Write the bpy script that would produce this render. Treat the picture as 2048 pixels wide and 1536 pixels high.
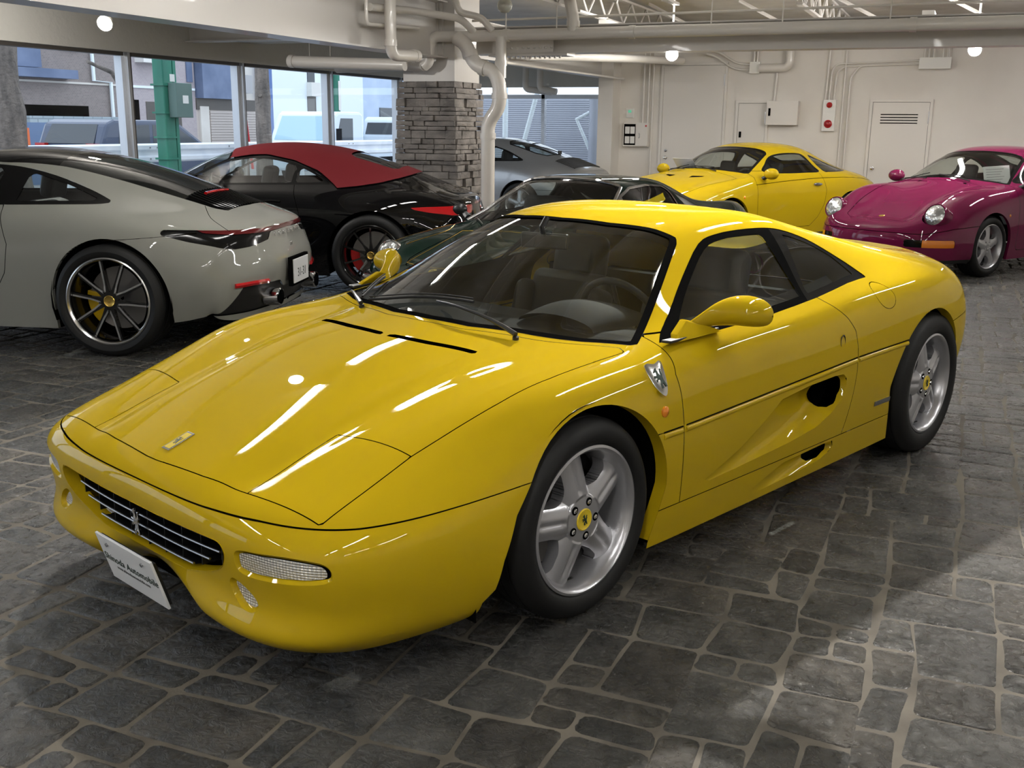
import bpy, bmesh, math, random
import numpy as np
from mathutils import Vector, Matrix, Euler
from mathutils.bvhtree import BVHTree
random.seed(7); rng = np.random.default_rng(7)
PI = math.pi
SC = bpy.context.scene
COL = SC.collection
for o in list(bpy.data.objects): bpy.data.objects.remove(o, do_unlink=True)

# ---------------------------------------------------------------- camera
CAMPOS = Vector((1.769, -3.121, 1.4703))
def make_camera():
    cd = bpy.data.cameras.new('camera'); co = bpy.data.objects.new('camera', cd); COL.objects.link(co)
    cd.sensor_width = 36.0; cd.lens = 2084.6/2048*36.0; cd.clip_start = 0.05; cd.clip_end = 300
    yaw, pitch, roll = math.radians(-136.9195+249.92), math.radians(13.9246), math.radians(0.6464)
    f = Vector((math.cos(yaw)*math.cos(pitch), math.sin(yaw)*math.cos(pitch), -math.sin(pitch)))
    r = f.cross(Vector((0,0,1))).normalized(); u = r.cross(f)
    r2 = math.cos(roll)*r + math.sin(roll)*u; u2 = -math.sin(roll)*r + math.cos(roll)*u
    m = Matrix(((r2.x,u2.x,-f.x,0),(r2.y,u2.y,-f.y,0),(r2.z,u2.z,-f.z,0),(0,0,0,1)))
    co.matrix_world = Matrix.Translation(CAMPOS) @ m
    SC.camera = co
make_camera()

# ---------------------------------------------------------------- world (overcast daylight outside), exposure
SC.view_settings.view_transform = 'Standard'; SC.view_settings.look = 'None'
SC.view_settings.gamma = 1.0; SC.view_settings.use_curve_mapping = False
SC.view_settings.exposure = 0.4
W = bpy.data.worlds.new('overcast_sky'); SC.world = W; W.use_nodes = True
bgn = W.node_tree.nodes['Background']
bgn.inputs[0].default_value = (0.80, 0.88, 1.0, 1); bgn.inputs[1].default_value = 1.6

# ---------------------------------------------------------------- lamps of the garage
TUBE_ROWS = [(-2.2, 3.02), (1.25, 3.02), (3.55, 3.02)]
TUBE_Y = [-5.4, -3.7, -2.0, 1.2, 2.9, 4.6, 9.4, 11.0]  # set just ahead of the camera is added for light on car sides
AREA_W = 7.0
def area_light(name, loc, sx, sy, power, color, rot=(0,0,0)):
    l = bpy.data.lights.new(name, 'AREA'); l.shape = 'RECTANGLE'; l.size = sx; l.size_y = sy
    l.energy = power; l.color = color
    o = bpy.data.objects.new(name, l); COL.objects.link(o); o.location = loc; o.rotation_euler = rot
    return o
def spot_light(name, loc, target, power, angle, blend=.5, color=(1,.96,.91), radius=.05):
    l = bpy.data.lights.new(name, 'SPOT'); l.energy = power; l.spot_size = math.radians(angle); l.spot_blend = blend
    l.color = color; l.shadow_soft_size = radius
    o = bpy.data.objects.new(name, l); COL.objects.link(o); o.location = loc
    o.rotation_euler = (Vector(target)-Vector(loc)).to_track_quat('-Z','Y').to_euler()
    return o
# ---------------------------------------------------------------- object helpers
def tag(o, label=None, cat=None, group=None, kind=None):
    if label: o['label'] = label
    if cat: o['category'] = cat
    if group: o['group'] = group
    if kind: o['kind'] = kind
    return o
def thing(name, label, cat, loc=(0,0,0), rz=0, group=None, kind=None):
    o = bpy.data.objects.new(name, None); COL.objects.link(o); o.empty_display_size = .1
    o.location = loc; o.rotation_euler = (0,0,rz)
    return tag(o, label, cat, group, kind)
def link_mesh(name, me, mat, parent=None):
    o = bpy.data.objects.new(name, me); COL.objects.link(o)
    if mat is not None:
        for m in (mat if isinstance(mat,(list,tuple)) else [mat]): me.materials.append(m)
    if parent is not None: o.parent = parent
    return o
class MB:
    """mesh builder: collects shapes, builds ONE mesh object"""
    def __init__(s): s.v=[]; s.f=[]; s.m=[]; s.sm=[]
    def add(s, V, F, mi=0, smooth=False, M=None):
        b=len(s.v)
        if M is not None: V=[M@Vector(p) for p in V]
        s.v += [tuple(p) for p in V]; s.f += [tuple(i+b for i in f) for f in F]
        s.m += [mi]*len(F); s.sm += [smooth]*len(F); return s
    def box(s, a, b, mi=0, M=None):
        (x0,y0,z0),(x1,y1,z1)=a,b
        V=[(x0,y0,z0),(x1,y0,z0),(x1,y1,z0),(x0,y1,z0),(x0,y0,z1),(x1,y0,z1),(x1,y1,z1),(x0,y1,z1)]
        return s.add(V,[(0,3,2,1),(4,5,6,7),(0,1,5,4),(1,2,6,5),(2,3,7,6),(3,0,4,7)],mi,False,M)
    def cbox(s, c, d, mi=0, M=None):
        return s.box((c[0]-d[0]/2,c[1]-d[1]/2,c[2]-d[2]/2),(c[0]+d[0]/2,c[1]+d[1]/2,c[2]+d[2]/2),mi,M)
    def tube(s, pts, r, n=12, mi=0, closed=False, caps=True, M=None):
        P=[Vector(p) for p in pts]; m=len(P); rad=(r if isinstance(r,(list,tuple)) else [r]*m)
        V=[];F=[]
        up=None
        for i in range(m):
            if closed: t=(P[(i+1)%m]-P[i-1])
            else: t=(P[min(i+1,m-1)]-P[max(i-1,0)])
            t.normalize()
            if up is None:
                up=Vector((0,0,1)) if abs(t.z)<.9 else Vector((1,0,0))
            a=t.cross(up)
            if a.length<1e-4: a=t.cross(Vector((0,1,0)))
            a.normalize(); b=a.cross(t).normalized(); up=b
            for k in range(n):
                th=2*PI*k/n; V.append(P[i]+a*math.cos(th)*rad[i]+b*math.sin(th)*rad[i])
        for i in range(m if closed else m-1):
            j=(i+1)%m
            for k in range(n):
                l=(k+1)%n; F.append((i*n+k,i*n+l,j*n+l,j*n+k))
        if caps and not closed:
            F.append(tuple(range(n-1,-1,-1))); F.append(tuple((m-1)*n+k for k in range(n)))
        return s.add(V,F,mi,True,M)
    def cyl(s, p0, p1, r, n=20, mi=0, M=None): return s.tube([p0,p1],r,n,mi,M=M)
    def lathe(s, prof, n=48, axis='y', mi=0, M=None, c=(0,0,0)):
        """prof: list of (r, h) swept about axis; open ends"""
        V=[];F=[]
        for (r,h) in prof:
            for k in range(n):
                t=2*PI*k/n; a,b=r*math.cos(t),r*math.sin(t)
                V.append({'y':(c[0]+a,c[1]+h,c[2]+b),'z':(c[0]+a,c[1]+b,c[2]+h),'x':(c[0]+h,c[1]+a,c[2]+b)}[axis])
        for i in range(len(prof)-1):
            for k in range(n):
                l=(k+1)%n; F.append((i*n+k,(i+1)*n+k,(i+1)*n+l,i*n+l))
        return s.add(V,F,mi,True,M)
    def prism(s, poly, h0, h1, axes='xz', mi=0, smooth=False, M=None):
        """extrude a 2D polygon; axes names the 2D plane, extrusion along the third"""
        n=len(poly)
        def P(u,v,h):
            return {'xz':(u,h,v),'yz':(h,u,v),'xy':(u,v,h)}[axes]
        V=[P(u,v,h0) for u,v in poly]+[P(u,v,h1) for u,v in poly]
        F=[tuple(range(n)),tuple(range(2*n-1,n-1,-1))]+[(i,i+n,(i+1)%n+n,(i+1)%n) for i in range(n)]
        return s.add(V,F,mi,smooth,M)
    def build(s, name, mat, parent=None, bevel=0, seg=2, autosmooth=True):
        me=bpy.data.meshes.new(name); me.from_pydata(s.v,[],s.f)
        if any(s.sm):
            me.polygons.foreach_set('use_smooth',s.sm)
        if any(s.m): me.polygons.foreach_set('material_index',s.m)
        bm=bmesh.new(); bm.from_mesh(me); bmesh.ops.recalc_face_normals(bm,faces=bm.faces)
        for e in bm.edges:
            if len(e.link_faces)==2 and e.calc_face_angle(0)>math.radians(38): e.smooth=False
        bm.to_mesh(me); bm.free(); me.update()
        o=link_mesh(name,me,mat,parent)
        if bevel:
            md=o.modifiers.new('bevel','BEVEL'); md.width=bevel; md.segments=seg; md.limit_method='ANGLE'; md.angle_limit=math.radians(38)
            md.harden_normals=False
        return o
def text_mesh(name, body, size, mat, parent, M, extrude=.001, shear=0, spacing=1.0, sx=1.0):
    cu=bpy.data.curves.new(name,'FONT'); cu.body=body; cu.size=size; cu.extrude=extrude; cu.align_x='CENTER'; cu.align_y='CENTER'
    cu.shear=shear; cu.space_character=spacing
    t=bpy.data.objects.new(name,cu); COL.objects.link(t)
    bpy.context.view_layer.update()
    me=bpy.data.meshes.new_from_object(t.evaluated_get(bpy.context.evaluated_depsgraph_get()))
    bpy.data.objects.remove(t); me.name=name
    me.transform(M @ Matrix.Diagonal((sx,1,1,1)))
    me.materials.clear()
    return link_mesh(name,me,mat,parent)
def axes_matrix(o, ex, ey):
    """local x -> ex, local y -> ey, origin o"""
    ex=Vector(ex).normalized(); ey=Vector(ey); ez=ex.cross(ey).normalized(); ey=ez.cross(ex)
    return Matrix(((ex.x,ey.x,ez.x,o[0]),(ex.y,ey.y,ez.y,o[1]),(ex.z,ey.z,ez.z,o[2]),(0,0,0,1)))

# ---------------------------------------------------------------- materials
def mat(name, color=(.8,.8,.8), rough=.5, metal=0, coat=0, coat_rough=.03, spec=.5, emis=None, estr=0, alpha=1):
    m=bpy.data.materials.new(name); m.use_nodes=True; b=m.node_tree.nodes['Principled BSDF']
    b.inputs['Base Color'].default_value=(*color,1); b.inputs['Roughness'].default_value=rough
    b.inputs['Metallic'].default_value=metal; b.inputs['Coat Weight'].default_value=coat
    b.inputs['Coat Roughness'].default_value=coat_rough; b.inputs['Specular IOR Level'].default_value=spec
    if emis: b.inputs['Emission Color'].default_value=(*emis,1); b.inputs['Emission Strength'].default_value=estr
    return m
def N(m,t,**k):
    n=m.node_tree.nodes.new(t)
    for a,b in k.items(): setattr(n,a,b)
    return n
def L(m,a,b): m.node_tree.links.new(a,b)
def noise_bump(m, scale=20, strength=.2, dist=.005, detail=4, coord='Object', rough=None):
    b=m.node_tree.nodes['Principled BSDF']
    tc=N(m,'ShaderNodeTexCoord'); nz=N(m,'ShaderNodeTexNoise'); bp=N(m,'ShaderNodeBump')
    nz.inputs['Scale'].default_value=scale; nz.inputs['Detail'].default_value=detail
    bp.inputs['Strength'].default_value=strength; bp.inputs['Distance'].default_value=dist
    L(m,tc.outputs[coord],nz.inputs['Vector']); L(m,nz.outputs['Fac'],bp.inputs['Height']); L(m,bp.outputs['Normal'],b.inputs['Normal'])
    return m
def noise_color(m, c1, c2, scale=3, detail=5, coord='Object', lo=.35, hi=.65, stretch=None):
    b=m.node_tree.nodes['Principled BSDF']
    tc=N(m,'ShaderNodeTexCoord'); nz=N(m,'ShaderNodeTexNoise'); r=N(m,'ShaderNodeValToRGB')
    nz.inputs['Scale'].default_value=scale; nz.inputs['Detail'].default_value=detail
    src=tc.outputs[coord]
    if stretch:
        mp=N(m,'ShaderNodeMapping'); mp.inputs['Scale'].default_value=stretch; L(m,src,mp.inputs['Vector']); src=mp.outputs[0]
    r.color_ramp.elements[0].position=lo; r.color_ramp.elements[0].color=(*c1,1)
    r.color_ramp.elements[1].position=hi; r.color_ramp.elements[1].color=(*c2,1)
    L(m,src,nz.inputs['Vector']); L(m,nz.outputs['Fac'],r.inputs['Fac']); L(m,r.outputs['Color'],b.inputs['Base Color'])
    return m
def glass_mat(name, tint=(.8,.85,.82), refl=1.0, ior=1.5):
    """thin pane: Fresnel reflection over a tinted see-through layer"""
    m=bpy.data.materials.new(name); m.use_nodes=True; nt=m.node_tree; nt.nodes.clear()
    out=N(m,'ShaderNodeOutputMaterial'); mx=N(m,'ShaderNodeMixShader'); tr=N(m,'ShaderNodeBsdfTransparent'); gl=N(m,'ShaderNodeBsdfGlossy')
    # Schlick reflectance from the facing angle, the same from both sides of the pane
    lw=N(m,'ShaderNodeLayerWeight'); lw.inputs['Blend'].default_value=.5
    pw=N(m,'ShaderNodeMath',operation='POWER'); pw.inputs[1].default_value=4.2; L(m,lw.outputs['Facing'],pw.inputs[0])
    f0=((ior-1)/(ior+1))**2
    ma=N(m,'ShaderNodeMath',operation='MULTIPLY_ADD'); ma.inputs[1].default_value=(1-f0)*.9; ma.inputs[2].default_value=f0*1.8; L(m,pw.outputs[0],ma.inputs[0])
    tr.inputs['Color'].default_value=(*tint,1); gl.inputs['Roughness'].default_value=.01; gl.inputs['Color'].default_value=(refl,refl,refl,1)
    L(m,ma.outputs[0],mx.inputs[0]); L(m,tr.outputs[0],mx.inputs[1]); L(m,gl.outputs[0],mx.inputs[2]); L(m,mx.outputs[0],out.inputs[0])
    return m
def paint(name, color, metal=0.0, rough=.38, flake=0):
    m=mat(name,color,rough,metal,coat=(.6 if 'yellow' in name else .9),coat_rough=.010,spec=0)
    return m
MT={}
MT['yellow']=paint('yellow_paint',(.47,.325,.007),rough=.55)
MT['yellow2']=paint('warm_yellow_paint',(.47,.325,.007),rough=.55)
MT['grey']=paint('chalk_grey_paint',(.25,.25,.225))
MT['black']=paint('black_paint',(.003,.003,.0035),rough=.3)
MT['silver']=paint('silver_paint',(.40,.41,.42),metal=.75,rough=.38)
MT['green']=paint('dark_green_paint',(.004,.016,.012),rough=.3)
MT['magenta']=paint('magenta_paint',(.135,.008,.045),rough=.5)
MT['blacktrim']=mat('black_trim',(.012,.012,.012),.35)
MT['blackgloss']=mat('black_gloss',(.006,.006,.006),.10,spec=.2)
MT['frameblack']=mat('window_frame_black',(.005,.005,.005),.9,spec=0)
MT['dark']=mat('dark_void',(.004,.004,.004),1,spec=0)
MT['seal']=mat('panel_gap_black',(.006,.005,.003),1,spec=0)
MT['rubber']=noise_bump(mat('tyre_rubber',(.010,.010,.010),.6,spec=.3),60,.15,.002)
MT['rim']=mat('silver_wheel_paint',(.44,.44,.46),.28,metal=.65,coat=.5)
MT['rimblack']=mat('black_wheel_paint',(.006,.006,.006),.14,coat=.6)
MT['rimpolish']=mat('machined_alloy',(.75,.75,.75),.22,metal=1)
MT['chrome']=mat('chrome',(.82,.82,.84),.06,metal=1)
MT['steel']=mat('brushed_steel',(.35,.35,.36),.35,metal=1)
MT['disc']=mat('brake_disc_steel',(.22,.21,.2),.4,metal=.8)
MT['caliper_y']=mat('yellow_caliper',(.65,.42,.0),.35,coat=.4)
MT['caliper_r']=mat('red_caliper',(.5,.01,.01),.35,coat=.4)
MT['glass']=glass_mat('clear_car_glass',(.84,.88,.85))
MT['glassdark']=glass_mat('tinted_car_glass',(.55,.60,.57))
MT['glassbuild']=glass_mat('shop_window_glass',(.95,.97,.98),ior=1.12)
MT['leather']=noise_bump(mat('black_leather',(.020,.020,.022),.5,spec=.2),90,.12,.002)
MT['dash']=noise_bump(mat('dashboard_vinyl',(.010,.010,.011),.75,spec=.08),40,.05,.001)
MT['redlamp']=mat('red_lamp_lens',(.42,.005,.008),.08,coat=1)
MT['reddark']=mat('dark_red_lamp_lens',(.09,.004,.006),.08,coat=1)
MT['amber']=mat('amber_lamp_lens',(.75,.22,.005),.12,coat=1)
def ribbed(name,color,scale):
    m=mat(name,color,.16,metal=.3,coat=1); b=m.node_tree.nodes['Principled BSDF']; tc=N(m,'ShaderNodeTexCoord'); bps=[]
    for dr,sc,st in (('Y',scale,.9),('Z',scale*1.3,.5)):
        w=N(m,'ShaderNodeTexWave',wave_type='BANDS',bands_direction=dr,wave_profile='SIN'); w.inputs['Scale'].default_value=sc; w.inputs['Distortion'].default_value=0
        bp=N(m,'ShaderNodeBump'); bp.inputs['Strength'].default_value=st; bp.inputs['Distance'].default_value=.004
        L(m,tc.outputs['Object'],w.inputs['Vector']); L(m,w.outputs['Fac'],bp.inputs['Height'])
        if bps: L(m,bps[-1].outputs['Normal'],bp.inputs['Normal'])
        bps.append(bp)
    L(m,bps[-1].outputs['Normal'],b.inputs['Normal']); return m
MT['clear']=ribbed('ribbed_clear_lens',(.62,.60,.54),34)
MT['whiteplate']=mat('white_plate',(.80,.81,.82),.35)
MT['ink']=mat('dark_green_ink',(.01,.03,.02),.5)
MT['inkgrey']=mat('grey_ink',(.12,.12,.12),.5)
MT['silverbadge']=mat('silver_badge',(.7,.7,.68),.2,metal=1)
MT['goldbadge']=mat('gold_badge',(.75,.5,.12),.25,metal=1)
MT['yellowcap']=mat('yellow_cap',(.75,.55,.02),.3,coat=.8)
MT['softtop']=noise_bump(mat('red_canvas_top',(.13,.010,.014),.9,spec=.2),250,.3,.001)
MT['paper']=noise_bump(mat('white_paper',(.8,.8,.8),.7),5,.0,.001)
MT['white']=mat('white_enamel',(.75,.74,.70),.45)
MT['red']=mat('red_enamel',(.45,.01,.015),.35,coat=.5)

# ================================================================ car surface kit
def bs_matrix(n, sub):
    """uniform cubic B-spline, n points incl. phantom ends handled by caller: rows = samples over n-3 spans"""
    rows=[]
    for i in range(n-3):
        for k in range(sub+(1 if i==n-4 else 0)):
            t=k/sub; r=np.zeros(n)
            r[i]=(1-t)**3/6; r[i+1]=(3*t**3-6*t*t+4)/6; r[i+2]=(-3*t**3+3*t*t+3*t+1)/6; r[i+3]=t**3/6
            rows.append(r)
    return np.array(rows)
def eval_net(net, su, sv):
    """net (R,K,3): rows front->rear, columns centre->sill (col 0 on the symmetry plane)"""
    P=np.array(net,float)
    mir=P[:,1:2].copy(); mir[...,1]*=-1
    P=np.concatenate([mir,P,2*P[:,-1:]-P[:,-2:-1]],1)
    P=np.concatenate([2*P[:1]-P[1:2],P,2*P[-1:]-P[-2:-1]],0)
    A=bs_matrix(P.shape[0],su); B=bs_matrix(P.shape[1],sv)
    return np.einsum('ai,ijc,bj->abc',A,P,B)
class PM:
    def __init__(s,V,N,F): s.V=V; s.N=N; s.F=F
def surf_from_grid(G):
    a,b=G.shape[:2]
    du=np.gradient(G,axis=0); dv=np.gradient(G,axis=1)
    dv[:,0,0]=0; dv[:,0,2]=0; dv[:,0,1]=np.abs(dv[:,0,1])+1e-9
    n=np.cross(dv,du); l=np.linalg.norm(n,axis=2,keepdims=True); l[l<1e-12]=1; n/=l
    # outward: compare with direction from spine
    c=np.array([G[...,0].mean(),0,.45]); s=np.sign(((G-c)*n).sum()); n*=s
    idx=np.arange(a*b).reshape(a,b)
    q=np.stack([idx[:-1,:-1],idx[1:,:-1],idx[1:,1:],idx[:-1,1:]],-1).reshape(-1,4)
    V=G.reshape(-1,3).copy(); Nn=n.reshape(-1,3).copy()
    # drop degenerate & orient
    F=[]
    A=V[q]; fn=np.cross(A[:,2]-A[:,0],A[:,3]-A[:,1]); ar=np.linalg.norm(fn,axis=1)
    d=(fn*Nn[q].mean(1)).sum(1)
    for k in range(len(q)):
        if ar[k]<1e-9: continue
        F.append(tuple(q[k]) if d[k]>0 else tuple(q[k][::-1]))
    return PM(V,Nn,F)
def compact(V,N,F):
    if not F: return PM(np.zeros((0,3)),np.zeros((0,3)),[]),None
    used=np.unique(np.fromiter((i for f in F for i in f),int)); mp=-np.ones(len(V),int); mp[used]=np.arange(len(used))
    ml=mp.tolist()
    return PM(V[used],N[used],[tuple(ml[i] for i in f) for f in F]),mp
def clip(m, gf):
    """split by gf(V)>=0 -> (inside, outside, cut edges of the inside mesh)"""
    if not m.F: return m,m,[]
    g=gf(m.V); gl=g.tolist(); n0=len(gl); fin=[];fout=[];edges=[];cache={};nv=[];nn=[]
    V=m.V;Nn=m.N
    for f in m.F:
        s=[gl[i]>=0 for i in f]
        if all(s): fin.append(f); continue
        if not any(s): fout.append(f); continue
        pin=[];pout=[];cut=[]
        L_=len(f)
        for k in range(L_):
            a=f[k];b=f[(k+1)%L_]
            if s[k]: pin.append(a)
            else: pout.append(a)
            if s[k]!=s[(k+1)%L_]:
                key=(a,b) if a<b else (b,a); c=cache.get(key)
                if c is None:
                    t=gl[a]/(gl[a]-gl[b]); t=min(max(t,1e-4),1-1e-4)
                    nv.append(V[a]*(1-t)+V[b]*t); q=Nn[a]*(1-t)+Nn[b]*t; nn.append(q/max(np.linalg.norm(q),1e-9))
                    c=n0+len(nv)-1; cache[key]=c
                pin.append(c);pout.append(c);cut.append(c)
        if len(pin)>2: fin.append(tuple(pin))
        if len(pout)>2: fout.append(tuple(pout))
        if len(cut)==2: edges.append((cut[0],cut[1]))
    if nv: V=np.vstack([V,np.array(nv)]); Nn=np.vstack([Nn,np.array(nn)])
    A,ma=compact(V,Nn,fin); B,_=compact(V,Nn,fout)
    ed=[(int(ma[a]),int(ma[b])) for a,b in edges if ma is not None and ma[a]>=0 and ma[b]>=0]
    return A,B,ed
def sdpoly(P,poly):
    poly=np.array(poly,float); P=np.asarray(P,float); a=poly; b=np.roll(poly,-1,0)
    d=np.full(len(P),1e9); ins=np.zeros(len(P),bool)
    for p,q in zip(a,b):
        e=q-p; w=P-p; t=np.clip((w@e)/max(e@e,1e-12),0,1); r=w-t[:,None]*e; d=np.minimum(d,np.hypot(r[:,0],r[:,1]))
        c=(p[1]>P[:,1])!=(q[1]>P[:,1])
        with np.errstate(divide='ignore',invalid='ignore'):
            x=p[0]+(P[:,1]-p[1])*(q[0]-p[0])/(q[1]-p[1] if q[1]!=p[1] else 1e-12)
        ins^=c&(P[:,0]<x)
    return np.where(ins,d,-d)
def smooth_poly(pts, sub=4, closed=True):
    P=np.array(pts,float); n=len(P); out=[]
    for i in range(n if closed else n-1):
        p0,p1,p2,p3=(P[(i-1)%n],P[i],P[(i+1)%n],P[(i+2)%n]) if closed else (P[max(i-1,0)],P[i],P[i+1],P[min(i+2,n-1)])
        for k in range(sub):
            t=k/sub; out.append(.5*((2*p1)+(-p0+p2)*t+(2*p0-5*p1+4*p2-p3)*t*t+(-p0+3*p1-3*p2+p3)*t**3))
    if not closed: out.append(P[-1])
    return [tuple(x) for x in out]
XZ=[0,2]; XY=[0,1]; YZ=[1,2]
def G(axes, poly, *lims):
    """region: inside polygon in a projection, and-ed with limits (axis, sign, value): sign*(coord-value)>=0"""
    def f(V):
        g=sdpoly(V[:,axes],poly)
        for ax,sg,val in lims: g=np.minimum(g,sg*(V[:,ax]-val))
        return g
    return f
def curve_fn(axes, pts):
    """signed offset (second axis minus curve) of a graph over the first axis"""
    P=np.array(sorted(pts))
    return lambda V: V[:,axes[1]]-np.interp(V[:,axes[0]],P[:,0],P[:,1])
def cut_panel(rest, g, w=.0018):
    """carve a panel with a gap of 2w; returns panel, remaining, gap strip, panel edges"""
    pan,out,e=clip(rest,lambda V:g(V)-w)
    rem,gap,_=clip(out,lambda V:-g(V)-w)
    return pan,rem,gap,e
def merge(*ms):
    V=[];Nn=[];F=[];b=0
    for m in ms:
        if not m.F: continue
        V.append(m.V);Nn.append(m.N);F+= [tuple(i+b for i in f) for f in m.F]; b+=len(m.V)
    if not V: return PM(np.zeros((0,3)),np.zeros((0,3)),[])
    return PM(np.vstack(V),np.vstack(Nn),F)
def offset(m,d): return PM(m.V+m.N*d,m.N,m.F)
def mirror(m):
    s=np.array([1,-1,1]); return PM(m.V*s,m.N*s,[f[::-1] for f in m.F])
def flange(m, edges, depth, vec=None):
    """strip turned inwards from cut edges"""
    if not edges: return PM(np.zeros((0,3)),np.zeros((0,3)),[])
    ids=sorted({i for e in edges for i in e}); mp={i:k for k,i in enumerate(ids)}; n=len(ids)
    A=m.V[ids]; B=A-(m.N[ids]*depth if vec is None else -np.array(vec))
    V=np.vstack([A,B]); F=[(mp[a],mp[b],mp[b]+n,mp[a]+n) for a,b in edges]
    return PM(V,None,F)
def pm_obj(name, m, mt, parent, sym='both', smooth=True, slots=None):
    """sym: 'both' one object with its mirror image, 'L' left only, 'R' mirrored only"""
    if not m.F: return None
    if m.N is None:
        s=np.array([1,-1,1])
        parts=[]
        if sym in('both','L'): parts.append((m.V,m.F))
        if sym in('both','R'): parts.append((m.V*s,[f[::-1] for f in m.F]))
        V=np.vstack([p[0] for p in parts]); F=[];b=0
        for p in parts: F+=[tuple(i+b for i in f) for f in p[1]]; b+=len(p[0])
        me=bpy.data.meshes.new(name); me.from_pydata(V.tolist(),[],F); me.update()
        me.polygons.foreach_set('use_smooth',[True]*len(F))
        return link_mesh(name,me,mt,parent)
    if sym=='both': m=merge(m,mirror(m))
    elif sym=='R': m=mirror(m)
    me=bpy.data.meshes.new(name); me.from_pydata(m.V.tolist(),[],m.F); me.update()
    me.polygons.foreach_set('use_smooth',[True]*len(m.F))
    me.normals_split_custom_set_from_vertices(m.N.tolist())
    return link_mesh(name,me,mt,parent)
def pm_add(m, fl):
    """add a normal-less flange to a mesh, giving it averaged normals"""
    if fl is None or not fl.F: return m
    V=fl.V; N_=np.zeros_like(V)
    for f in fl.F:
        n=np.cross(V[f[2]]-V[f[0]],V[f[3]]-V[f[1]])
        for i in f: N_[i]+=n
    l=np.linalg.norm(N_,axis=1,keepdims=True); l[l<1e-12]=1
    return merge(m,PM(V,N_/l,fl.F))
def bvh_of(m):
    mm=merge(m,mirror(m)); return BVHTree.FromPolygons([Vector(v) for v in mm.V],mm.F)
def on_surf(bvh, p, d, off=.001):
    """project a point along direction d on to the body; returns (point, normal)"""
    d=Vector(d).normalized(); h=bvh.ray_cast(Vector(p)-d*1.0,d)
    if h[0] is None: return Vector(p),-d
    n=h[1]
    if n.dot(d)>0: n=-n
    return h[0]+n*off,n
def line_on(bvh, pts, d, r, off=.0, n=6, sub=3):
    P=smooth_poly(pts,sub,False); return [on_surf(bvh,(p[0],p[1],p[2]),d,off)[0] for p in P]

# ---------------------------------------------------------------- wheels: local frame, axis y (outward +y), centre at origin
def spoke_surface(mask, height, r0, r1, nr=34, nt=240, depth=.035):
    R=np.linspace(r0,r1,nr); T=np.linspace(0,2*PI,nt+1)[:-1]
    rr,tt=np.meshgrid(R,T,indexing='ij'); X=rr*np.cos(tt); Z=rr*np.sin(tt); Y=height(rr,tt)
    V=np.stack([X,Y,Z],-1).reshape(-1,3)
    F=[]
    for i in range(nr-1):
        for k in range(nt):
            l=(k+1)%nt; F.append((i*nt+k,i*nt+l,(i+1)*nt+l,(i+1)*nt+k))
    # normals
    e=1e-3
    dr=(height(rr+e,tt)-height(rr-e,tt))/(2*e); dt=(height(rr,tt+e)-height(rr,tt-e))/(2*e)/np.maximum(rr,1e-3)
    nx=-dr*np.cos(tt)+dt*np.sin(tt); nz=-dr*np.sin(tt)-dt*np.cos(tt); ny=np.ones_like(nx)
    Nn=np.stack([nx,ny,nz],-1).reshape(-1,3); Nn/=np.linalg.norm(Nn,axis=1,keepdims=True)
    m=PM(V,Nn,F)
    def g(V):
        r=np.hypot(V[:,0],V[:,2]); t=np.arctan2(V[:,2],V[:,0]); return mask(r,t)
    a,_,ed=clip(m,g)
    n=len(a.V)
    fl=flange(a,ed,depth,vec=(0,-depth,0))
    return a,fl
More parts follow.
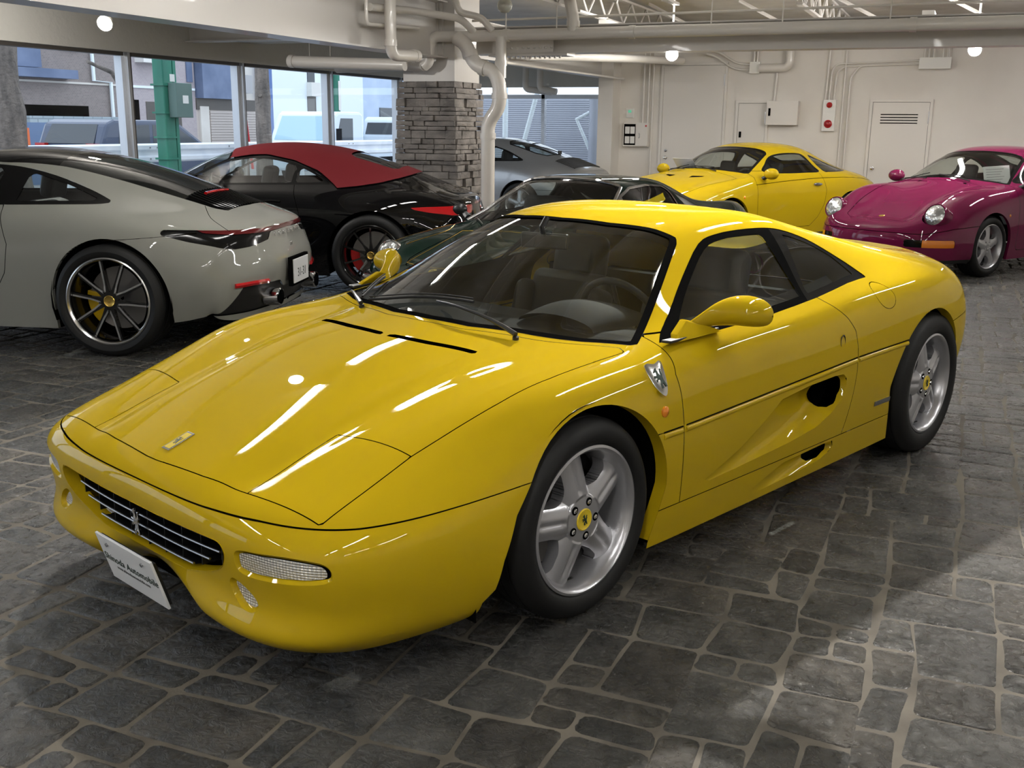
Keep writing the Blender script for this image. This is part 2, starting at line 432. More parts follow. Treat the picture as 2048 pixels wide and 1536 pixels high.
def wheel(parent, loc, side, R, W, rimR, style, fam, steer=0):
    """side +1: outward is +y. The wheel is a part of its car; rim, spokes and bolts are its sub-parts."""
    w=MB()
    hw=W/2; sw=.012
    r1=rimR+.004
    prof=[(r1,hw-.012),(r1+.006,hw-.002),(r1+.018,hw+sw*.7),(r1+.5*(R-r1),hw+sw),(R-.022,hw+.002),(R-.010,hw-.010),(R-.003,hw-.028)]
    for k in range(4):
        y=hw-.045-k*(W-.09)/3.0
        prof+= [(R,y+.012),(R,y+.0045),(R-.007,y+.003),(R-.007,y-.003),(R,y-.0045)]
    prof+=[(R,-hw+.03),(R-.003,-hw+.028),(R-.022,-hw),(r1+.02,-hw-sw*.7),(r1,-hw+.012)]
    w.lathe(prof,72)
    M=Matrix.Translation(loc)@Matrix.Rotation(steer,4,'Z')
    if side<0: M=M@Matrix.Rotation(PI,4,'Z')
    t=w.build('tyre',MT['rubber'],parent); t.matrix_local=M
    rim_m={'f355':MT['rim'],'cup':MT['rim'],'992':MT['rimblack'],'991':MT['rimblack'],'plain':MT['rim']}[style]
    lip=MB(); b=rimR
    lip.lathe([(b-.004,-hw+.02),(b-.012,-.02),(b-.026,-.01),(b-.026,hw-.05),(b-.016,hw-.02),(b-.010,hw-.006),(b-.002,hw+.001),(b+.006,hw-.002),(b+.006,hw-.014)],96)
    rm=lip.build('rim',MT['rimpolish'] if style=='992' else rim_m,t)
    if style=='992':
        bar=MB(); bar.lathe([(b-.0262,-hw+.02),(b-.0272,hw-.022),(b-.0265,hw-.0205)],72); bar.build('rim_barrel',rim_m,t)
    # brake disc + caliper + dark disc painted as the shade behind the spokes
    bk=MB(); dr=b*.74
    bk.lathe([(.02,-.03),(dr,-.03),(dr,-.052),(.02,-.052)],48); bk.build('brake_disc',MT['disc'],t)
    dk=MB(); dk.lathe([(.001,-hw+.03),(b-.03,-hw+.03)],32); dk.build('hub_shade_disc',MT['dark'],t)
    cal={'f355':MT['dark'],'cup':MT['caliper_r'],'992':MT['caliper_y'],'991':MT['caliper_r'],'plain':MT['dark']}[style]
    cb=MB(); n=8; a0=math.radians(-50) if style in('992','991') else PI+math.radians(-30)
    a1=a0+math.radians(62); ri,ro=dr*.66,dr*1.08
    P=[(ro*math.cos(a0+(a1-a0)*k/n),ro*math.sin(a0+(a1-a0)*k/n)) for k in range(n+1)]+[(ri*math.cos(a1-(a1-a0)*k/n),ri*math.sin(a1-(a1-a0)*k/n)) for k in range(n+1)]
    cb.prism(P,-.075,-.008,'xz'); cb.build('brake_caliper',cal,t,bevel=.006)
    def dspoke(n,r,th,phase):
        """perpendicular distance to nearest of n radial axes, and along-distance"""
        a=2*PI/n; q=(th-phase+a/2)%a-a/2; return np.abs(r*np.sin(q)), r*np.cos(q)
    face=hw-.028; ro=b-.020
    if style=='f355':
        ph=math.radians(78)
        def mask(r,t):
            d,l=dspoke(5,r,t,ph); hwid=.048+.026*np.clip((.125-l)/.075,0,1)**1.5+.030*np.clip((l-.160)/.05,0,1.3)**2
            return np.maximum(hwid-d, .066-r)
        def height(r,t):
            d,l=dspoke(5,r,t,ph); h=face+.012-.020*np.clip((r-.06)/.16,0,1)**1.2
            h=h-.020*np.clip(d/.055,0,1.4)**2.6
            h=h-.008*np.exp(-(d/.009)**2)*np.clip((r-.075)/.02,0,1)*np.clip((.205-r)/.03,0,1)
            h=np.where(r<.075,h*0+face+.012-.004*np.clip(r/.07,0,1)**2,h); return h
        s,fl=spoke_surface(mask,height,.005,ro+.006,40,300,.045)
        caps=.031; bolts=(5,.056,ph+PI/5)
    elif style=='cup':
        ph=math.radians(90)
        def mask(r,t):
            d,l=dspoke(5,r,t,ph); hwid=.036+.045*np.clip((.115-l)/.09,0,1)**1.2+.035*np.clip((l-.14)/.07,0,1.2)**1.6
            return np.maximum(hwid-d,.085-r)
        def height(r,t):
            d,l=dspoke(5,r,t,ph); return face+.006-.012*np.clip(r/.2,0,1)-.014*np.clip(d/.05,0,1.5)**2.5
        s,fl=spoke_surface(mask,height,.005,ro+.006,30,240,.04)
        caps=.026; bolts=(5,.055,ph+PI/5)
    elif style=='992':
        ph=math.radians(97)
        def arms(r,t):
            # pairs of arms opening from the hub to the rim (V shape)
            a=2*PI/5; q=(t-ph+a/2)%a-a/2; x=r*np.cos(q); z=np.abs(r*np.sin(q))
            zc=.016+(x-.04)*.255; return np.abs(z-zc),x,z,zc
        def mask(r,t):
            d,x,z,zc=arms(r,t); wv=.011+.008*np.clip((.12-r)/.08,0,1)
            return np.maximum(np.where(x>0,wv-d,-.1),.055-r)
        def height(r,t): return face+.004-.010*np.clip(r/.26,0,1)+.010*np.clip((r-.1)/.2,0,1)
        s,fl=spoke_surface(mask,height,.005,ro+.006,40,360,.03)
        def mask2(r,t):
            # machined edge lines following each arm's outer border
            d,x,z,zc=arms(r,t); wv=.011+.008*np.clip((.12-r)/.08,0,1)
            side=(z-zc); return np.minimum(np.where((x>.05)&(side>0),.0058-np.abs(side-wv+.0040),-.1), r-.06)
        s2,fl2=spoke_surface(mask2,lambda r,t:height(r,t)+.0012,.055,ro+.006,40,720,.001)
        pm_obj('machined_spoke_edge',s2,MT['rimpolish'],t,'L')
        caps=.033; bolts=(5,.065,ph+PI/5)
    elif style=='991':
        ph=math.radians(90)
        def mask(r,t):
            d,l=dspoke(10,r,t,ph); hwid=.008+.009*np.clip((.11-l)/.06,0,1); return np.maximum(hwid-d,.06-r)
        def height(r,t): return face+.004-.02*np.clip((.16-r)/.1,0,1)
        s,fl=spoke_surface(mask,height,.005,ro+.006,30,360,.03)
        caps=.03; bolts=(5,.062,ph+PI/5)
    else:
        ph=0
        def mask(r,t):
            d,l=dspoke(8,r,t,ph); return np.maximum(.018-d,.09-r)
        s,fl=spoke_surface(mask,lambda r,t:face+0*r,.005,ro+.006,16,160,.03)
        caps=.03; bolts=(4,.055,0)
    sp=pm_obj('spokes',pm_add(s,fl),rim_m,t,'L')
    h0=face+.012 if style=='f355' else face+.006
    cp=MB(); cp.lathe([(caps+.004,h0-.012),(caps+.004,h0+.001),(caps+.001,h0+.003),(caps-.003,h0+.001),(.0001,h0+.003)],32)
    capm={'f355':MT['yellowcap'],'992':MT['goldbadge'],'cup':MT['rim'],'991':MT['goldbadge'],'plain':MT['rim']}[style]
    c=cp.build('centre_cap',capm,t)
    if style in('f355',):
        hb=MB(); hb.prism([(-u*.034,v*.034) for u,v in HORSE],h0+.0025,h0+.0042,'xz'); hb.build('cap_emblem',MT['ink'],t)
    n,br,bp=bolts
    for k in range(n):
        a=bp+2*PI*k/n; q=MB(); hx=[(.0085*math.cos(PI/3*j),.0085*math.sin(PI/3*j)) for j in range(6)]
        hb0=h0-.010 if style=='f355' else h0-.008
        q.prism([(br*math.cos(a)+u,br*math.sin(a)+v) for u,v in hx],hb0-.02,hb0+.012,'xz')
        if style=='f355': g=MB(); g.lathe([(.0135,h0-.03),(.0135,h0-.0015),(.0001,h0-.001)],20,'y',c=(br*math.cos(a),0,br*math.sin(a))); g.build('bolt_shade_disc',MT['dark'],t)  # raised dark disc painted as the shade of a bolt recess
        if side>0 or style!='plain': q.build('wheel_bolt',MT['chrome'] if style=='f355' else (MT['rim'] if style=='cup' else MT['rimblack']),t,bevel=.003)
    v=MB(); v.cyl(((b-.03)*math.cos(-1.35),face-.02,(b-.03)*math.sin(-1.35)),((b-.045)*math.cos(-1.35),face+.004,(b-.045)*math.sin(-1.35)),.004,8); v.build('tyre_valve',MT['blacktrim'],t)
    t['label']='%s wheel with its tyre'%{'f355':'silver five-spoke alloy','cup':'silver cup-style alloy','992':'black and machined-silver V-spoke','991':'black thin-spoke','plain':'silver alloy'}[style]
    t.name='wheel'
    return t
# rearing horse outline, unit height, facing -u
HORSE=[(-.10,-.50),(.02,-.50),(.04,-.40),(-.01,-.36),(.05,-.25),(.17,-.33),(.22,-.46),(.32,-.46),(.28,-.30),(.20,-.12),(.20,.02),(.27,.14),(.22,.28),(.28,.40),(.22,.42),(.15,.30),(.15,.14),(.08,.10),(.02,.16),(-.03,.30),(-.08,.42),(-.06,.50),(-.16,.46),(-.30,.34),(-.28,.27),(-.17,.30),(-.14,.20),(-.20,.10),(-.34,.14),(-.36,.02),(-.30,.02),(-.28,.06),(-.16,.0),(-.28,-.06),(-.30,-.16),(-.24,-.17),(-.21,-.10),(-.08,-.06),(-.02,-.14),(-.10,-.28),(-.12,-.40)]

# ================================================================ room materials
MT['plaster']=noise_bump(noise_color(mat('cream_painted_wall',(.70,.66,.60),.6),(.66,.62,.565),(.72,.685,.63),1.2,4),35,.12,.004)
MT['soffit']=noise_bump(mat('rough_cream_plaster',(.60,.585,.535),.75),14,.6,.012,6)
MT['steelpaint']=noise_bump(mat('painted_steel',(.53,.505,.47),.38,coat=.15),25,.08,.003)
MT['pipe']=noise_bump(mat('painted_drain_pipe',(.68,.645,.59),.32,coat=.3),8,.05,.003)
MT['deck']=noise_bump(noise_color(mat('painted_ceiling_deck',(.66,.63,.58),.6),(.48,.46,.43),(.58,.56,.52),2.5,5),6,.35,.01)
MT['alu']=mat('window_aluminium',(.55,.57,.60),.35,metal=.7)
MT['aludark']=mat('dark_window_frame',(.10,.09,.08),.4,metal=.4)
MT['doorpaint']=mat('cream_door_paint',(.68,.645,.595),.45)
MT['bulb']=mat('lamp_glow',(1,1,1),.4,emis=(1,.95,.86),estr=30)
MT['tubeglow']=mat('tube_glow',(1,1,1),.4,emis=(1,.985,.955),estr=46)
MT['grout']=noise_bump(noise_color(mat('sand_grout',(.075,.067,.055),.85,spec=.2),(.085,.076,.062),(.16,.143,.117),4,5),140,.3,.002)
def slate():
    m=bpy.data.materials.new('stamped_slate'); m.use_nodes=True; b=m.node_tree.nodes['Principled BSDF']
    tc=N(m,'ShaderNodeTexCoord'); at_=N(m,'ShaderNodeAttribute'); at_.attribute_name='tint'
    n1=N(m,'ShaderNodeTexNoise'); n1.inputs['Scale'].default_value=30; n1.inputs['Detail'].default_value=9; n1.inputs['Roughness'].default_value=.66; n1.inputs['Distortion'].default_value=.9
    n2=N(m,'ShaderNodeTexNoise'); n2.inputs['Scale'].default_value=7; n2.inputs['Detail'].default_value=5; n2.inputs['Distortion'].default_value=.6
    L(m,tc.outputs['Object'],n1.inputs['Vector']); L(m,tc.outputs['Object'],n2.inputs['Vector'])
    r=N(m,'ShaderNodeValToRGB'); r.color_ramp.elements[0].position=.30; r.color_ramp.elements[0].color=(.026,.027,.025,1); r.color_ramp.elements[1].position=.72; r.color_ramp.elements[1].color=(.098,.096,.088,1)
    L(m,n2.outputs['Fac'],r.inputs['Fac'])
    mx=N(m,'ShaderNodeMix',data_type='RGBA',blend_type='MULTIPLY'); mx.inputs[0].default_value=1
    L(m,r.outputs['Color'],mx.inputs[6]); L(m,at_.outputs['Color'],mx.inputs[7]); L(m,mx.outputs[2],b.inputs['Base Color'])
    rr=N(m,'ShaderNodeMapRange'); rr.inputs[1].default_value=.3; rr.inputs[2].default_value=.7; rr.inputs[3].default_value=.18; rr.inputs[4].default_value=.42
    L(m,n1.outputs['Fac'],rr.inputs[0]); L(m,rr.outputs[0],b.inputs['Roughness'])
    b1=N(m,'ShaderNodeBump'); b1.inputs['Strength'].default_value=1.0; b1.inputs['Distance'].default_value=.020
    b2=N(m,'ShaderNodeBump'); b2.inputs['Strength'].default_value=.8; b2.inputs['Distance'].default_value=.03
    L(m,n1.outputs['Fac'],b1.inputs['Height']); L(m,n2.outputs['Fac'],b2.inputs['Height']); L(m,b2.outputs['Normal'],b1.inputs['Normal']); L(m,b1.outputs['Normal'],b.inputs['Normal'])
    b.inputs['Specular IOR Level'].default_value=.55
    return m
MT['slate']=slate()
RX0,RX1,RY0,RY1,RZ=-7.3,6.6,-6.6,13.4,2.98
# ---------------------------------------------------------------- floor: stamped stones with grout between
def smooth_noise(n,seed):
    r=np.random.default_rng(seed); a=r.uniform(-1,1,(n,n)); return a
def make_floor():
    cell=.112; nx=int((RX1-RX0)/cell); ny=int((14.6+4.4)/cell); y0=-4.4
    occ=np.zeros((nx,ny),bool); r=random.Random(11); tiles=[]
    sizes=[(2,2),(3,2),(2,1),(1,2),(2,2),(3,1),(2,3),(2,1),(3,2),(1,1)]
    for j in range(ny):
        for i in range(nx):
            if occ[i,j]: continue
            r.shuffle(sizes)
            for w,h in sizes+[(1,1)]:
                if i+w<=nx and j+h<=ny and not occ[i:i+w,j:j+h].any():
                    occ[i:i+w,j:j+h]=True; tiles.append((i,j,w,h)); break
    W1=rng.uniform(-1,1,(nx+2,ny+2,2))*.016
    def corner(i,j): return np.array([RX0+i*cell+W1[i,j,0],y0+j*cell+W1[i,j,1]])
    V=[];F=[];T=[]
    for (i,j,w,h) in tiles:
        c=[corner(i,j),corner(i+w,j),corner(i+w,j+h),corner(i,j+h)]
        P=[]
        g=r.uniform(.0030,.0055); rad=r.uniform(.014,.030)
        for k in range(4):
            p=c[k]; a=c[k-1]-p; b=c[(k+1)%4]-p; a/=np.linalg.norm(a); b/=np.linalg.norm(b); p=p+(a+b)*g
            P.append(p+a*rad); P.append(p+(a+b)*rad*.30); P.append(p+b*rad)
            q=c[(k+1)%4]; mid=(c[k]+q)/2; nrm=np.array([-(q-c[k])[1],(q-c[k])[0]]); nrm/=np.linalg.norm(nrm)
            P.append(mid+nrm*(g+r.uniform(-.002,.004)))
        P=np.array(P); cen=P.mean(0); n=len(P); b=len(V)
        tz=r.uniform(-.0018,0)
        tx,ty=r.uniform(-.006,.006),r.uniform(-.006,.006)
        sh=min(w,h)*cell
        for f,zz in ((1,-.0065),(1-.007/sh,-.0022),(1-.018/sh,0)):
            for p in P:
                q=cen+(p-cen)*f; V.append((q[0],q[1],min(0,zz+tz+(q[0]-cen[0])*tx+(q[1]-cen[1])*ty) if zz>-.005 else zz))
        for ring in range(2):
            for k in range(n): F.append((b+ring*n+k,b+ring*n+(k+1)%n,b+(ring+1)*n+(k+1)%n,b+(ring+1)*n+k))
        F.append(tuple(b+2*n+k for k in range(n)))
        v=r.uniform(.72,1.25); hu=r.random()
        col=(v,v*(.985 if hu<.6 else .93),v*(.97 if hu<.6 else .86),1)
        T+= [col]*(2*n+1)
    me=bpy.data.meshes.new('floor'); me.from_pydata(V,[],F); me.update()
    at_=me.attributes.new('tint','FLOAT_COLOR','FACE'); at_.data.foreach_set('color',np.array(T,float).ravel())
    me.polygons.foreach_set('use_smooth',[True]*len(F))
    o=link_mesh('floor',me,MT['slate']); tag(o,kind='structure')
    q=MB(); q.box((RX0-.3,-4.6,-.2),(RX1+.2,14.7,-.0050)); q.build('floor_grout',MT['grout'],o)
make_floor()
q=MB(); q.box((RX0-.3,RY0-.2,-.25),(RX1+.2,-4.4,0)); tag(q.build('floor_rear',MT['grout']),kind='structure')
def struct(name,q,m,bevel=0,parent=None):
    o=q.build(name,m,parent,bevel=bevel)
    if parent is None: tag(o,kind='structure')
    return o
q=MB(); q.box((RX0-.2,RY0-.2,RZ),(RX1+.2,14.7,RZ+.15)); struct('ceiling',q,MT['deck'])
q=MB(); q.box((-3.52,RY1,-.2),(RX1+.2,RY1+.25,RZ)); struct('wall_back',q,MT['plaster'])
q=MB(); q.box((RX1,RY0,-.2),(RX1+.2,RY1,RZ)); struct('wall_right',q,MT['plaster'])
q=MB(); q.box((RX0,RY0-.2,-.2),(RX1,RY0,RZ)); struct('wall_front',q,MT['plaster'])
q=MB(); q.box((RX0-.35,RY0,2.245),(RX0+.05,14.7,RZ)); struct('wall_left',q,MT['soffit'])
q=MB(); q.box((RX0-.25,RY0,-.2),(RX0-.02,14.7,.10)); struct('baseboard_left',q,MT['alu'])
q=MB(); q.box((RX0,14.45,2.13),(-3.5,14.7,RZ)); struct('wall_end',q,MT['soffit'])
q=MB(); q.box((-3.66,13.0,-.2),(-3.42,14.7,RZ)); struct('trim_1',q,MT['plaster'])
# ceiling step near the windows
q=MB(); q.box((-7.25,8.6,2.50),(-4.3,9.1,2.98)); struct('trim_2',q,MT['soffit'])
# windows along the street
ys=[-6.6,-4.2,-2.0,.2,2.4,4.58,6.77,8.90,11.08,13.26,14.5]
for k in range(len(ys)-1):
    a,b=ys[k],ys[k+1]; q=MB()
    q.box((RX0-.13,a-.035,.1),(RX0+.0,a+.005,2.245),0); q.box((RX0-.13,a+.005,.1),(RX0-.02,a+.045,2.245),1); q.box((RX0-.16,a-.085,.1),(RX0-.05,a-.035,2.245),0)
    q.box((RX0-.12,a+.045,2.205),(RX0-.01,b-.085,2.245),1); q.box((RX0-.12,a+.045,.1),(RX0-.01,b-.085,.16),0)
    w=q.build('window_%d'%(k+1),[MT['alu'],MT['aludark']]); tag(w,kind='structure')
    q=MB(); q.box((RX0-.075,a+.045,.16),(RX0-.067,b-.085,2.205)); q.build('pane',MT['glassbuild'],w)
# glazed end bay beside the back wall
q=MB()
for x in (-7.25,-5.15,-3.72): q.box((x-.03,14.42,0),(x+.03,14.52,2.13))
q.box((-7.28,14.42,1.93),(-3.66,14.52,2.0)); q.box((-7.28,14.42,0),(-3.66,14.52,.10))
w=q.build('window_11',MT['alu']); tag(w,kind='structure')
for a,b,z0,z1 in ((-7.22,-5.18,.1,1.93),(-5.12,-3.75,.1,1.93),(-7.22,-5.18,2.0,2.13),(-5.12,-3.75,2.0,2.13)):
    q=MB(); q.box((a,14.46,z0),(b,14.468,z1)); q.build('pane',MT['glassbuild'],w)
# ---------------------------------------------------------------- steel frame
def ibeam(p,q_,z0,h,fw,ft=.014,wt=.012):
    """I section between two plan points"""
    m=MB(); a=Vector((p[0],p[1],0)); b=Vector((q_[0],q_[1],0)); d=(b-a); l=d.length; d.normalize(); 
    M=Matrix.Translation(a)@Matrix.Rotation(math.atan2(d.y,d.x),4,'Z')
    m.box((0,-fw/2,z0),(l,fw/2,z0+ft),0,M); m.box((0,-fw/2,z0+h-ft),(l,fw/2,z0+h),0,M); m.box((0,-wt/2,z0+ft),(l,wt/2,z0+h-ft),0,M)
    return m
struct('beam_left',ibeam((-3.62,RY0),(-3.62,7.40),2.165,.58,.26),MT['steelpaint'])
struct('beam_left_rear',ibeam((-3.62,8.0),(-3.62,13.4),2.215,.42,.22),MT['steelpaint'])
struct('beam_cross',ibeam((-3.3,7.72),(RX1,7.72),2.215,.28,.24),MT['steelpaint'])
struct('beam_far',ibeam((-3.5,13.2),(RX1,13.2),2.78,.18,.12),MT['steelpaint'])
struct('beam_window_side',ibeam((RX0+.1,7.72),(-3.9,7.72),2.42,.34,.18),MT['steelpaint'])
# bolted splice plates by the column
q=MB(); q.box((-3.05,7.585,2.225),(-2.35,7.60,2.36)); q.box((-3.1,7.60,2.19),(-2.2,7.84,2.213))
for k in range(14): q.cyl((-3.02+k*.056,7.64,2.19),(-3.02+k*.056,7.64,2.165),.013,6)
for k in range(10): q.cyl((-2.95+k*.065,7.585,2.27),(-2.95+k*.065,7.565,2.27),.012,6)
struct('splice_plate',q,MT['steelpaint'])
q=MB(); q.box((-4.02,7.40,2.20),(-3.55,7.46,2.95),0)
for zz in (2.36,2.43,2.60,2.67,2.8):
    for xx in (-3.97,-3.91,-3.85): q.cyl((xx,7.40,zz),(xx,7.37,zz),.016,6)
for k in range(6): q.box((-3.80+k*.045,7.385,2.3),(-3.775+k*.045,7.40,2.9))
struct('column_head_plate',q,MT['steelpaint'])
q=MB(); q.box((-4.05,7.42,1.93),(-3.42,8.05,2.95),0); struct('column_head',q,MT['steelpaint'])
# open-web joists under the deck
def joist(x,y0,y1):
    m=MB(); zb,zt=2.66,2.93
    m.box((x-.03,y0,zb-.012),(x+.03,y1,zb+.012)); m.box((x-.03,y0,zt-.012),(x+.03,y1,zt+.012))
    n=max(2,int((y1-y0)/.62)); st=(y1-y0)/n
    for k in range(n):
        a=y0+k*st; m.cyl((x,a,zt),(x,a+st/2,zb),.014,6); m.cyl((x,a+st/2,zb),(x,a+st,zt),.014,6)
    return m
for x in np.arange(-3.35+1.15,6.5,1.15):
    struct('ceiling_joist',joist(x,RY0,7.6),MT['steelpaint']); pass
for x in np.arange(-2.2,6.5,2.3): struct('ceiling_joist',joist(x,7.9,13.05),MT['steelpaint'])
for x in (-6.4,-5.2): struct('ceiling_joist',joist(x,RY0,7.6),MT['steelpaint'])
# deep diagonal braces seen over the pipe
q=MB()
for x in np.arange(-2.4,6.4,1.1): q.tube([(x,7.55,2.93),(x+.75,7.55,2.70)],.022,6); q.tube([(x+.4,9.9,2.93),(x+1.0,9.9,2.62)],.022,6)
struct('ceiling_brace',q,MT['steelpaint'])
# ---------------------------------------------------------------- stone clad column
def stone_pillar():
    m=MB(); r=random.Random(5); H=1.93
    cx,cy=-3.755,7.745; hw0,hw1=.415,.345
    m.box((cx-.30,cy-.30,-.02),(cx+.30,cy+.30,H),1)
    z=0.0
    while z<H-.01:
        dz=min(r.choice([.045,.06,.075,.09,.055]),H-z)
        if H-(z+dz)<.03: dz=H-z
        for f in range(4):
            t0=z/H; half=hw0+(hw1-hw0)*t0
            u=-half
            while u<half-.001:
                du=r.uniform(.07,.26)
                if half-(u+du)<.06: du=half-u
                d=r.uniform(-.014,.026); g=.003
                nn=max(1,int(dz/.03)); 
                a0,a1=u+g,u+du-g; zz0,zz1=z+g,z+dz-g
                M=Matrix.Translation((cx,cy,0))@Matrix.Rotation(f*PI/2,4,'Z')
                y=-half-d; j=lambda s:r.uniform(-s,s)
                V=[(a0,y+j(.004),zz0+j(.003)),(a1,y+j(.004),zz0+j(.003)),(a1,y+j(.006),zz1+j(.003)),(a0,y+j(.006),zz1+j(.003)),
                   (a0,y+.09,zz0),(a1,y+.09,zz0),(a1,y+.09,zz1),(a0,y+.09,zz1),((a0+a1)/2+j(.02),y-.006+j(.005),(zz0+zz1)/2)]
                m.add(V,[(0,1,8),(1,2,8),(2,3,8),(3,0,8),(0,4,5,1),(1,5,6,2),(2,6,7,3),(3,7,4,0)],0,False,M)
                u+=du
        z+=dz
    mm=mat('ledge_stone',(.2,.18,.165),.75)
    noise_color(mm,(.105,.095,.088),(.26,.235,.21),4.5,8,lo=.3,hi=.7,stretch=(1,1,2.2))
    noise_bump(mm,45,.7,.01,7)
    o=m.build('stone_pillar',[mm,MT['dark']]); tag(o,kind='structure')
stone_pillar()
# ---------------------------------------------------------------- pipes
def pipe(name,label,pts,r,cat='pipe',mt=None,rings=(),group=None,bend=.10,parent=None):
    q=MB(); P=[Vector(p) for p in pts]; out=[P[0]]
    for i in range(1,len(P)-1):
        a=(P[i-1]-P[i]); b=(P[i+1]-P[i]); bl=min(bend,a.length*.45,b.length*.45); a.normalize(); b.normalize()
        s,e=P[i]+a*bl,P[i]+b*bl
        for k in range(7):
            t=k/6; out.append(s*(1-t)**2+P[i]*2*t*(1-t)+e*t*t)
    out.append(P[-1]); q.tube(out,r,16)
    o=q.build(name,mt or MT['pipe'],parent)
    if parent is None: tag(o,label,cat,group)
    for (c,d) in rings:
        d=Vector(d).normalized(); c=Vector(c); g=MB(); g.tube([c-d*.03,c+d*.03],r*1.13,16); g.build('coupling',mt or MT['pipe'],o)
    return o
MAINP=pipe('ceiling_pipe','thick cream drain pipe running across under the beam, branching down beside the stone column',[(-3.72,7.28,2.08),(-3.66,7.28,2.12),(-3.64,7.28,2.385),(-3.3,7.28,2.375),(6.5,7.28,2.39)],.057,rings=[((-1.4,7.28,2.378),(1,0,0)),((1.2,7.28,2.382),(1,0,0)),((-2.75,7.28,2.376),(1,0,0))],bend=.12)
pipe('drain_pipe',None,[(-3.3,7.22,2.36),(-3.2,7.22,2.30),(-3.08,7.22,2.08),(-2.86,7.22,2.02),(-2.80,7.22,1.88),(-2.80,7.22,1.66),(-2.93,7.22,1.50),(-2.93,7.22,.0)],.074,rings=[((-3.14,7.22,2.19),(.3,0,-1)),((-2.99,7.22,2.055),(1,0,-.3)),((-2.80,7.22,1.77),(0,0,1)),((-2.93,7.22,1.36),(0,0,1))],bend=.09,parent=MAINP)
pipe('branch_pipe',None,[(-2.80,7.25,2.36),(-2.80,7.25,1.95)],.056,rings=[((-2.80,7.25,2.10),(0,0,1))],parent=MAINP)
pipe('riser_pipe',None,[(-2.02,7.28,2.40),(-2.02,7.28,2.52),(-2.12,7.25,2.97)],.060,rings=[((-2.02,7.28,2.47),(0,0,1))],parent=MAINP)
pipe('waste_pipe',None,[(-3.50,5.8,2.53),(-3.48,6.6,2.57),(-3.2,7.12,2.54),(-3.12,7.26,2.42)],.037,bend=.12,rings=[((-3.495,6.2,2.55),(0,1,.05))],parent=MAINP)
pipe('waste_pipe',None,[(-3.25,7.1,2.72),(-3.22,7.12,2.60),(-3.0,7.2,2.55),(-2.90,7.25,2.42)],.035,bend=.06,parent=MAINP)
pipe('left_branch_pipe',None,[(-4.95,7.50,2.085),(-3.95,7.34,2.09),(-3.72,7.28,2.085)],.055,parent=MAINP)
pipe('down_pipe','tall cream pipe hanging in front of the bolted column head',[(-3.38,5.97,2.98),(-3.38,5.97,2.11),(-3.38,6.50,2.13)],.056,bend=.11,rings=[((-3.38,5.97,2.22),(0,0,1)),((-3.38,6.45,2.13),(0,1,0))])
pipe('capped_pipe','cream capped pipe reaching left from the column towards the windows',[(-5.32,7.1,2.14),(-3.85,7.1,2.085)],.062,rings=[((-5.28,7.1,2.14),(1,0,-.05))])
pipe('conduit','thin cream conduit above the main pipe',[(-3.2,7.4,2.54),(6.4,7.4,2.60)],.012)
pipe('conduit','thin grey conduit looping left of the down pipe',[(-3.475,5.69,2.98),(-3.475,5.69,2.37),(-3.475,6.7,2.415)],.018,bend=.06)
pipe('far_pipe','cream lagged pipe under the beam in front of the left door',[(-3.30,9.2,2.30),(-2.9,11.5,2.40),(-2.4,13.2,2.46)],.055)
pipe('tie_rod','thin horizontal cream rod ending at the corner trim',[(-3.5,9.0,2.21),(-3.25,13.0,2.19)],.016)
for k,(x,z) in enumerate(((-3.03,2.62),(-2.95,2.62),(-2.88,2.62))):
    pipe('conduit',['left of three thin conduits dropping to the open switch box','middle of three thin conduits dropping to the open switch box','right of three thin conduits dropping past the open switch box'][k],[(x,13.36,z),(x,13.36,1.53 if k<2 else .05)],.013)
for hk,(x,y,z0) in enumerate(((-2.76,7.28,2.44),(-2.2,7.28,2.44),(-.62,7.28,2.44),(.05,7.28,2.44),(1.0,7.28,2.44))):
    pipe('pipe_hanger',['thin cream hanger rod of the main pipe, leftmost, beside the globe lamp','thin cream hanger rod of the main pipe, just left of the slanting riser','thin cream hanger rod of the main pipe above the left wall door','thin cream hanger rod of the main pipe above the fire alarm panel','thin cream hanger rod of the main pipe, rightmost, above the louvred door'][hk],[(x,y,2.98),(x,y,z0-.03)],.006,'hanger',group='hanger rods of the long main pipe',rings=[((x,y,z0+.02),(0,0,1))])
for k,x in enumerate((-5.05,-4.78)):
    pipe('wire_hanger',['left of two thin wire hangers holding the capped pipe','right of two thin wire hangers holding the capped pipe'][k],[(x,7.1,2.98),(x,7.1,2.19)],.003,'hanger',group='wire hangers of the capped left pipe')
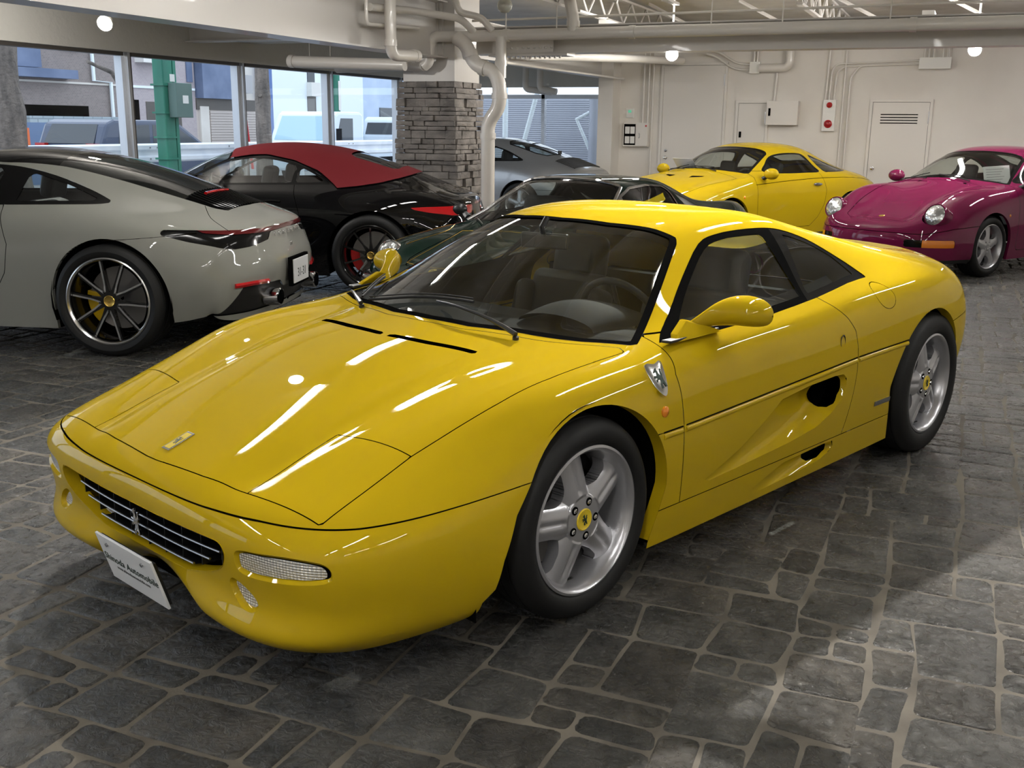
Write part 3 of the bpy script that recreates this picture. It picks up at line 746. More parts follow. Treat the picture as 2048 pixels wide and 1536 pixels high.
# ---------------------------------------------------------------- back wall fittings
WY=13.4
def door(n,x0,x1,z1,louvre=False,knobx=None,knobz=.98):
    q=MB(); q.box((x0-.04,WY-.03,0),(x0,WY+.01,z1+.04)); q.box((x1,WY-.03,0),(x1+.04,WY+.01,z1+.04)); q.box((x0-.04,WY-.035,z1),(x1+.04,WY+.01,z1+.04))
    d=q.build('door_%d'%n,MT['doorpaint'],bevel=.002); tag(d,kind='structure')
    q=MB(); q.box((x0+.004,WY-.018,.01),(x1-.004,WY+.0,z1-.004)); lf=q.build('door_leaf',MT['doorpaint'],d)
    q=MB(); q.box((x0,WY-.006,.0),(x1,WY-.001,z1)); q.build('door_gap',MT['dark'],d)
    if knobx:
        q=MB(); q.lathe([(.0001,-.065),(.018,-.062),(.026,-.048),(.020,-.030),(.010,-.024),(.012,-.004),(.030,0)],20,'y',c=(knobx,WY-.02,knobz)); q.build('door_knob',MT['chrome'],d)
        if n==1: q=MB(); q.lathe([(.0001,-.02),(.018,-.016),(.022,0)],16,'y',c=(knobx,WY-.02,knobz+.11)); q.build('door_lock',MT['steel'],d)
    if louvre:
        for k in range(4):
            q=MB(); z=1.685-k*.040; q.box((.54,WY-.0205,z-.007),(1.05,WY-.0185,z+.007)); q.build('louvre_slot',MT['dark'],lf)
        q=MB(); q.box((.52,WY-.022,1.535),(1.07,WY-.017,1.54)); q.build('louvre_sill',MT['doorpaint'],lf)
    q=MB(); q.box((x1-.012,WY-.030,z1-.30),(x1+.004,WY-.014,z1-.13)); q.build('door_hinge',MT['steel'],d)
    return d
door(1,-2.72,-1.76,2.40,knobx=-2.64,knobz=1.005); door(2,.42,1.20,1.86,True,.485,.915); door(3,-1.53,-1.11,1.84)
q=MB(); q.box((-1.50,WY-.024,1.33),(-1.465,WY-.018,1.42)); q.build('pull_recess',MT['dark'],bpy.data.objects['door_3'])
def wallbox(name,label,cat,a,b,depth,mt=None,bevel=.004):
    q=MB(); q.box((a[0],WY-depth,a[1]),(b[0],WY-.001,b[1])); o=q.build(name,mt or MT['white'],bevel=bevel); tag(o,label,cat); return o
o=wallbox('wall_cabinet','flat cream metal wall cabinet with a black oval finger pull','cabinet',(-1.08,1.52),(-.62,1.87),.16,MT['doorpaint'])
q=MB(); q.tube([(-1.035,WY-.162,1.655),(-1.035,WY-.162,1.765)],.016,12); q.build('finger_pull',MT['dark'],o)
o=wallbox('fire_alarm_panel','white fire alarm panel with a red lamp above a red bell','alarm',(-.275,1.44),(-.095,1.89),.06)
for z,r,mtn in ((1.815,.042,'redlamp'),(1.545,.058,'red')):
    q=MB(); q.lathe([(r,.0),(r,-.015),(r*.8,-.028),(r*.4,-.034),(.0001,-.036)],28,'y',c=(-.185,WY-.06,z)); c=q.build('alarm_lamp' if z>1.7 else 'alarm_bell',MT[mtn],o)
    if z<1.7:
        for k in range(3): q=MB(); q.lathe([(r*(.75-.2*k),-.034-.002*k),(r*(.70-.2*k),-.037-.002*k)],24,'y',c=(-.185,WY-.06,z)); q.build('bell_ring',MT['reddark'],c)
o=wallbox('switch_box','cream switch box with open left half showing four switch plates','switch',(-3.33,1.165),(-2.915,1.535),.09,MT['doorpaint'])
q=MB(); q.box((-3.315,WY-.0915,1.19),(-3.125,WY-.089,1.515)); cav=q.build('switch_recess',MT['dark'],o)
for i in range(2):
    for j in range(2): q=MB(); q.box((-3.295+i*.085,WY-.098,1.215+j*.15),(-3.220+i*.085,WY-.090,1.325+j*.15)); q.build('switch_plate',MT['white'],o,bevel=.004)
q=MB(); q.box((-3.115,WY-.115,1.175),(-2.918,WY-.09,1.528)); dd=q.build('switch_box_door',MT['doorpaint'],o,bevel=.003)
q=MB(); q.box((-2.962,WY-.119,1.475),(-2.935,WY-.1155,1.50)); q.build('red_label',MT['red'],dd)
q=MB(); q.tube([(-3.06,WY-.118,1.30),(-3.045,WY-.13,1.315),(-3.045,WY-.13,1.36),(-3.06,WY-.118,1.375)],.005,8); q.build('latch_handle',MT['steel'],dd)
o=wallbox('thermostat','small white wall controller with a green display','thermostat',(-3.31,1.61),(-3.185,1.755),.025)
q=MB(); q.box((-3.275,WY-.027,1.69),(-3.225,WY-.0252,1.73)); q.build('display',mat('green_display',(.05,.12,.08),.3,emis=(.1,.5,.3),estr=.6),o)
o=wallbox('junction_box','square white junction box on the wall between door and duct','box',(-1.385,2.27),(-1.235,2.44),.10)
o=wallbox('cable_box','long white wall box under the right spot lamp','box',(1.0,2.31),(1.42,2.465),.14)
def conduit(label,pts,r=.013,group=None,bend=.12): return pipe('wall_conduit',label,pts,r,'pipe',group=group,bend=bend)
conduit('upper of two curved conduits leading to the square junction box',[(-2.0,13.3,2.62),(-1.85,13.34,2.58),(-1.60,13.36,2.42),(-1.38,13.36,2.40)],.016)
conduit('lower of two curved conduits leading to the square junction box',[(-2.05,13.3,2.56),(-1.90,13.34,2.52),(-1.64,13.36,2.34),(-1.38,13.36,2.32)],.016)
conduit('bundle pipe rising from the square junction box',[(-1.33,13.35,2.44),(-1.33,13.35,2.75)],.014)
conduit('second riser from the square junction box',[(-1.28,13.35,2.44),(-1.28,13.35,2.75)],.014)
pipe('duct_pipe','fat cream lagged duct elbow beside the junction box',[(-1.235,13.3,2.345),(-.86,13.3,2.345),(-.80,13.3,2.40),(-.80,13.3,2.75)],.062,bend=.10)
conduit('short narrow strap under the duct elbow above the wall cabinet',[(-.98,13.37,2.28),(-1.0,13.37,1.87)],.015)
conduit('long bent conduit from the alarm panel to the cable box, upper one',[(-.20,13.36,1.89),(-.19,13.36,2.30),(-.12,13.36,2.395),(1.0,13.36,2.43)],.013)
conduit('long bent conduit from the alarm panel to the cable box, lower one',[(-.13,13.36,1.89),(-.12,13.36,2.25),(-.04,13.36,2.36),(1.0,13.36,2.385)],.013)
conduit('straight conduit rising from the left of the alarm panel',[(-.25,13.36,1.89),(-.235,13.36,2.6)],.012)
conduit('full-height conduit left of the louvred door',[(.0,13.36,.05),(.0,13.36,2.58)],.013)
conduit('full-height conduit bending over right beside the louvred door',[(.08,13.36,.05),(.08,13.36,2.22),(.20,13.36,2.36),(.3,13.36,2.38)],.013)
for k,x in enumerate((1.06,1.12,1.18,1.30,1.38)): conduit(['leftmost of five thin risers above the long white cable box','second from left of five thin risers above the long white cable box','middle one of five thin risers above the long white cable box','fourth from left of five thin risers above the long white cable box','rightmost of five thin risers above the long white cable box'][k],[(x,13.34,2.46),(x,13.34,2.75)],.012,group='risers above the long white cable box')
# ---------------------------------------------------------------- lamps
def spotlamp(label,loc,aim,power,angle=120,mount=None,vis=True):
    t=thing('spot_lamp',label,'lamp',loc); d=(Vector(aim)-Vector(loc)).normalized(); M=d.to_track_quat('Z','Y').to_matrix().to_4x4()
    q=MB(); q.lathe([(.0001,-.13),(.03,-.12),(.036,-.07),(.062,-.01),(.066,.0),(.060,.002)],28,'z',M=M); q.build('lamp_housing',MT['white'],t)
    q=MB(); q.lathe([(.060,-.002),(.045,.010),(.02,.016),(.0001,.017)],28,'z',M=M); q.build('lamp_bulb',MT['bulb'],t)
    up=RZ-loc[2]
    q=MB(); q.tube([tuple(-d*.10),tuple(-d*.13+Vector((0,0,.05))),(-d.x*.12,-d.y*.12,up)],.011,8); q.build('lamp_stem',MT['white'],t)
    l=bpy.data.lights.new('spot_lamp_light','POINT'); l.energy=power; l.color=(1,.965,.92); l.shadow_soft_size=.05; lo=bpy.data.objects.new('spot_lamp_light',l); COL.objects.link(lo); lo.location=Vector(loc)+d*.10
    return t
spotlamp('round spot lamp hanging over the grey coupe in front of the windows',(-5.4,4.42,2.31),(-3.2,-.5,.3),80,mount=2.98)
spotlamp('glowing spot lamp on the cross beam, left of the alarm panel',(-1.30,8.45,2.235),(.4,2.0,.3),80,mount=2.6)
spotlamp('glowing spot lamp under the joists at the right, above the cable box',(1.72,9.4,2.30),(1.2,3.0,.6),80,mount=2.64)
q=MB(); 
t=thing('globe_lamp','unlit round frosted globe lamp by the steel frame above the column','lamp',(-2.74,7.2,2.66))
q.lathe([(.0001,-.075),(.04,-.068),(.07,-.035),(.078,0),(.07,.035),(.04,.065),(.03,.075)],28,'z'); q.build('globe',mat('frosted_globe',(.52,.52,.45),.25),t)
q=MB(); q.cyl((0,0,.07),(0,0,.31),.014,10); q.build('globe_stem',MT['dark'],t)
for x,z in TUBE_ROWS:
    for y in TUBE_Y:
        t=thing('strip_light','fluorescent strip light fixed under the ceiling joists','lamp',(x,y,2.60),group='fluorescent strip lights')
        q=MB(); q.box((-.06,-.62,0),(.06,.62,.05)); q.build('strip_housing',MT['white'],t)
        q=MB(); q.cyl((0,-.58,-.024),(0,.58,-.024),.019,10); q.build('strip_tube',MT['tubeglow'],t)
        a=area_light('strip_light_glow',(x,y,2.575),.10,1.16,AREA_W,(1,.985,.955))
# two bare high lamps that throw the hard shadows on the paving
for lab,loc,aim,p in (('bright round spot lamp high over the bonnet, towards the right',(.25,3.1,2.88),(1.75,-.35,0),860),('bright round spot lamp high over the bonnet, towards the left',(-2.9,2.3,2.85),(-1.15,-1.1,.0),420)):
    t=thing('ceiling_spot',lab,'lamp',loc); d=(Vector(aim)-Vector(loc)).normalized(); M=d.to_track_quat('Z','Y').to_matrix().to_4x4()
    q=MB(); q.lathe([(.0001,-.12),(.04,-.11),(.075,-.01),(.078,0),(.07,.002)],28,'z',M=M); q.build('lamp_housing',MT['white'],t)
    q=MB(); q.lathe([(.07,-.002),(.04,.014),(.0001,.02)],28,'z',M=M); q.build('lamp_bulb',MT['bulb'],t)
    spot_light('ceiling_spot_light',Vector(loc)+d*.04,aim,p,56,.75,radius=.035)
# ---------------------------------------------------------------- street outside the windows
MT['asphalt']=noise_bump(noise_color(mat('asphalt',(.25,.25,.26),.85),(.20,.20,.21),(.30,.30,.31),2,6),80,.3,.004)
MT['galv']=noise_color(mat('white_guard_rail_paint',(.80,.84,.90),.4),(.72,.77,.84),(.86,.89,.93),3,4)
MT['poleg']=noise_color(mat('green_pole_paint',(.02,.20,.13),.45),(.015,.15,.10),(.03,.25,.16),2,5,stretch=(1,1,.2))
def tile_mat(name,c1,c2,mortar,sx,bw=.5,bh=.25,rot=None):
    m=mat(name,c1,.7); b=m.node_tree.nodes['Principled BSDF']; tc=N(m,'ShaderNodeTexCoord'); mp=N(m,'ShaderNodeMapping'); mp.inputs['Rotation'].default_value=rot or (PI/2,0,PI/2)
    br=N(m,'ShaderNodeTexBrick'); br.inputs['Color1'].default_value=(*c1,1); br.inputs['Color2'].default_value=(*c2,1); br.inputs['Mortar'].default_value=(*mortar,1)
    br.inputs['Scale'].default_value=sx; br.inputs['Brick Width'].default_value=bw; br.inputs['Row Height'].default_value=bh; br.inputs['Mortar Size'].default_value=.02
    sep=N(m,'ShaderNodeSeparateXYZ'); cmb=N(m,'ShaderNodeCombineXYZ'); L(m,tc.outputs['Object'],sep.inputs[0]); L(m,sep.outputs['Y'],cmb.inputs['X']); L(m,sep.outputs['Z'],cmb.inputs['Y']); L(m,cmb.outputs[0],br.inputs['Vector']); L(m,br.outputs['Color'],b.inputs['Base Color'])
    return m
MT['tilebrown']=tile_mat('brown_wall_tiles',(.22,.185,.175),(.27,.225,.21),(.33,.30,.285),6,.6,.3)
MT['tilepink']=tile_mat('pink_wall_tiles',(.38,.33,.345),(.43,.375,.385),(.50,.46,.47),6,.6,.3)
MT['block']=tile_mat('grey_concrete_blocks',(.30,.36,.40),(.36,.43,.47),(.22,.27,.30),1.0,.4,.19)
MT['navy']=noise_color(mat('blue_grey_cladding',(.14,.19,.30),.6),(.11,.15,.25),(.17,.22,.34),1.5,4)
MT['whitewall']=mat('white_street_wall',(.82,.90,.93),.7)
MT['bluewall']=noise_color(mat('pale_blue_concrete',(.50,.62,.80),.7),(.44,.56,.74),(.56,.67,.84),.8,5)
MT['shutter']=mat('roller_shutter',(.52,.46,.42),.5)
MT['shutterblue']=mat('blue_grey_roller_shutter',(.42,.44,.50),.45,metal=.2)
MT['winglass']=mat('street_window_glass',(.05,.06,.07),.1)
MT['bark']=noise_bump(noise_color(mat('tree_bark',(.20,.17,.15),.9),(.12,.105,.095),(.27,.23,.20),7,8,stretch=(1,1,.3)),18,1,.03,8)
q=MB(); q.box((-60,-30,-.3),(RX0-.25,80,-.02)); struct('ground',q,MT['asphalt'])
q=MB(); q.box((RX0-.25,14.7,-.3),(8,80,-.02)); struct('ground_behind',q,MT['asphalt'])
# guard rail
t=thing('guard_rail','white corrugated guard rail along the road outside the windows','rail',(-11.3,0,0))
q=MB(); prof=[(0,.78),(.05,.81),(.05,.87),(0,.90),(0,.97),(.05,1.0),(.05,1.07),(0,1.10),(-.012,1.10),(-.012,.78)]
V=[];F=[]; n=len(prof)
for y in (4.0,26.0): V+=[(x,y,z) for x,z in prof]
F=[(i,(i+1)%n,(i+1)%n+n,i+n) for i in range(n)]+[tuple(range(n)),tuple(range(2*n-1,n-1,-1))]
q.add(V,F); q.build('rail_beam',MT['galv'],t)
for y in np.arange(5.4,26,2.15): q=MB(); q.cyl((-.09,y,-.02),(-.09,y,1.0),.06,14); q.build('rail_post',MT['galv'],t)
for y in np.arange(7.2,24,2.15):
    q=MB()
    for dy in (-.09,.09):
        for z in (.84,1.03): q.cyl((.05,y+dy,z),(.062,y+dy,z),.014,6)
    q.build('rail_bolts',MT['steel'],t)
# green utility pole
t=thing('utility_pole','green square steel pole with a grey-green control box outside the windows','pole',(-10.6,11.3,0))
q=MB(); q.box((-.20,-.22,-.02),(.02,.02,4.5)); q.build('pole_shaft',MT['poleg'],t,bevel=.02)
q=MB(); q.box((-.12,.03,-.02),(.02,.10,4.5)); q.build('pole_channel',MT['poleg'],t)
q=MB(); q.box((.03,-.13,1.54),(.20,.27,2.10)); b=q.build('control_box',mat('grey_green_box',(.10,.17,.15),.5),t,bevel=.01)
q=MB(); q.box((.2005,.02,1.77),(.204,.16,1.90)); q.build('box_sticker',MT['white'],b)
q=MB(); q.box((.021,-.06,2.12),(.024,.06,2.24)); q.build('pole_sticker',MT['white'],t)
q=MB()
for z in (1.2,1.6,2.05,2.6,.85): q.box((-.23,-.25,z),(.04,.05,z+.03))
q.build('pole_bands',MT['poleg'],t)
# trees
def tree(label,loc,r,h,seed,lean=0):
    t=thing('street_tree',label,'tree',loc); q=MB(); rr=random.Random(seed); pts=[];rad=[]
    for k in range(15):
        z=-.02+h*k/14; pts.append((lean*z+rr.uniform(-.03,.03)*r*2,rr.uniform(-.03,.03)*r*2,z)); rad.append(r*(1.25 if k==0 else 1.1 if k==1 else 1-.22*k/14)*rr.uniform(.93,1.07))
    q.tube(pts,rad,14); q.build('trunk',MT['bark'],t)
    for k in range(5):
        z=rr.uniform(1.2,h*.8); a=rr.uniform(0,6.28); q=MB(); q.tube([(0,0,z),(r*1.15*math.cos(a),r*1.15*math.sin(a),z+.04)],[.06,.04],8); q.build('branch_knot',MT['bark'],t)
    return t
tree('thick rough-barked tree trunk at the left edge of the windows',(-10.8,8.02,0),.30,4.5,2)
tree('slender bare street tree behind the second window mullion',(-10.8,14.05,0),.16,4.5,5,.01)
t=tree('thin young tree with a side branch behind the first mullion',(-12.2,11.9,0),.055,4.2,9)
q=MB(); q.tube([(0,0,2.0),(.0,-.25,2.3),(0,-.8,2.45)],[.05,.04,.03],8); q.build('side_branch',MT['bark'],t)
# buildings
BX=-25.0
def bl(name,label,y0,y1,z1,m,depth=4,x=BX,cat='building'):
    t=thing(name,label,cat,(x,(y0+y1)/2,0)); w=(y1-y0)/2; q=MB(); q.box((-depth,-w,-.02),(0,w,z1)); q.build('wall',m,t); t['cy']=0; 
    del t['cy']; return t
def add(t,name,m,y0,y1,z0,z1,x0=0,x1=.06,bevel=0):
    cy=t.location.y; q=MB(); q.box((x0,y0-cy,z0),(x1,y1-cy,z1)); return q.build(name,m,t,bevel=bevel)
A=bl('apartment_building','brown tiled apartment building behind the parked cars',18.0,25.6,7,MT['tilebrown'])
add(A,'dark_opening',MT['dark'],21.4,24.0,1.6,1.94,.0,.02); add(A,'window_frame',MT['navy'],20.6,22.0,3.05,4.2,0,.25); add(A,'canopy',MT['navy'],20.4,23.2,2.75,3.02,0,.5); add(A,'window_bay',MT['plaster'],23.0,23.8,3.70,4.3,0,.15); add(A,'ledge',MT['plaster'],18,25.6,2.62,2.68,0,.05)
q=MB(); q.tube([(.1,24.25-21.8,6),(.1,24.25-21.8,2.75),(.1,25.0-21.8,2.72),(.1,25.0-21.8,.1)],.06,8); q.build('white_downpipe',MT['whitewall'],A)
B=bl('apartment_building','pink tiled apartment building with an open garage',25.6,29.35,7,MT['tilepink'])
add(B,'doorway',MT['dark'],25.75,26.35,1.2,2.2,0,.02); add(B,'garage_opening',MT['aludark'],26.7,28.5,-.02,2.15,0,.02); add(B,'ledge',MT['whitewall'],25.6,29.3,2.60,2.68,0,.05); add(B,'air_conditioner',MT['white'],26.3,27.3,3.45,3.75,0,.4); add(B,'small_window',MT['navy'],28.9,29.2,2.9,3.7,0,.05)
C_=bl('shop_building','blue-grey clad building with a roller shutter below',29.35,33.3,2.35,MT['shutter'])
add(C_,'upper_cladding',MT['navy'],29.4,31.6,2.34,6,-.5,.35); add(C_,'dark_band',MT['aludark'],29.35,33.3,1.93,2.34,0,.05); add(C_,'upper_wall',MT['plaster'],31.6,33.3,2.34,6,-3,-.2); add(C_,'balcony',MT['steel'],31.7,32.6,2.6,3.3,-.3,.2); add(C_,'upper_window',MT['winglass'],31.8,32.4,2.9,3.7,-.19,-.15); add(C_,'meter_board',MT['plaster'],29.5,30.0,.6,2.05,0,.08)
for k in range(14): add(C_,'shutter_slat',MT['shutter'],30.1,33.0,.5+k*.10,.585+k*.10,0,.05)
D=bl('street_building','narrow deep blue building edge beside the bare tree',33.3,34.2,7,mat('deep_blue_wall',(.10,.18,.42),.6))
add(D,'white_corner_strip',MT['whitewall'],33.3,33.5,-.02,6,0,.1)
E_=bl('street_building','plain white building behind the pickup truck',34.2,36.6,8,MT['whitewall'])
Fb=bl('street_building','white building with a railed balcony and dark stair',36.6,41.4,8,MT['whitewall'])
add(Fb,'stair_opening',MT['aludark'],36.7,37.35,.0,2.6,0,.03); add(Fb,'balcony_rail',MT['white'],36.7,37.4,2.62,3.2,0,.25); add(Fb,'stair_window',MT['winglass'],36.75,37.3,3.2,4.2,0,.03)
H_=bl('street_building','pale blue concrete building with one small dark window',41.4,52,9,MT['bluewall'])
add(H_,'dark_window',MT['winglass'],42.9,44.2,1.75,2.25,0,.05)
q=MB(); q.box((-.15,-1.9,-.02),(.15,1.9,1.60)); t=q.build('block_wall',MT['block']); t.location=(-24.2,22.6,0); tag(t,'grey concrete block wall in front of the brown building','wall')
t=thing('cardboard_crate','tall brown cardboard carton leaning at the block wall','box',(-22.5,20.55,0)); q=MB(); q.box((-.2,-.35,-.02),(.2,.35,1.32)); q.build('carton',mat('cardboard',(.50,.40,.30),.8),t); q=MB(); q.box((.2,-.05,0),(.204,.05,1.32)); q.build('carton_tape',MT['plaster'],t)
t=thing('street_sign','orange and white sign board beside the thick tree trunk','sign',(-18.0,14.9,0)); q=MB(); q.box((-.05,-.17,.62),(0,.17,1.30)); q.build('sign_panel',mat('orange_sign',(.80,.17,.05),.5),t); q=MB(); q.box((-.04,-.17,.45),(0,.17,.62)); q.build('sign_foot_panel',MT['white'],t); q=MB(); q.cyl((-.03,0,-.02),(-.03,0,.5),.03,8); q.build('sign_post',MT['steel'],t)
q=MB()
for i in range(2):
    for j in range(2): q.box((0,-.08+i*.09,.92+j*.13),(.004,-.02+i*.09,1.02+j*.13))
q.build('sign_marks',mat('dark_orange_marks',(.45,.07,.02),.5),t)
q=MB(); q.box((-.15,-.55,-.02),(.15,.55,1.42)); t=q.build('fence_panel',mat('blue_panel',(.13,.20,.34),.5)); t.location=(-18.6,15.75,0); tag(t,'blue-grey street panel beside the orange sign','fence')
t=thing('guy_wire_guard','slanting red and white guy wire guard tube before the shutter','post',(-20.0,25.6,0)); q=MB(); q.tube([(0,.35,-.02),(0,-.25,3.9)],.045,8); q.build('red_tube',MT['red'],t); q=MB(); q.tube([(0,.115,1.55),(0,.095,1.68)],.05,8); q.build('white_band',MT['white'],t)
t=thing('street_post','thin dark leaning pole in front of the white building','post',(-22,34.0,0)); q=MB(); q.tube([(0,.35,-.02),(0,-.35,5)],.10,8); q.build('pole_shaft',MT['navy'],t)
t=thing('utility_pole','distant green street pole with a white plate','pole',(-20,31.2,0)); q=MB(); q.tube([(0,0,-.02),(0,0,3.3)],.13,10); q.build('pole_shaft',MT['poleg'],t); q=MB(); q.box((.13,-.08,1.95),(.15,.06,3.0)); q.build('white_plate',MT['white'],t)
# street vehicles (profile extruded with rounded edges, wheels, glass)
def street_car(name,label,cat,loc,rz,prof,width,mt,wins,wheels,front=None,rear=None,wr=.3):
    t=thing(name,label,cat,loc,rz); q=MB(); q.prism(prof,-width/2,width/2,'xz'); q.build('body_shell',mt,t,bevel=.07)
    for k,w in enumerate(wins):
        for s in (1,-1):
            q=MB(); q.prism(w,s*(width/2+.004),s*(width/2-.01),'xz'); q.build('side_window',MT['winglass'],t)
    for (nm,pa,pb,hw,m) in (front or []):
        a=Vector((pa[0],0,pa[1])); b=Vector((pb[0],0,pb[1])); nrm=(b-a).cross(Vector((0,1,0))).normalized()
        if nrm.x*(1 if a.x>0 else -1)<0: nrm=-nrm
        q=MB(); o=nrm*.012; q.add([(a.x+o.x,-hw,a.z+o.z),(a.x+o.x,hw,a.z+o.z),(b.x+o.x,hw*.92,b.z+o.z),(b.x+o.x,-hw*.92,b.z+o.z)],[(0,1,2,3)]); q.build(nm,m,t)
    for x in wheels:
        for s in (1,-1): q=MB(); q.lathe([(.0001,-.09),(wr*.6,-.09),(wr*.95,-.08),(wr,-.04),(wr,.08),(.0001,.08)],24,'y',c=(x,s*(width/2-.05),wr)); q.build('wheel',MT['rubber'],t)
    return t
MT['bluecar']=paint('dark_blue_car_paint',(.06,.08,.13)); MT['whitecar']=paint('white_car_paint',(.70,.80,.90))
wag=[(-1.95,.25),(-2.0,.7),(-1.93,1.0),(-1.72,1.42),(-1.5,1.50),(.1,1.50),(.45,1.42),(1.25,.98),(2.0,.85),(2.1,.55),(2.05,.25)]
street_car('street_car','dark blue hatchback driving past outside, tail to the left','car',(-14.9,15.1,0),PI/2,wag,1.7,MT['bluecar'],[[(-1.45,1.02),(-1.40,1.38),(-.55,1.40),(-.55,1.02)],[(-.45,1.02),(-.45,1.40),(.25,1.38),(.95,1.02)]],(-1.35,1.35),rear=None,front=[('rear_window',(-1.93,1.02),(-1.72,1.40),.66,MT['winglass']),('windscreen',(1.2,1.0),(.45,1.42),.64,MT['winglass'])])
vc=bpy.data.objects.get('street_car')
for y in (-.68,.68): q=MB(); q.box((-2.03,y-.13,.92),(-1.93,y+.13,1.03)); q.build('tail_lamp',MT['redlamp'],vc)
c=street_car('pickup_truck','small white flatbed truck with its cab facing left','truck',(-13.6,21.6,0),-PI/2,[(2.3,.3),(2.35,.9),(2.28,1.05),(1.95,1.68),(1.8,1.76),(.75,1.76),(.62,1.7),(.6,.95),(.55,.35)],1.75,MT['whitecar'],[[(1.15,1.0),(1.15,1.60),(1.72,1.60),(1.95,1.0)]],(1.5,-1.5),front=[('windscreen',(2.27,1.06),(1.97,1.64),.74,mat('pale_windscreen',(.35,.55,.65),.08))])
q=MB(); q.box((-2.6,-.85,.62),(.55,.85,.68)); q.box((-2.6,-.87,.62),(.5,-.83,1.0)); q.box((-2.6,.83,.62),(.5,.87,1.0)); q.box((-2.62,-.87,.62),(-2.58,.87,1.0)); q.build('flatbed',MT['whitecar'],c)
q=MB(); q.box((-2.5,-.3,.35),(1.0,.3,.6)); q.build('chassis',MT['dark'],c)
q=MB(); q.box((2.0,.95,1.05),(2.06,1.08,1.35)); q.build('wing_mirror',MT['dark'],c)
street_car('street_van','white van seen from behind at the far end of the street','van',(-19.5,35.0,0),PI/2,[(-1.6,.25),(-1.65,1.0),(-1.5,1.62),(-1.3,1.74),(1.0,1.74),(1.5,1.1),(1.7,.9),(1.7,.25)],1.5,MT['whitecar'],[],(-1.1,1.1),front=[('rear_window',(-1.64,1.08),(-1.52,1.52),.6,MT['winglass'])])
street_car('street_car','white box lorry in the far street behind the truck','truck',(-21,32.0,0),PI/2,[(-1.8,.3),(-1.8,1.45),(1.2,1.45),(1.2,.3)],1.6,MT['whitecar'],[],(-1.1,.8))
# shutters and tanks beyond the end glazing
t=thing('shuttered_shed','ribbed grey-blue shuttered shed wall behind the end glazing','building',(-5.6,18.2,0))
q=MB(); q.box((-3.4,0,-.02),(3.2,.3,2.05)); q.build('wall',MT['shutterblue'],t)
for k in range(46): q=MB(); q.box((-3.4,-.022,.05+k*.043),(3.2,0,.05+k*.043+.030)); q.build('shutter_slat',MT['shutterblue'],t)
t=thing('tank_frame','grey outdoor pipework with a fat vertical pipe behind the end glazing','pipe',(-4.9,16.6,0))
q=MB(); q.cyl((.0,0,-.02),(0,0,2.05),.14,16); q.build('fat_pipe',MT['shutterblue'],t)
q=MB(); q.cyl((-2.0,.2,-.02),(-2.0,.2,2.6),.06,8); q.tube([(-1.75,.2,.6),(-1.2,.2,2.5)],.05,8); q.build('frame_strut',MT['whitewall'],t)
q=MB(); q.box((-2.6,-.3,2.22),(1.6,-.2,2.30)); q.tube([(.3,0,1.95),(-.4,0,1.6),(-.1,0,1.0)],.04,8); q.build('frame_rail',MT['whitewall'],t)
for k,x in enumerate((-5.35,-5.02)):
    pipe('soffit_pipe',['left of two grey drain pipes below the end soffit','right of two grey drain pipes below the end soffit'][k],[(x,14.1-.16*k,2.98),(x,14.1-.16*k,2.08),(x+.5-.2*k,14.1-.16*k,2.03)],.055,bend=.08)

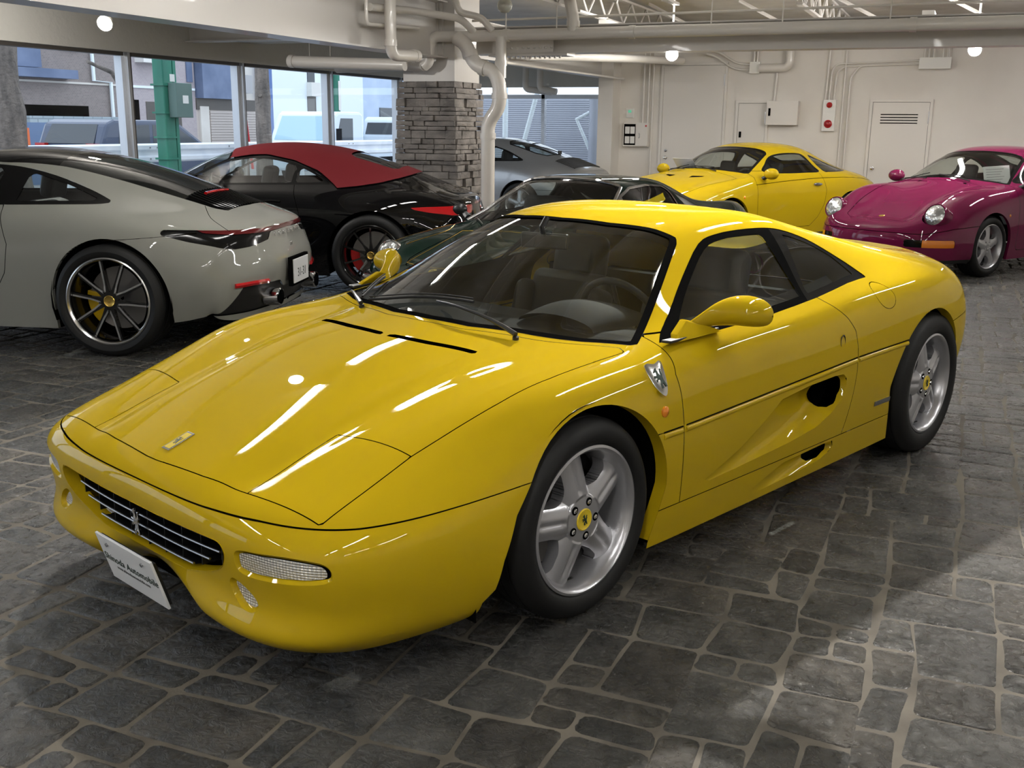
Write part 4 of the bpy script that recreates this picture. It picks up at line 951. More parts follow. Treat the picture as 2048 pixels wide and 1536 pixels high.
# ================================================================ yellow mid-engined coupe (foreground)
def side_rows(rows_cf, x, mid, low, bot):
    return rows_cf
F355_NET=[
 # lip bottom edge
 [(.895,0,.195),(.915,.17,.165),(.935,.31,.130),(.925,.47,.125),(.89,.605,.125),(.80,.715,.125),(.68,.77,.125),(.55,.80,.125),(.43,.815,.125),(.32,.815,.125)],
 [(.955,0,.235),(.972,.17,.215),(.985,.32,.185),(.972,.49,.18),(.93,.635,.18),(.85,.755,.18),(.72,.815,.18),(.57,.845,.17),(.43,.855,.15),(.30,.83,.125)],
 [(.975,0,.285),(.982,.17,.275),(.978,.33,.255),(.955,.49,.25),(.915,.64,.25),(.835,.775,.25),(.70,.84,.25),(.55,.87,.235),(.41,.88,.19),(.27,.84,.125)],
 [(1.010,0,.35),(1.008,.17,.35),(.992,.34,.345),(.962,.51,.34),(.918,.66,.34),(.835,.795,.34),(.69,.865,.335),(.53,.89,.31),(.38,.90,.24),(.24,.855,.125)],
 [(1.018,0,.425),(1.016,.17,.425),(.998,.34,.42),(.965,.51,.42),(.917,.665,.418),(.825,.80,.415),(.67,.875,.41),(.50,.90,.38),(.35,.91,.28),(.21,.86,.125)],
 [(1.005,0,.475),(1.003,.17,.475),(.985,.34,.472),(.952,.51,.468),(.905,.662,.462),(.81,.795,.460),(.65,.875,.460),(.46,.905,.43),(.31,.915,.31),(.18,.865,.125)],
 [(.955,0,.517),(.950,.17,.517),(.935,.33,.514),(.908,.49,.510),(.865,.64,.505),(.77,.77,.503),(.60,.86,.505),(.42,.902,.485),(.27,.918,.33),(.15,.868,.125)],
 [(.87,0,.547),(.865,.18,.547),(.848,.35,.542),(.82,.49,.538),(.775,.625,.540),(.68,.755,.545),(.53,.85,.545),(.36,.903,.515),(.22,.92,.345),(.11,.87,.125)],
 [(.70,0,.605),(.70,.20,.604),(.69,.37,.597),(.67,.50,.600),(.62,.635,.603),(.53,.765,.598),(.40,.855,.588),(.26,.905,.545),(.14,.922,.36),(.06,.87,.125)],
 [(.50,0,.665),(.50,.21,.663),(.495,.385,.653),(.48,.52,.657),(.44,.66,.662),(.37,.785,.650),(.27,.865,.625),(.16,.908,.565),(.07,.923,.375),(0,.87,.125)],
 [(.30,0,.718),(.30,.21,.716),(.30,.39,.706),(.30,.54,.710),(.27,.68,.715),(.23,.80,.700),(.17,.875,.655),(.08,.912,.58),(.0,.922,.385),(-.06,.87,.125)],
 [(.10,0,.760),(.10,.21,.758),(.10,.40,.748),(.10,.56,.750),(.09,.70,.752),(.08,.815,.735),(.05,.885,.680),(.0,.915,.585),(-.06,.922,.39),(-.12,.87,.125)],
 [(-.06,0,.783),(-.07,.21,.781),(-.10,.41,.774),(-.12,.58,.768),(-.12,.715,.766),(-.12,.825,.745),(-.13,.892,.690),(-.15,.918,.585),(-.17,.920,.39),(-.2,.872,.125)],
 [(-.17,0,.800),(-.18,.22,.797),(-.23,.43,.790),(-.30,.61,.780),(-.33,.745,.775),(-.33,.845,.750),(-.33,.900,.695),(-.33,.920,.580),(-.33,.920,.395),(-.34,.876,.125)],
 [(-.215,0,.825),(-.23,.22,.821),(-.285,.43,.812),(-.38,.63,.797),(-.46,.775,.795),(-.47,.865,.758),(-.47,.907,.698),(-.47,.925,.575),(-.47,.922,.400),(-.47,.880,.125)],
 [(-.40,0,.930),(-.415,.22,.926),(-.47,.42,.908),(-.56,.60,.880),(-.68,.795,.805),(-.70,.878,.770),(-.70,.915,.702),(-.70,.930,.570),(-.70,.927,.400),(-.70,.882,.125)],
 [(-.62,0,1.043),(-.635,.21,1.038),(-.68,.40,1.016),(-.76,.555,.977),(-.90,.800,.810),(-.92,.883,.778),(-.92,.920,.705),(-.92,.935,.566),(-.92,.930,.400),(-.92,.885,.125)],
 [(-.83,0,1.128),(-.845,.20,1.123),(-.885,.375,1.103),(-.95,.525,1.058),(-1.08,.803,.814),(-1.10,.887,.782),(-1.10,.923,.706),(-1.10,.937,.563),(-1.10,.932,.400),(-1.10,.886,.125)],
 [(-1.0,0,1.166),(-1.01,.20,1.162),(-1.04,.37,1.146),(-1.09,.52,1.102),(-1.22,.805,.820),(-1.24,.890,.786),(-1.24,.926,.708),(-1.24,.940,.561),(-1.24,.934,.400),(-1.24,.887,.125)],
 [(-1.25,0,1.182),(-1.25,.20,1.179),(-1.26,.375,1.166),(-1.28,.54,1.122),(-1.38,.808,.830),(-1.40,.893,.795),(-1.40,.929,.714),(-1.40,.942,.561),(-1.40,.936,.400),(-1.40,.888,.125)],
 [(-1.50,0,1.178),(-1.50,.20,1.176),(-1.50,.39,1.164),(-1.50,.56,1.122),(-1.55,.812,.842),(-1.56,.896,.806),(-1.56,.932,.722),(-1.56,.945,.563),(-1.56,.938,.400),(-1.56,.889,.125)],
 [(-1.62,0,1.150),(-1.62,.20,1.150),(-1.64,.41,1.148),(-1.68,.575,1.105),(-1.72,.816,.852),(-1.74,.900,.818),(-1.74,.936,.732),(-1.74,.948,.568),(-1.74,.940,.400),(-1.74,.890,.125)],
 [(-1.68,0,1.040),(-1.68,.20,1.045),(-1.76,.44,1.090),(-1.88,.588,1.065),(-1.92,.822,.860),(-1.94,.905,.826),(-1.94,.942,.745),(-1.92,.952,.575),(-1.90,.942,.405),(-1.88,.890,.125)],
 [(-1.74,0,.930),(-1.76,.22,.945),(-1.90,.46,1.035),(-2.08,.602,1.020),(-2.12,.828,.868),(-2.14,.912,.832),(-2.14,.950,.755),(-2.12,.957,.585),(-2.10,.945,.410),(-2.06,.890,.125)],
 [(-1.90,0,.905),(-1.95,.24,.915),(-2.12,.49,.965),(-2.28,.618,.975),(-2.32,.830,.878),(-2.34,.915,.835),(-2.34,.953,.757),(-2.32,.960,.590),(-2.30,.947,.415),(-2.28,.890,.125)],
 [(-2.20,0,.898),(-2.24,.25,.903),(-2.36,.50,.918),(-2.48,.630,.936),(-2.52,.826,.880),(-2.53,.912,.830),(-2.53,.951,.750),(-2.52,.958,.590),(-2.50,.945,.415),(-2.48,.890,.125)],
 [(-2.55,0,.895),(-2.57,.25,.898),(-2.62,.50,.902),(-2.68,.635,.908),(-2.70,.815,.870),(-2.71,.900,.812),(-2.71,.940,.730),(-2.70,.950,.580),(-2.66,.940,.415),(-2.62,.890,.140)],
 [(-2.85,0,.898),(-2.86,.25,.897),(-2.86,.48,.892),(-2.86,.635,.884),(-2.86,.790,.842),(-2.86,.872,.775),(-2.85,.915,.690),(-2.84,.930,.560),(-2.78,.925,.410),(-2.72,.880,.160)],
 [(-3.06,0,.905),(-3.05,.25,.902),(-3.03,.47,.890),(-3.00,.62,.865),(-2.99,.745,.800),(-2.98,.825,.715),(-2.96,.870,.630),(-2.93,.900,.530),(-2.86,.905,.400),(-2.80,.870,.175)],
 [(-3.12,0,.875),(-3.11,.25,.870),(-3.09,.46,.855),(-3.06,.60,.815),(-3.05,.71,.740),(-3.04,.785,.660),(-3.02,.830,.585),(-3.00,.865,.500),(-2.93,.880,.390),(-2.87,.850,.190)],
 [(-3.13,0,.760),(-3.12,.25,.757),(-3.105,.45,.74),(-3.08,.585,.70),(-3.07,.69,.65),(-3.07,.76,.595),(-3.06,.80,.545),(-3.04,.84,.48),(-2.98,.86,.385),(-2.92,.835,.20)],
 [(-3.16,0,.600),(-3.155,.25,.60),(-3.14,.45,.59),(-3.125,.58,.575),(-3.12,.68,.555),(-3.11,.75,.53),(-3.10,.79,.50),(-3.08,.82,.455),(-3.04,.845,.38),(-2.98,.82,.21)],
 [(-3.22,0,.500),(-3.215,.25,.50),(-3.20,.45,.49),(-3.18,.58,.48),(-3.17,.68,.465),(-3.16,.74,.45),(-3.15,.775,.43),(-3.12,.805,.40),(-3.08,.82,.35),(-3.04,.80,.22)],
 [(-3.20,0,.300),(-3.195,.25,.30),(-3.18,.45,.295),(-3.165,.58,.29),(-3.155,.66,.285),(-3.145,.72,.28),(-3.13,.755,.275),(-3.11,.78,.265),(-3.08,.79,.25),(-3.05,.775,.23)],
]
def tweak_net(net):
    P=[[list(p) for p in r] for r in net]
    for i in range(0,7):
        w=[.35,.9,1,1,1,.9,.5][i]
        for k,dx in enumerate([-.012,-.008,.008,.030,.050,.062,.035,.012,0,0]): P[i][k][0]+=dx*w+[.006,.020,-.022,-.008,0,0,0][i]*(1 if 1<k<7 else .3)
        for k,dy in enumerate([0,0,0,.005,.012,.016,.008,0,0,0]): P[i][k][1]+=dy*w
    for i in range(7,9):
        for k,dx in enumerate([0,0,0,.010,.022,.028,.01,0,0,0]): P[i][k][0]+=dx*(.6 if i==7 else .2)
    for r in P:
        for k in range(4):
            if r[k][2]>1.0 : r[k][2]-=.022*min(1,(r[k][2]-1.0)/.1)
    Q=[]
    for i,r in enumerate(P):
        w={6:.3,7:.9,8:1,9:1,10:1,11:1,12:.8,13:.2}.get(i,0); a,b=r[2],r[3]; m=[a[c]*.70+b[c]*.30 for c in range(3)]
        a=list(a); a[2]+=.004*w; m[2]-=.017*w; b=list(b); b[2]-=.006*w
        Q.append(r[:2]+[a,m,b]+r[4:])
    return Q
F355_NET=tweak_net(F355_NET)
def build_f355():
    car=thing('sports_car','glossy yellow mid-engined coupe with five-spoke wheels in the foreground','car',(0,0,0),math.radians(249.92))
    yl=MT['yellow']; gp=[]
    G0=eval_net(F355_NET,13,12)
    base=surf_from_grid(G0); full=base; bvh=bvh_of(full)
    # --- wheel arches
    fa=[(.44,-.1),(.44,.19),(.405,.222),(.39,.31),(.345,.43)]+[(-.015+.352*math.cos(a),.317+.352*math.sin(a)) for a in np.linspace(math.radians(32),math.radians(176),26)]+[(-.345,.25),(-.318,.155),(-.31,-.1)]
    ra=[(-2.11,-.1),(-2.11,.12)]+[(-2.365+.375*math.cos(a)*1.0,.318+.375*math.sin(a)) for a in np.linspace(math.radians(10),math.radians(172),26)]+[(-2.74,.2),(-2.74,-.1)]
    def arch(V): return -np.minimum(np.maximum(sdpoly(V[:,XZ],fa),sdpoly(V[:,XZ],ra)),V[:,1]-.5)
    base,_,e=clip(base,arch); lipf=flange(base,e,.02,vec=(0,-.035,0))
    # --- windows
    wst=[(-.150,0),(-.160,.20),(-.225,.44),(-.290,.60),(-.365,.740),(-.392,.752),(-.553,.680),(-.766,.587),(-.955,.503),(-.985,.480),(-.965,.40),(-.905,.22),(-.885,0),(-.885,-.1),(-.150,-.1)]
    gws=lambda V: np.minimum(sdpoly(V[:,XY],wst),V[:,2]-.74)
    ws,rest,_=clip(base,gws)
    band,glass,_=clip(ws,lambda V:.026-np.abs(sdpoly(V[:,XY],wst)) if False else .026-sdpoly(V[:,XY],wst))
    # lower black cowl of the glass
    pm_obj('windscreen_frame',offset(band,.001),MT['frameblack'],car)
    pm_obj('windscreen',offset(glass,-.003),MT['glass'],car)
    side=smooth_poly([(-.459,.782),(-.64,.845),(-.855,.950),(-1.052,1.043),(-1.173,1.070),(-1.325,1.080),(-1.50,1.078),(-1.61,1.062),(-1.72,1.025),(-1.80,.975),(-1.87,.915)],3,False)+smooth_poly([(-1.905,.866),(-1.728,.857),(-1.442,.828),(-1.10,.804),(-.8,.793),(-.55,.783)],2,False)
    gs=lambda V: np.minimum(np.minimum(sdpoly(V[:,XZ],side),V[:,1]-.46),2)
    sw,rest,e=clip(rest,gs)
    # pillar between door glass and quarter glass
    def door_g(V):
        x,z=V[:,0],V[:,2]; return x-(-1.385-(z-.83)*.55)      # in front of the slanted shut line
    dg,qg,_=clip(sw,door_g)
    gl1,fr1,_=clip(dg,lambda V: np.minimum(np.minimum(sdpoly(V[:,XZ],side)-.020,V[:,0]-(-1.362-.30*(V[:,2]-.83))),9))
    gl2,fr2,_=clip(qg,lambda V: np.minimum(sdpoly(V[:,XZ],side)-.020,np.minimum((-1.405-.77*(V[:,2]-.83))-V[:,0],V[:,0]+1.84-(V[:,2]-.87)*.5)))
    for s in 'LR':
        pm_obj('door_glass',offset(gl1,-.004),MT['glass'],car,s)
        pm_obj('door_window_frame',offset(fr1,-.001),MT['frameblack'],car,s)
        pm_obj('quarter_glass',offset(gl2,-.004),MT['glassdark'],car,s)
        pm_obj('quarter_window_frame',offset(fr2,-.002),MT['blackgloss'],car,s)
    # rear window between the buttresses
    rest_n=rest
    rw=[(-1.63,-.1),(-1.63,.36),(-1.72,.40),(-1.80,.36),(-1.735,-.1)]
    rwm,rest,_=clip(rest,lambda V: np.minimum(np.minimum(.40-V[:,1],np.minimum(1.13-V[:,2],V[:,2]-.935)),np.minimum(V[:,0]+1.90,-1.56-V[:,0])))
    pm_obj('rear_window',rwm,MT['glassdark'],car)
    # --- bumper seam (front)
    seam=lambda V: np.minimum(np.interp(V[:,0],[.3,.56,.80,.94,.985],[.508,.498,.4865,.484,.477])-V[:,2],V[:,0]-.25)
    fb,rest,gap,_=cut_panel(rest,seam,.0016); gp.append(gap)
    # rear bumper
    rb,rest,gap,_=cut_panel(rest,lambda V: np.minimum(-2.58-V[:,0],np.interp(V[:,0],[-3.2,-2.9,-2.7,-2.6],[.63,.628,.615,.605])-V[:,2]),.0018); gp.append(gap)
    # rocker
    sill,rest,gap,_=cut_panel(rest,lambda V: np.minimum(np.minimum(-.2-V[:,0],V[:,0]+2.3),.254-V[:,2]),.0016); gp.append(gap)
    # hood + headlight covers + fuel flap (seen from above)
    hl=[(.589,.435),(.556,.712),(.862,.714),(.893,.437)]
    lamp,rest,gap,_=cut_panel(rest,G(XY,hl,(2,1,.45)),.0017); gp.append(gap)
    hood=[(.930,-.1),(.930,.03),(.915,.254),(.893,.437),(.862,.714),(.70,.712),(.556,.712),(.40,.727),(.247,.745),(.047,.758),(-.198,.757),(-.31,.762),(-.325,.73),(-.262,.60),(-.195,.44),(-.132,.20),(-.122,-.1)]
    hd,rest,gap,_=cut_panel(rest,G(XY,hood,(2,1,.47)),.0017); gp.append(gap)
    slot=[(.030,.018),(.056,.016),(.046,.21),(.020,.405),(-.006,.405),(.018,.21)]
    sl,hd,_=clip(hd,G(XY,slot))
    # --- doors
    door=[(-.452,.80),(-.43,.745),(-.412,.70),(-.422,.635),(-.432,.54),(-.442,.43),(-.453,.33),(-.462,.255),(-.462,.2),(-1.609,.2),(-1.609,.26),(-1.625,.35),(-1.634,.442),(-1.638,.53),(-1.632,.62),(-1.611,.691),(-1.56,.745),(-1.50,.79),(-1.442,.835),(-1.385,.838)]
    gdoor=lambda V: np.minimum(np.minimum(sdpoly(V[:,XZ],door),V[:,1]-.62),1.2-V[:,2])
    dr,rest,gap,_=cut_panel(rest,gdoor,.0017); gp.append(gap)
    # crease line: thin dark joint above the rub crease (door, wing, quarter)
    crz=lambda V: np.interp(V[:,0],[-2.2,-1.63,-.99,-.43,-.2],[.587,.578,.553,.531,.527])
    fz=[(-2.2,.577),(-1.65,.573),(-.99,.553),(-.41,.535),(-.2,.532)]
    def crease(V): return .0022-np.abs(V[:,2]-crz(V))
    # scoop in the door: region between crease and sharp lower edge
    scoop=[(-1.05,.508),(-1.25,.525),(-1.45,.530),(-1.522,.526),(-1.552,.505),(-1.558,.470),(-1.540,.430),(-1.471,.376),(-1.362,.337),(-1.171,.317),(-.883,.304),(-.666,.295),(-.55,.288),(-.66,.325),(-.80,.375),(-.93,.44)]
    sc,dr,e1=clip(dr,G(XZ,scoop,(1,1,.7)))
    # push the scoop surface inwards towards its rear
    def press(m,poly,depth_f):
        d=np.clip(sdpoly(m.V[:,XZ],poly),0,1); V=m.V.copy(); V[:,1]-=depth_f(V,d); 
        return V
    def renorm(m,V):
        N_=np.zeros_like(V)
        for f in m.F:
            n=np.cross(V[f[1]]-V[f[0]],V[f[2]]-V[f[0]])
            if len(f)>3: n=n+np.cross(V[f[2]]-V[f[0]],V[f[3]]-V[f[0]])
            for i in f: N_[i]+=n
        l=np.linalg.norm(N_,axis=1,keepdims=True); l[l<1e-12]=1
        return PM(V,N_/l,m.F)
    def sdepth(V,d):
        t=np.clip((-.52-V[:,0])/.86,0,1.15); mx=.004+.088*t**1.7
        return mx*(1-np.exp(-d/(.010+.022*t)))
    sc2=renorm(sc,press(sc,scoop,sdepth))
    mouth=[(-1.385,.508),(-1.46,.518),(-1.520,.516),(-1.544,.500),(-1.550,.470),(-1.536,.438),(-1.505,.408),(-1.475,.392),(-1.445,.394),(-1.420,.42),(-1.400,.46)]
    hole,sc2,_=clip(sc2,G(XZ,mouth))
    if hole.F:
        hv=hole.V.copy(); hv[:,1]=.715; hv[:,0]=-1.45+(hv[:,0]+1.45)*1.55; hv[:,2]=.44+(hv[:,2]-.44)*1.25
        dark=PM(hv,hole.N,hole.F)
        for s in 'LR': pm_obj('side_air_intake',dark,MT['dark'],car,s)
        for s in (1,-1):
            q=MB(); 
            mo=[(x,z) for x,z in mouth]; n=len(mo)
            A=[]
            for x,z in mo:
                A.append((x,s*(.80 if x>-1.40 else .86),z))
            B=[(-1.45+(x+1.45)*1.5,s*.714,.44+(z-.44)*1.2) for x,z in mo]
            q.add(A+B,[(i,(i+1)%n,(i+1)%n+n,i+n) for i in range(n)],0,True); q.build('intake_duct',MT['dark'],car)
    # rear arch-side rounding of the scoop rim: dark side wall
    dr_full=merge(dr,sc2)
    # small sill scoop
    ss=[(-1.15,.236),(-1.45,.243),(-1.54,.240),(-1.552,.216),(-1.53,.194),(-1.46,.174),(-1.32,.164),(-1.08,.158),(-.85,.154),(-1.0,.195)]
    s2,sill,_=clip(sill,G(XZ,ss,(1,1,.6)))
    s2b=renorm(s2,press(s2,ss,lambda V,d: .07*np.clip((-.9-V[:,0])/.65,0,1)**1.5*(1-np.exp(-d/.012))))
    m2=[(-1.35,.236),(-1.53,.236),(-1.543,.215),(-1.52,.196),(-1.46,.180),(-1.38,.180)]
    h2,s2b,_=clip(s2b,G(XZ,m2))
    for s in 'LR':
        if h2.F:
            v=h2.V.copy(); v[:,1]-=.03; pm_obj('sill_air_intake',PM(v,h2.N,h2.F),MT['dark'],car,s)
        pm_obj('sill',merge(sill,s2b),yl,car,s)
    # crease joints
    cj1,dr_full,_=clip(dr_full,lambda V: crease(V)) if False else (PM(np.zeros((0,3)),np.zeros((0,3)),[]),dr_full,None)
    # fuel flap
    fuel=[(-1.908+.075*math.cos(a),.795+.052*math.sin(a)+.010*math.cos(a)) for a in np.linspace(0,2*PI,28)[:-1]]
    ff,rest,gap,_=cut_panel(rest,G(XZ,fuel,(1,1,.5)),.0012); gp.append(gap)
    for s in 'LR': pm_obj('door',dr_full,yl,car,s)
    pm_obj('fuel_flap',ff,yl,car,'L'); pm_obj('rear_wing_patch',ff,yl,car,'R')
    # --- front bumper openings
    grille=[(-.1,.252),(.12,.254),(.24,.264),(.35,.293),(.42,.320),(.455,.348),(.470,.380),(.462,.402),(.435,.412),(.30,.411),(.15,.407),(-.1,.404)]
    gg=lambda V: np.minimum(sdpoly(V[:,YZ],smooth_g),V[:,0]-.8)
    smooth_g=grille
    gr,fb,e=clip(fb,gg); fl=flange(fb,[],.01)
    gm,_,eg=clip(gr,lambda V:V[:,0]*0+1)
    turn=smooth_poly([(.385,.290),(.37,.322),(.385,.352),(.43,.362),(.60,.378),(.72,.395),(.775,.392),(.795,.368),(.790,.335),(.75,.318),(.60,.300),(.45,.285)],3)
    # turn lamps lie on the curved corner: use an unrolled coordinate
    def UZ(V): return np.stack([np.where(V[:,1]>.3,V[:,1]+.55*np.clip(.93-V[:,0],0,.4),V[:,1]),V[:,2]],1)
    tl=smooth_poly([(.510,.375),(.513,.398),(.535,.410),(.60,.417),(.68,.424),(.75,.421),(.778,.411),(.788,.387),(.774,.364),(.68,.350),(.58,.341),(.53,.343),(.513,.352)],3)
    UZ=lambda V: V[:,YZ]
    tm,fb,_=clip(fb,lambda V: np.minimum(sdpoly(UZ(V),tl),V[:,0]-.55))
    fogp=smooth_poly([(.462,.296),(.482,.316),(.520,.306),(.560,.282),(.576,.256),(.560,.238),(.515,.240),(.478,.264)],3)
    fg,fb,_=clip(fb,lambda V: np.minimum(sdpoly(V[:,YZ],fogp),V[:,0]-.8))
    for m_,nm,mt_ in ((tm,'turn_lamp',MT['clear']),(fg,'fog_lamp',MT['clear'])):
        rim_,core,_=clip(m_,(lambda V: .010-sdpoly(UZ(V),tl)) if nm=='turn_lamp' else (lambda V:.013-sdpoly(V[:,YZ],fogp)))
        # recessed paint return then lens
        def sink(m,pf,d0):
            V=m.V.copy(); V[:,0]-=d0*np.clip(pf(V)/.010,0,1); return renorm(m,V)
        pf=(lambda V:sdpoly(UZ(V),tl)) if nm=='turn_lamp' else (lambda V:sdpoly(V[:,YZ],fogp)*1.6)
        fb=merge(fb,sink(rim_,pf,.014))
        for s in 'LR': pm_obj(nm,offset(core,-.009 if nm=='turn_lamp' else -.012),mt_,car,s)
    # lens ribs
    # grille recess walls
    def wall(m,edgepoly,depth): pass
    fb_obj=pm_obj('front_bumper',fb,yl,car)
    # grille: recess ring, egg-crate mesh and chrome-grey bars
    ring=MB(); gpts=smooth_poly(grille[1:-1],4,False)
    loop=[(y,z) for y,z in gpts]+[(-y,z) for y,z in reversed(gpts)]
    n=len(loop)
    def gx(y,z): 
        h=bvh.ray_cast(Vector((2,y,z)),Vector((-1,0,0))); return h[0].x if h[0] else .98
    A=[(gx(y,z)+.002,y,z) for y,z in loop]; B=[(gx(y,z)-.040,y*.985,.332+(z-.332)*.95) for y,z in loop]
    ring.add(A+B,[(i,(i+1)%n,(i+1)%n+n,i+n) for i in range(n)],0,True)
    ring.build('grille_surround',yl,car)
    bk=MB(); C=[(gx(y,z)-.12,y,z) for y,z in loop]; bk.add(C,[tuple(range(n))]); bk.build('grille_backing',MT['dark'],car)
    bars=MB()
    BZ=[(.283,.27),(.318,.355),(.350,.405),(.382,.430)]
    for z,ym in BZ:
        yy=np.linspace(-ym,ym,25); bars.tube([(gx(y,.34)-.022,y,z+.012*(y/.44)**2) for y in yy],.0036,8,0)
    go=bars.build('grille',MT['steel'],car)
    fins=MB()
    for k in range(-4,5):
        y=k*.100; x=gx(y,.34)
        zl=float(np.interp(abs(y),[0,.24,.35,.42,.46],[.254,.266,.295,.322,.355])); fins.box((x-.09,y-.0015,zl+.008),(x-.030,y+.0015,.402))
    for z,ym in BZ:
        yy=np.linspace(-ym,ym,15)
        V=[];F=[]
        for y in yy: x=gx(y,.34); V+=[(x-.028,y,z),(x-.09,y,z-.012)]
        fins.add(V,[(2*i,2*i+1,2*i+3,2*i+2) for i in range(14)])
    fins.build('grille_fins',MT['blacktrim'],go)
    # horse on the grille
    hb=MB(); hb.prism([(-u*.066,v*.083) for u,v in HORSE],0,.007,'xz')
    h=hb.build('grille_emblem',MT['chrome'],car,bevel=.0015); x0=gx(0,.34)
    h.matrix_local=Matrix.Translation((x0-.004,-.010,.338))@Matrix.Rotation(-PI/2,4,'Z')
    # --- licence plate (show plate of the garage)
    pl=MB(); pl.box((-.165,-.004,-.0825),(.165,.004,.0825)); plo=pl.build('licence_plate',MT['whiteplate'],car,bevel=.0012)
    PMX=Matrix.Translation((1.045,.105,.215))@Matrix.Rotation(math.radians(8),4,'Y')@Matrix.Rotation(PI/2,4,'Z')
    PMX=Matrix.Translation((1.042,.060,.232))@Matrix.Rotation(math.radians(-7),4,'Y')@Matrix.Rotation(-PI/2,4,'Z')
    PMX=Matrix.Translation((1.012,-.010,.196))@Matrix.Rotation(math.radians(16.9),4,'Y')@Matrix.Rotation(PI/2,4,'Z')
    plo.matrix_local=PMX
    # plate local: x right as read from the front, text faces -y
    t=text_mesh('plate_lettering','Shinoda Automobile',.037,MT['ink'],plo,axes_matrix((0,-.0046,.004),(1,0,0),(0,0,1)),.0005,shear=.25,spacing=1.05)
    t=text_mesh('plate_web_address','www.shinodaautomobile.com',.0165,MT['inkgrey'],plo,axes_matrix((0,-.0046,-.024),(1,0,0),(0,0,1)),.0004,shear=.2)
    for sx in (-.105,.105):
        q=MB(); q.cyl((sx,-.004,.056),(sx,-.009,.056),.006,10); q.build('plate_screw',MT['steel'],plo)
    bkp=MB(); bkp.box((-.16,.006,-.075),(.16,.014,.07)); b_=bkp.build('plate_holder',MT['blacktrim'],plo)
    # --- hood etc.
    hd_o=pm_obj('bonnet',hd,yl,car)
    v=sl.V.copy(); v[:,2]-=.02
    pm_obj('bonnet_vent',PM(v,sl.N,sl.F),MT['dark'],car)
    for s in 'LR': pm_obj('headlight_cover',lamp,yl,car,s)
    # thin raised lip behind the vents
    # bonnet badge
    bd=MB(); bd.box((-.047,-.020,0),(.047,.020,.003)); p,nn=on_surf(bvh,(.845,.005,.55),(0,0,-1),.0005)
    bo=bd.build('bonnet_badge',MT['silverbadge'],car,bevel=.001); MXb=axes_matrix(p,(nn.cross(Vector((0,1,0)))*-1 if False else Vector((0,1,0)).cross(nn)),(0,1,0)); bo.matrix_local=MXb
    yi=MB(); yi.box((-.040,-.014,.003),(.040,.014,.0036)); yi.build('badge_field',MT['yellowcap'],bo)
    hs=MB(); hs.prism([(v_*-.034,u*.030) for u,v_ in HORSE],.0036,.0044,'xy'); hs.build('badge_horse',MT['ink'],bo)
    # --- remaining body
    cjm,rest2,_=clip(rest,lambda V: np.minimum(.0018-np.abs(V[:,2]-crz(V)-.0),np.minimum(V[:,1]-.8,np.minimum(V[:,0]+2.3,-.2-V[:,0]))))
    body=pm_add(rest2,None); body=merge(rest2)
    bo_=pm_obj('body_shell',body,yl,car)
    pm_obj('rear_bumper',rb,yl,car)
    for poly in (fa,ra):
        pp=[]
        for a_,b_ in zip(poly,poly[1:]):
            for t in np.linspace(0,1,4)[:-1]: pp.append((a_[0]+(b_[0]-a_[0])*t,a_[1]+(b_[1]-a_[1])*t))
        pp=[p for p in pp if p[1]>.128]
        for s in (1,-1):
            V=[]
            for x,z in pp:
                h=bvh.ray_cast(Vector((x,s*2,z)),Vector((0,-s,0)))[0]
                if h is None or abs(h.y)<.5: continue
                V+=[(x,h.y-s*.0005,z),(x,h.y-s*.045,z)]
            q=MB(); q.add(V,[(2*i,2*i+1,2*i+3,2*i+2) for i in range(len(V)//2-1)],0,True); q.build('wheel_arch_lip',yl,car)
    g_=merge(*gp)
    pm_obj('panel_gap',offset(g_,-.004),MT['seal'],car)
    # crease moulding joint drawn as a thin dark seal and the rounded highlight bead under it
    for (xa,xb) in ((-.325,-.427),(-.446,-1.628),(-1.648,-2.10)):
        for s in (1,-1):
            pts=[]
            for x in np.linspace(xa,xb,max(4,int(abs(xb-xa)/.05))):
                z=float(np.interp(x,[-2.2,-1.63,-.99,-.43,-.2],[.587,.578,.553,.531,.527]))
                pts.append(on_surf(bvh,(x,s*.9,z),(0,-s,0),.0)[0])
            q=MB(); q.tube(pts,.0028,6); q.build('crease_joint',MT['seal'],car)
            pts2=[on_surf(bvh,(p.x,s*.9,p.z-.0145),(0,-s,0),-.006)[0] for p in pts]
            q=MB(); q.tube(pts2,.0115,10); q.build('crease_moulding',yl,car)
    # --- inner shell (black inner skin, window openings left free)
    ish=offset(full,-.03)
    ish,_,_=clip(ish,lambda V: np.minimum(V[:,2]-.60,np.minimum(V[:,0]+1.70,np.where(V[:,2]<.74,-.42,-.10)-V[:,0])))
    keep=lambda V: -np.maximum(np.maximum(gws(V)-.03,np.minimum(sdpoly(V[:,XZ],side)-.03,V[:,1]-.44)),-1)
    ish,_,_=clip(ish,keep)
    ish,_,_=clip(ish,lambda V: 1.28-0*V[:,0] if True else 0)
    pm_obj('inner_lining',PM(ish.V,-ish.N,[f[::-1] for f in ish.F]),MT['dash'],car)
    # floor pan, bulkheads, arch liners
    q=MB(); q.box((-.32,-.84,.12),(.0+.30,.84,.14)) if False else q.box((-2.0,-.85,.125),(-.36,.85,.15)); q.box((-.36,-.55,.15),(.9,.55,.17)); q.box((-3.0,-.55,.18),(-2.0,.55,.2)); q.build('floor_pan',MT['dark'],car)
    q=MB(); q.box((-1.74,-.76,.15),(-1.68,.76,.80)); q.box((-.44,-.80,.15),(-.40,.80,.70)); q.box((-.44,-.70,.69),(-.20,.70,.71)); q.build('bulkhead',MT['dash'],car)
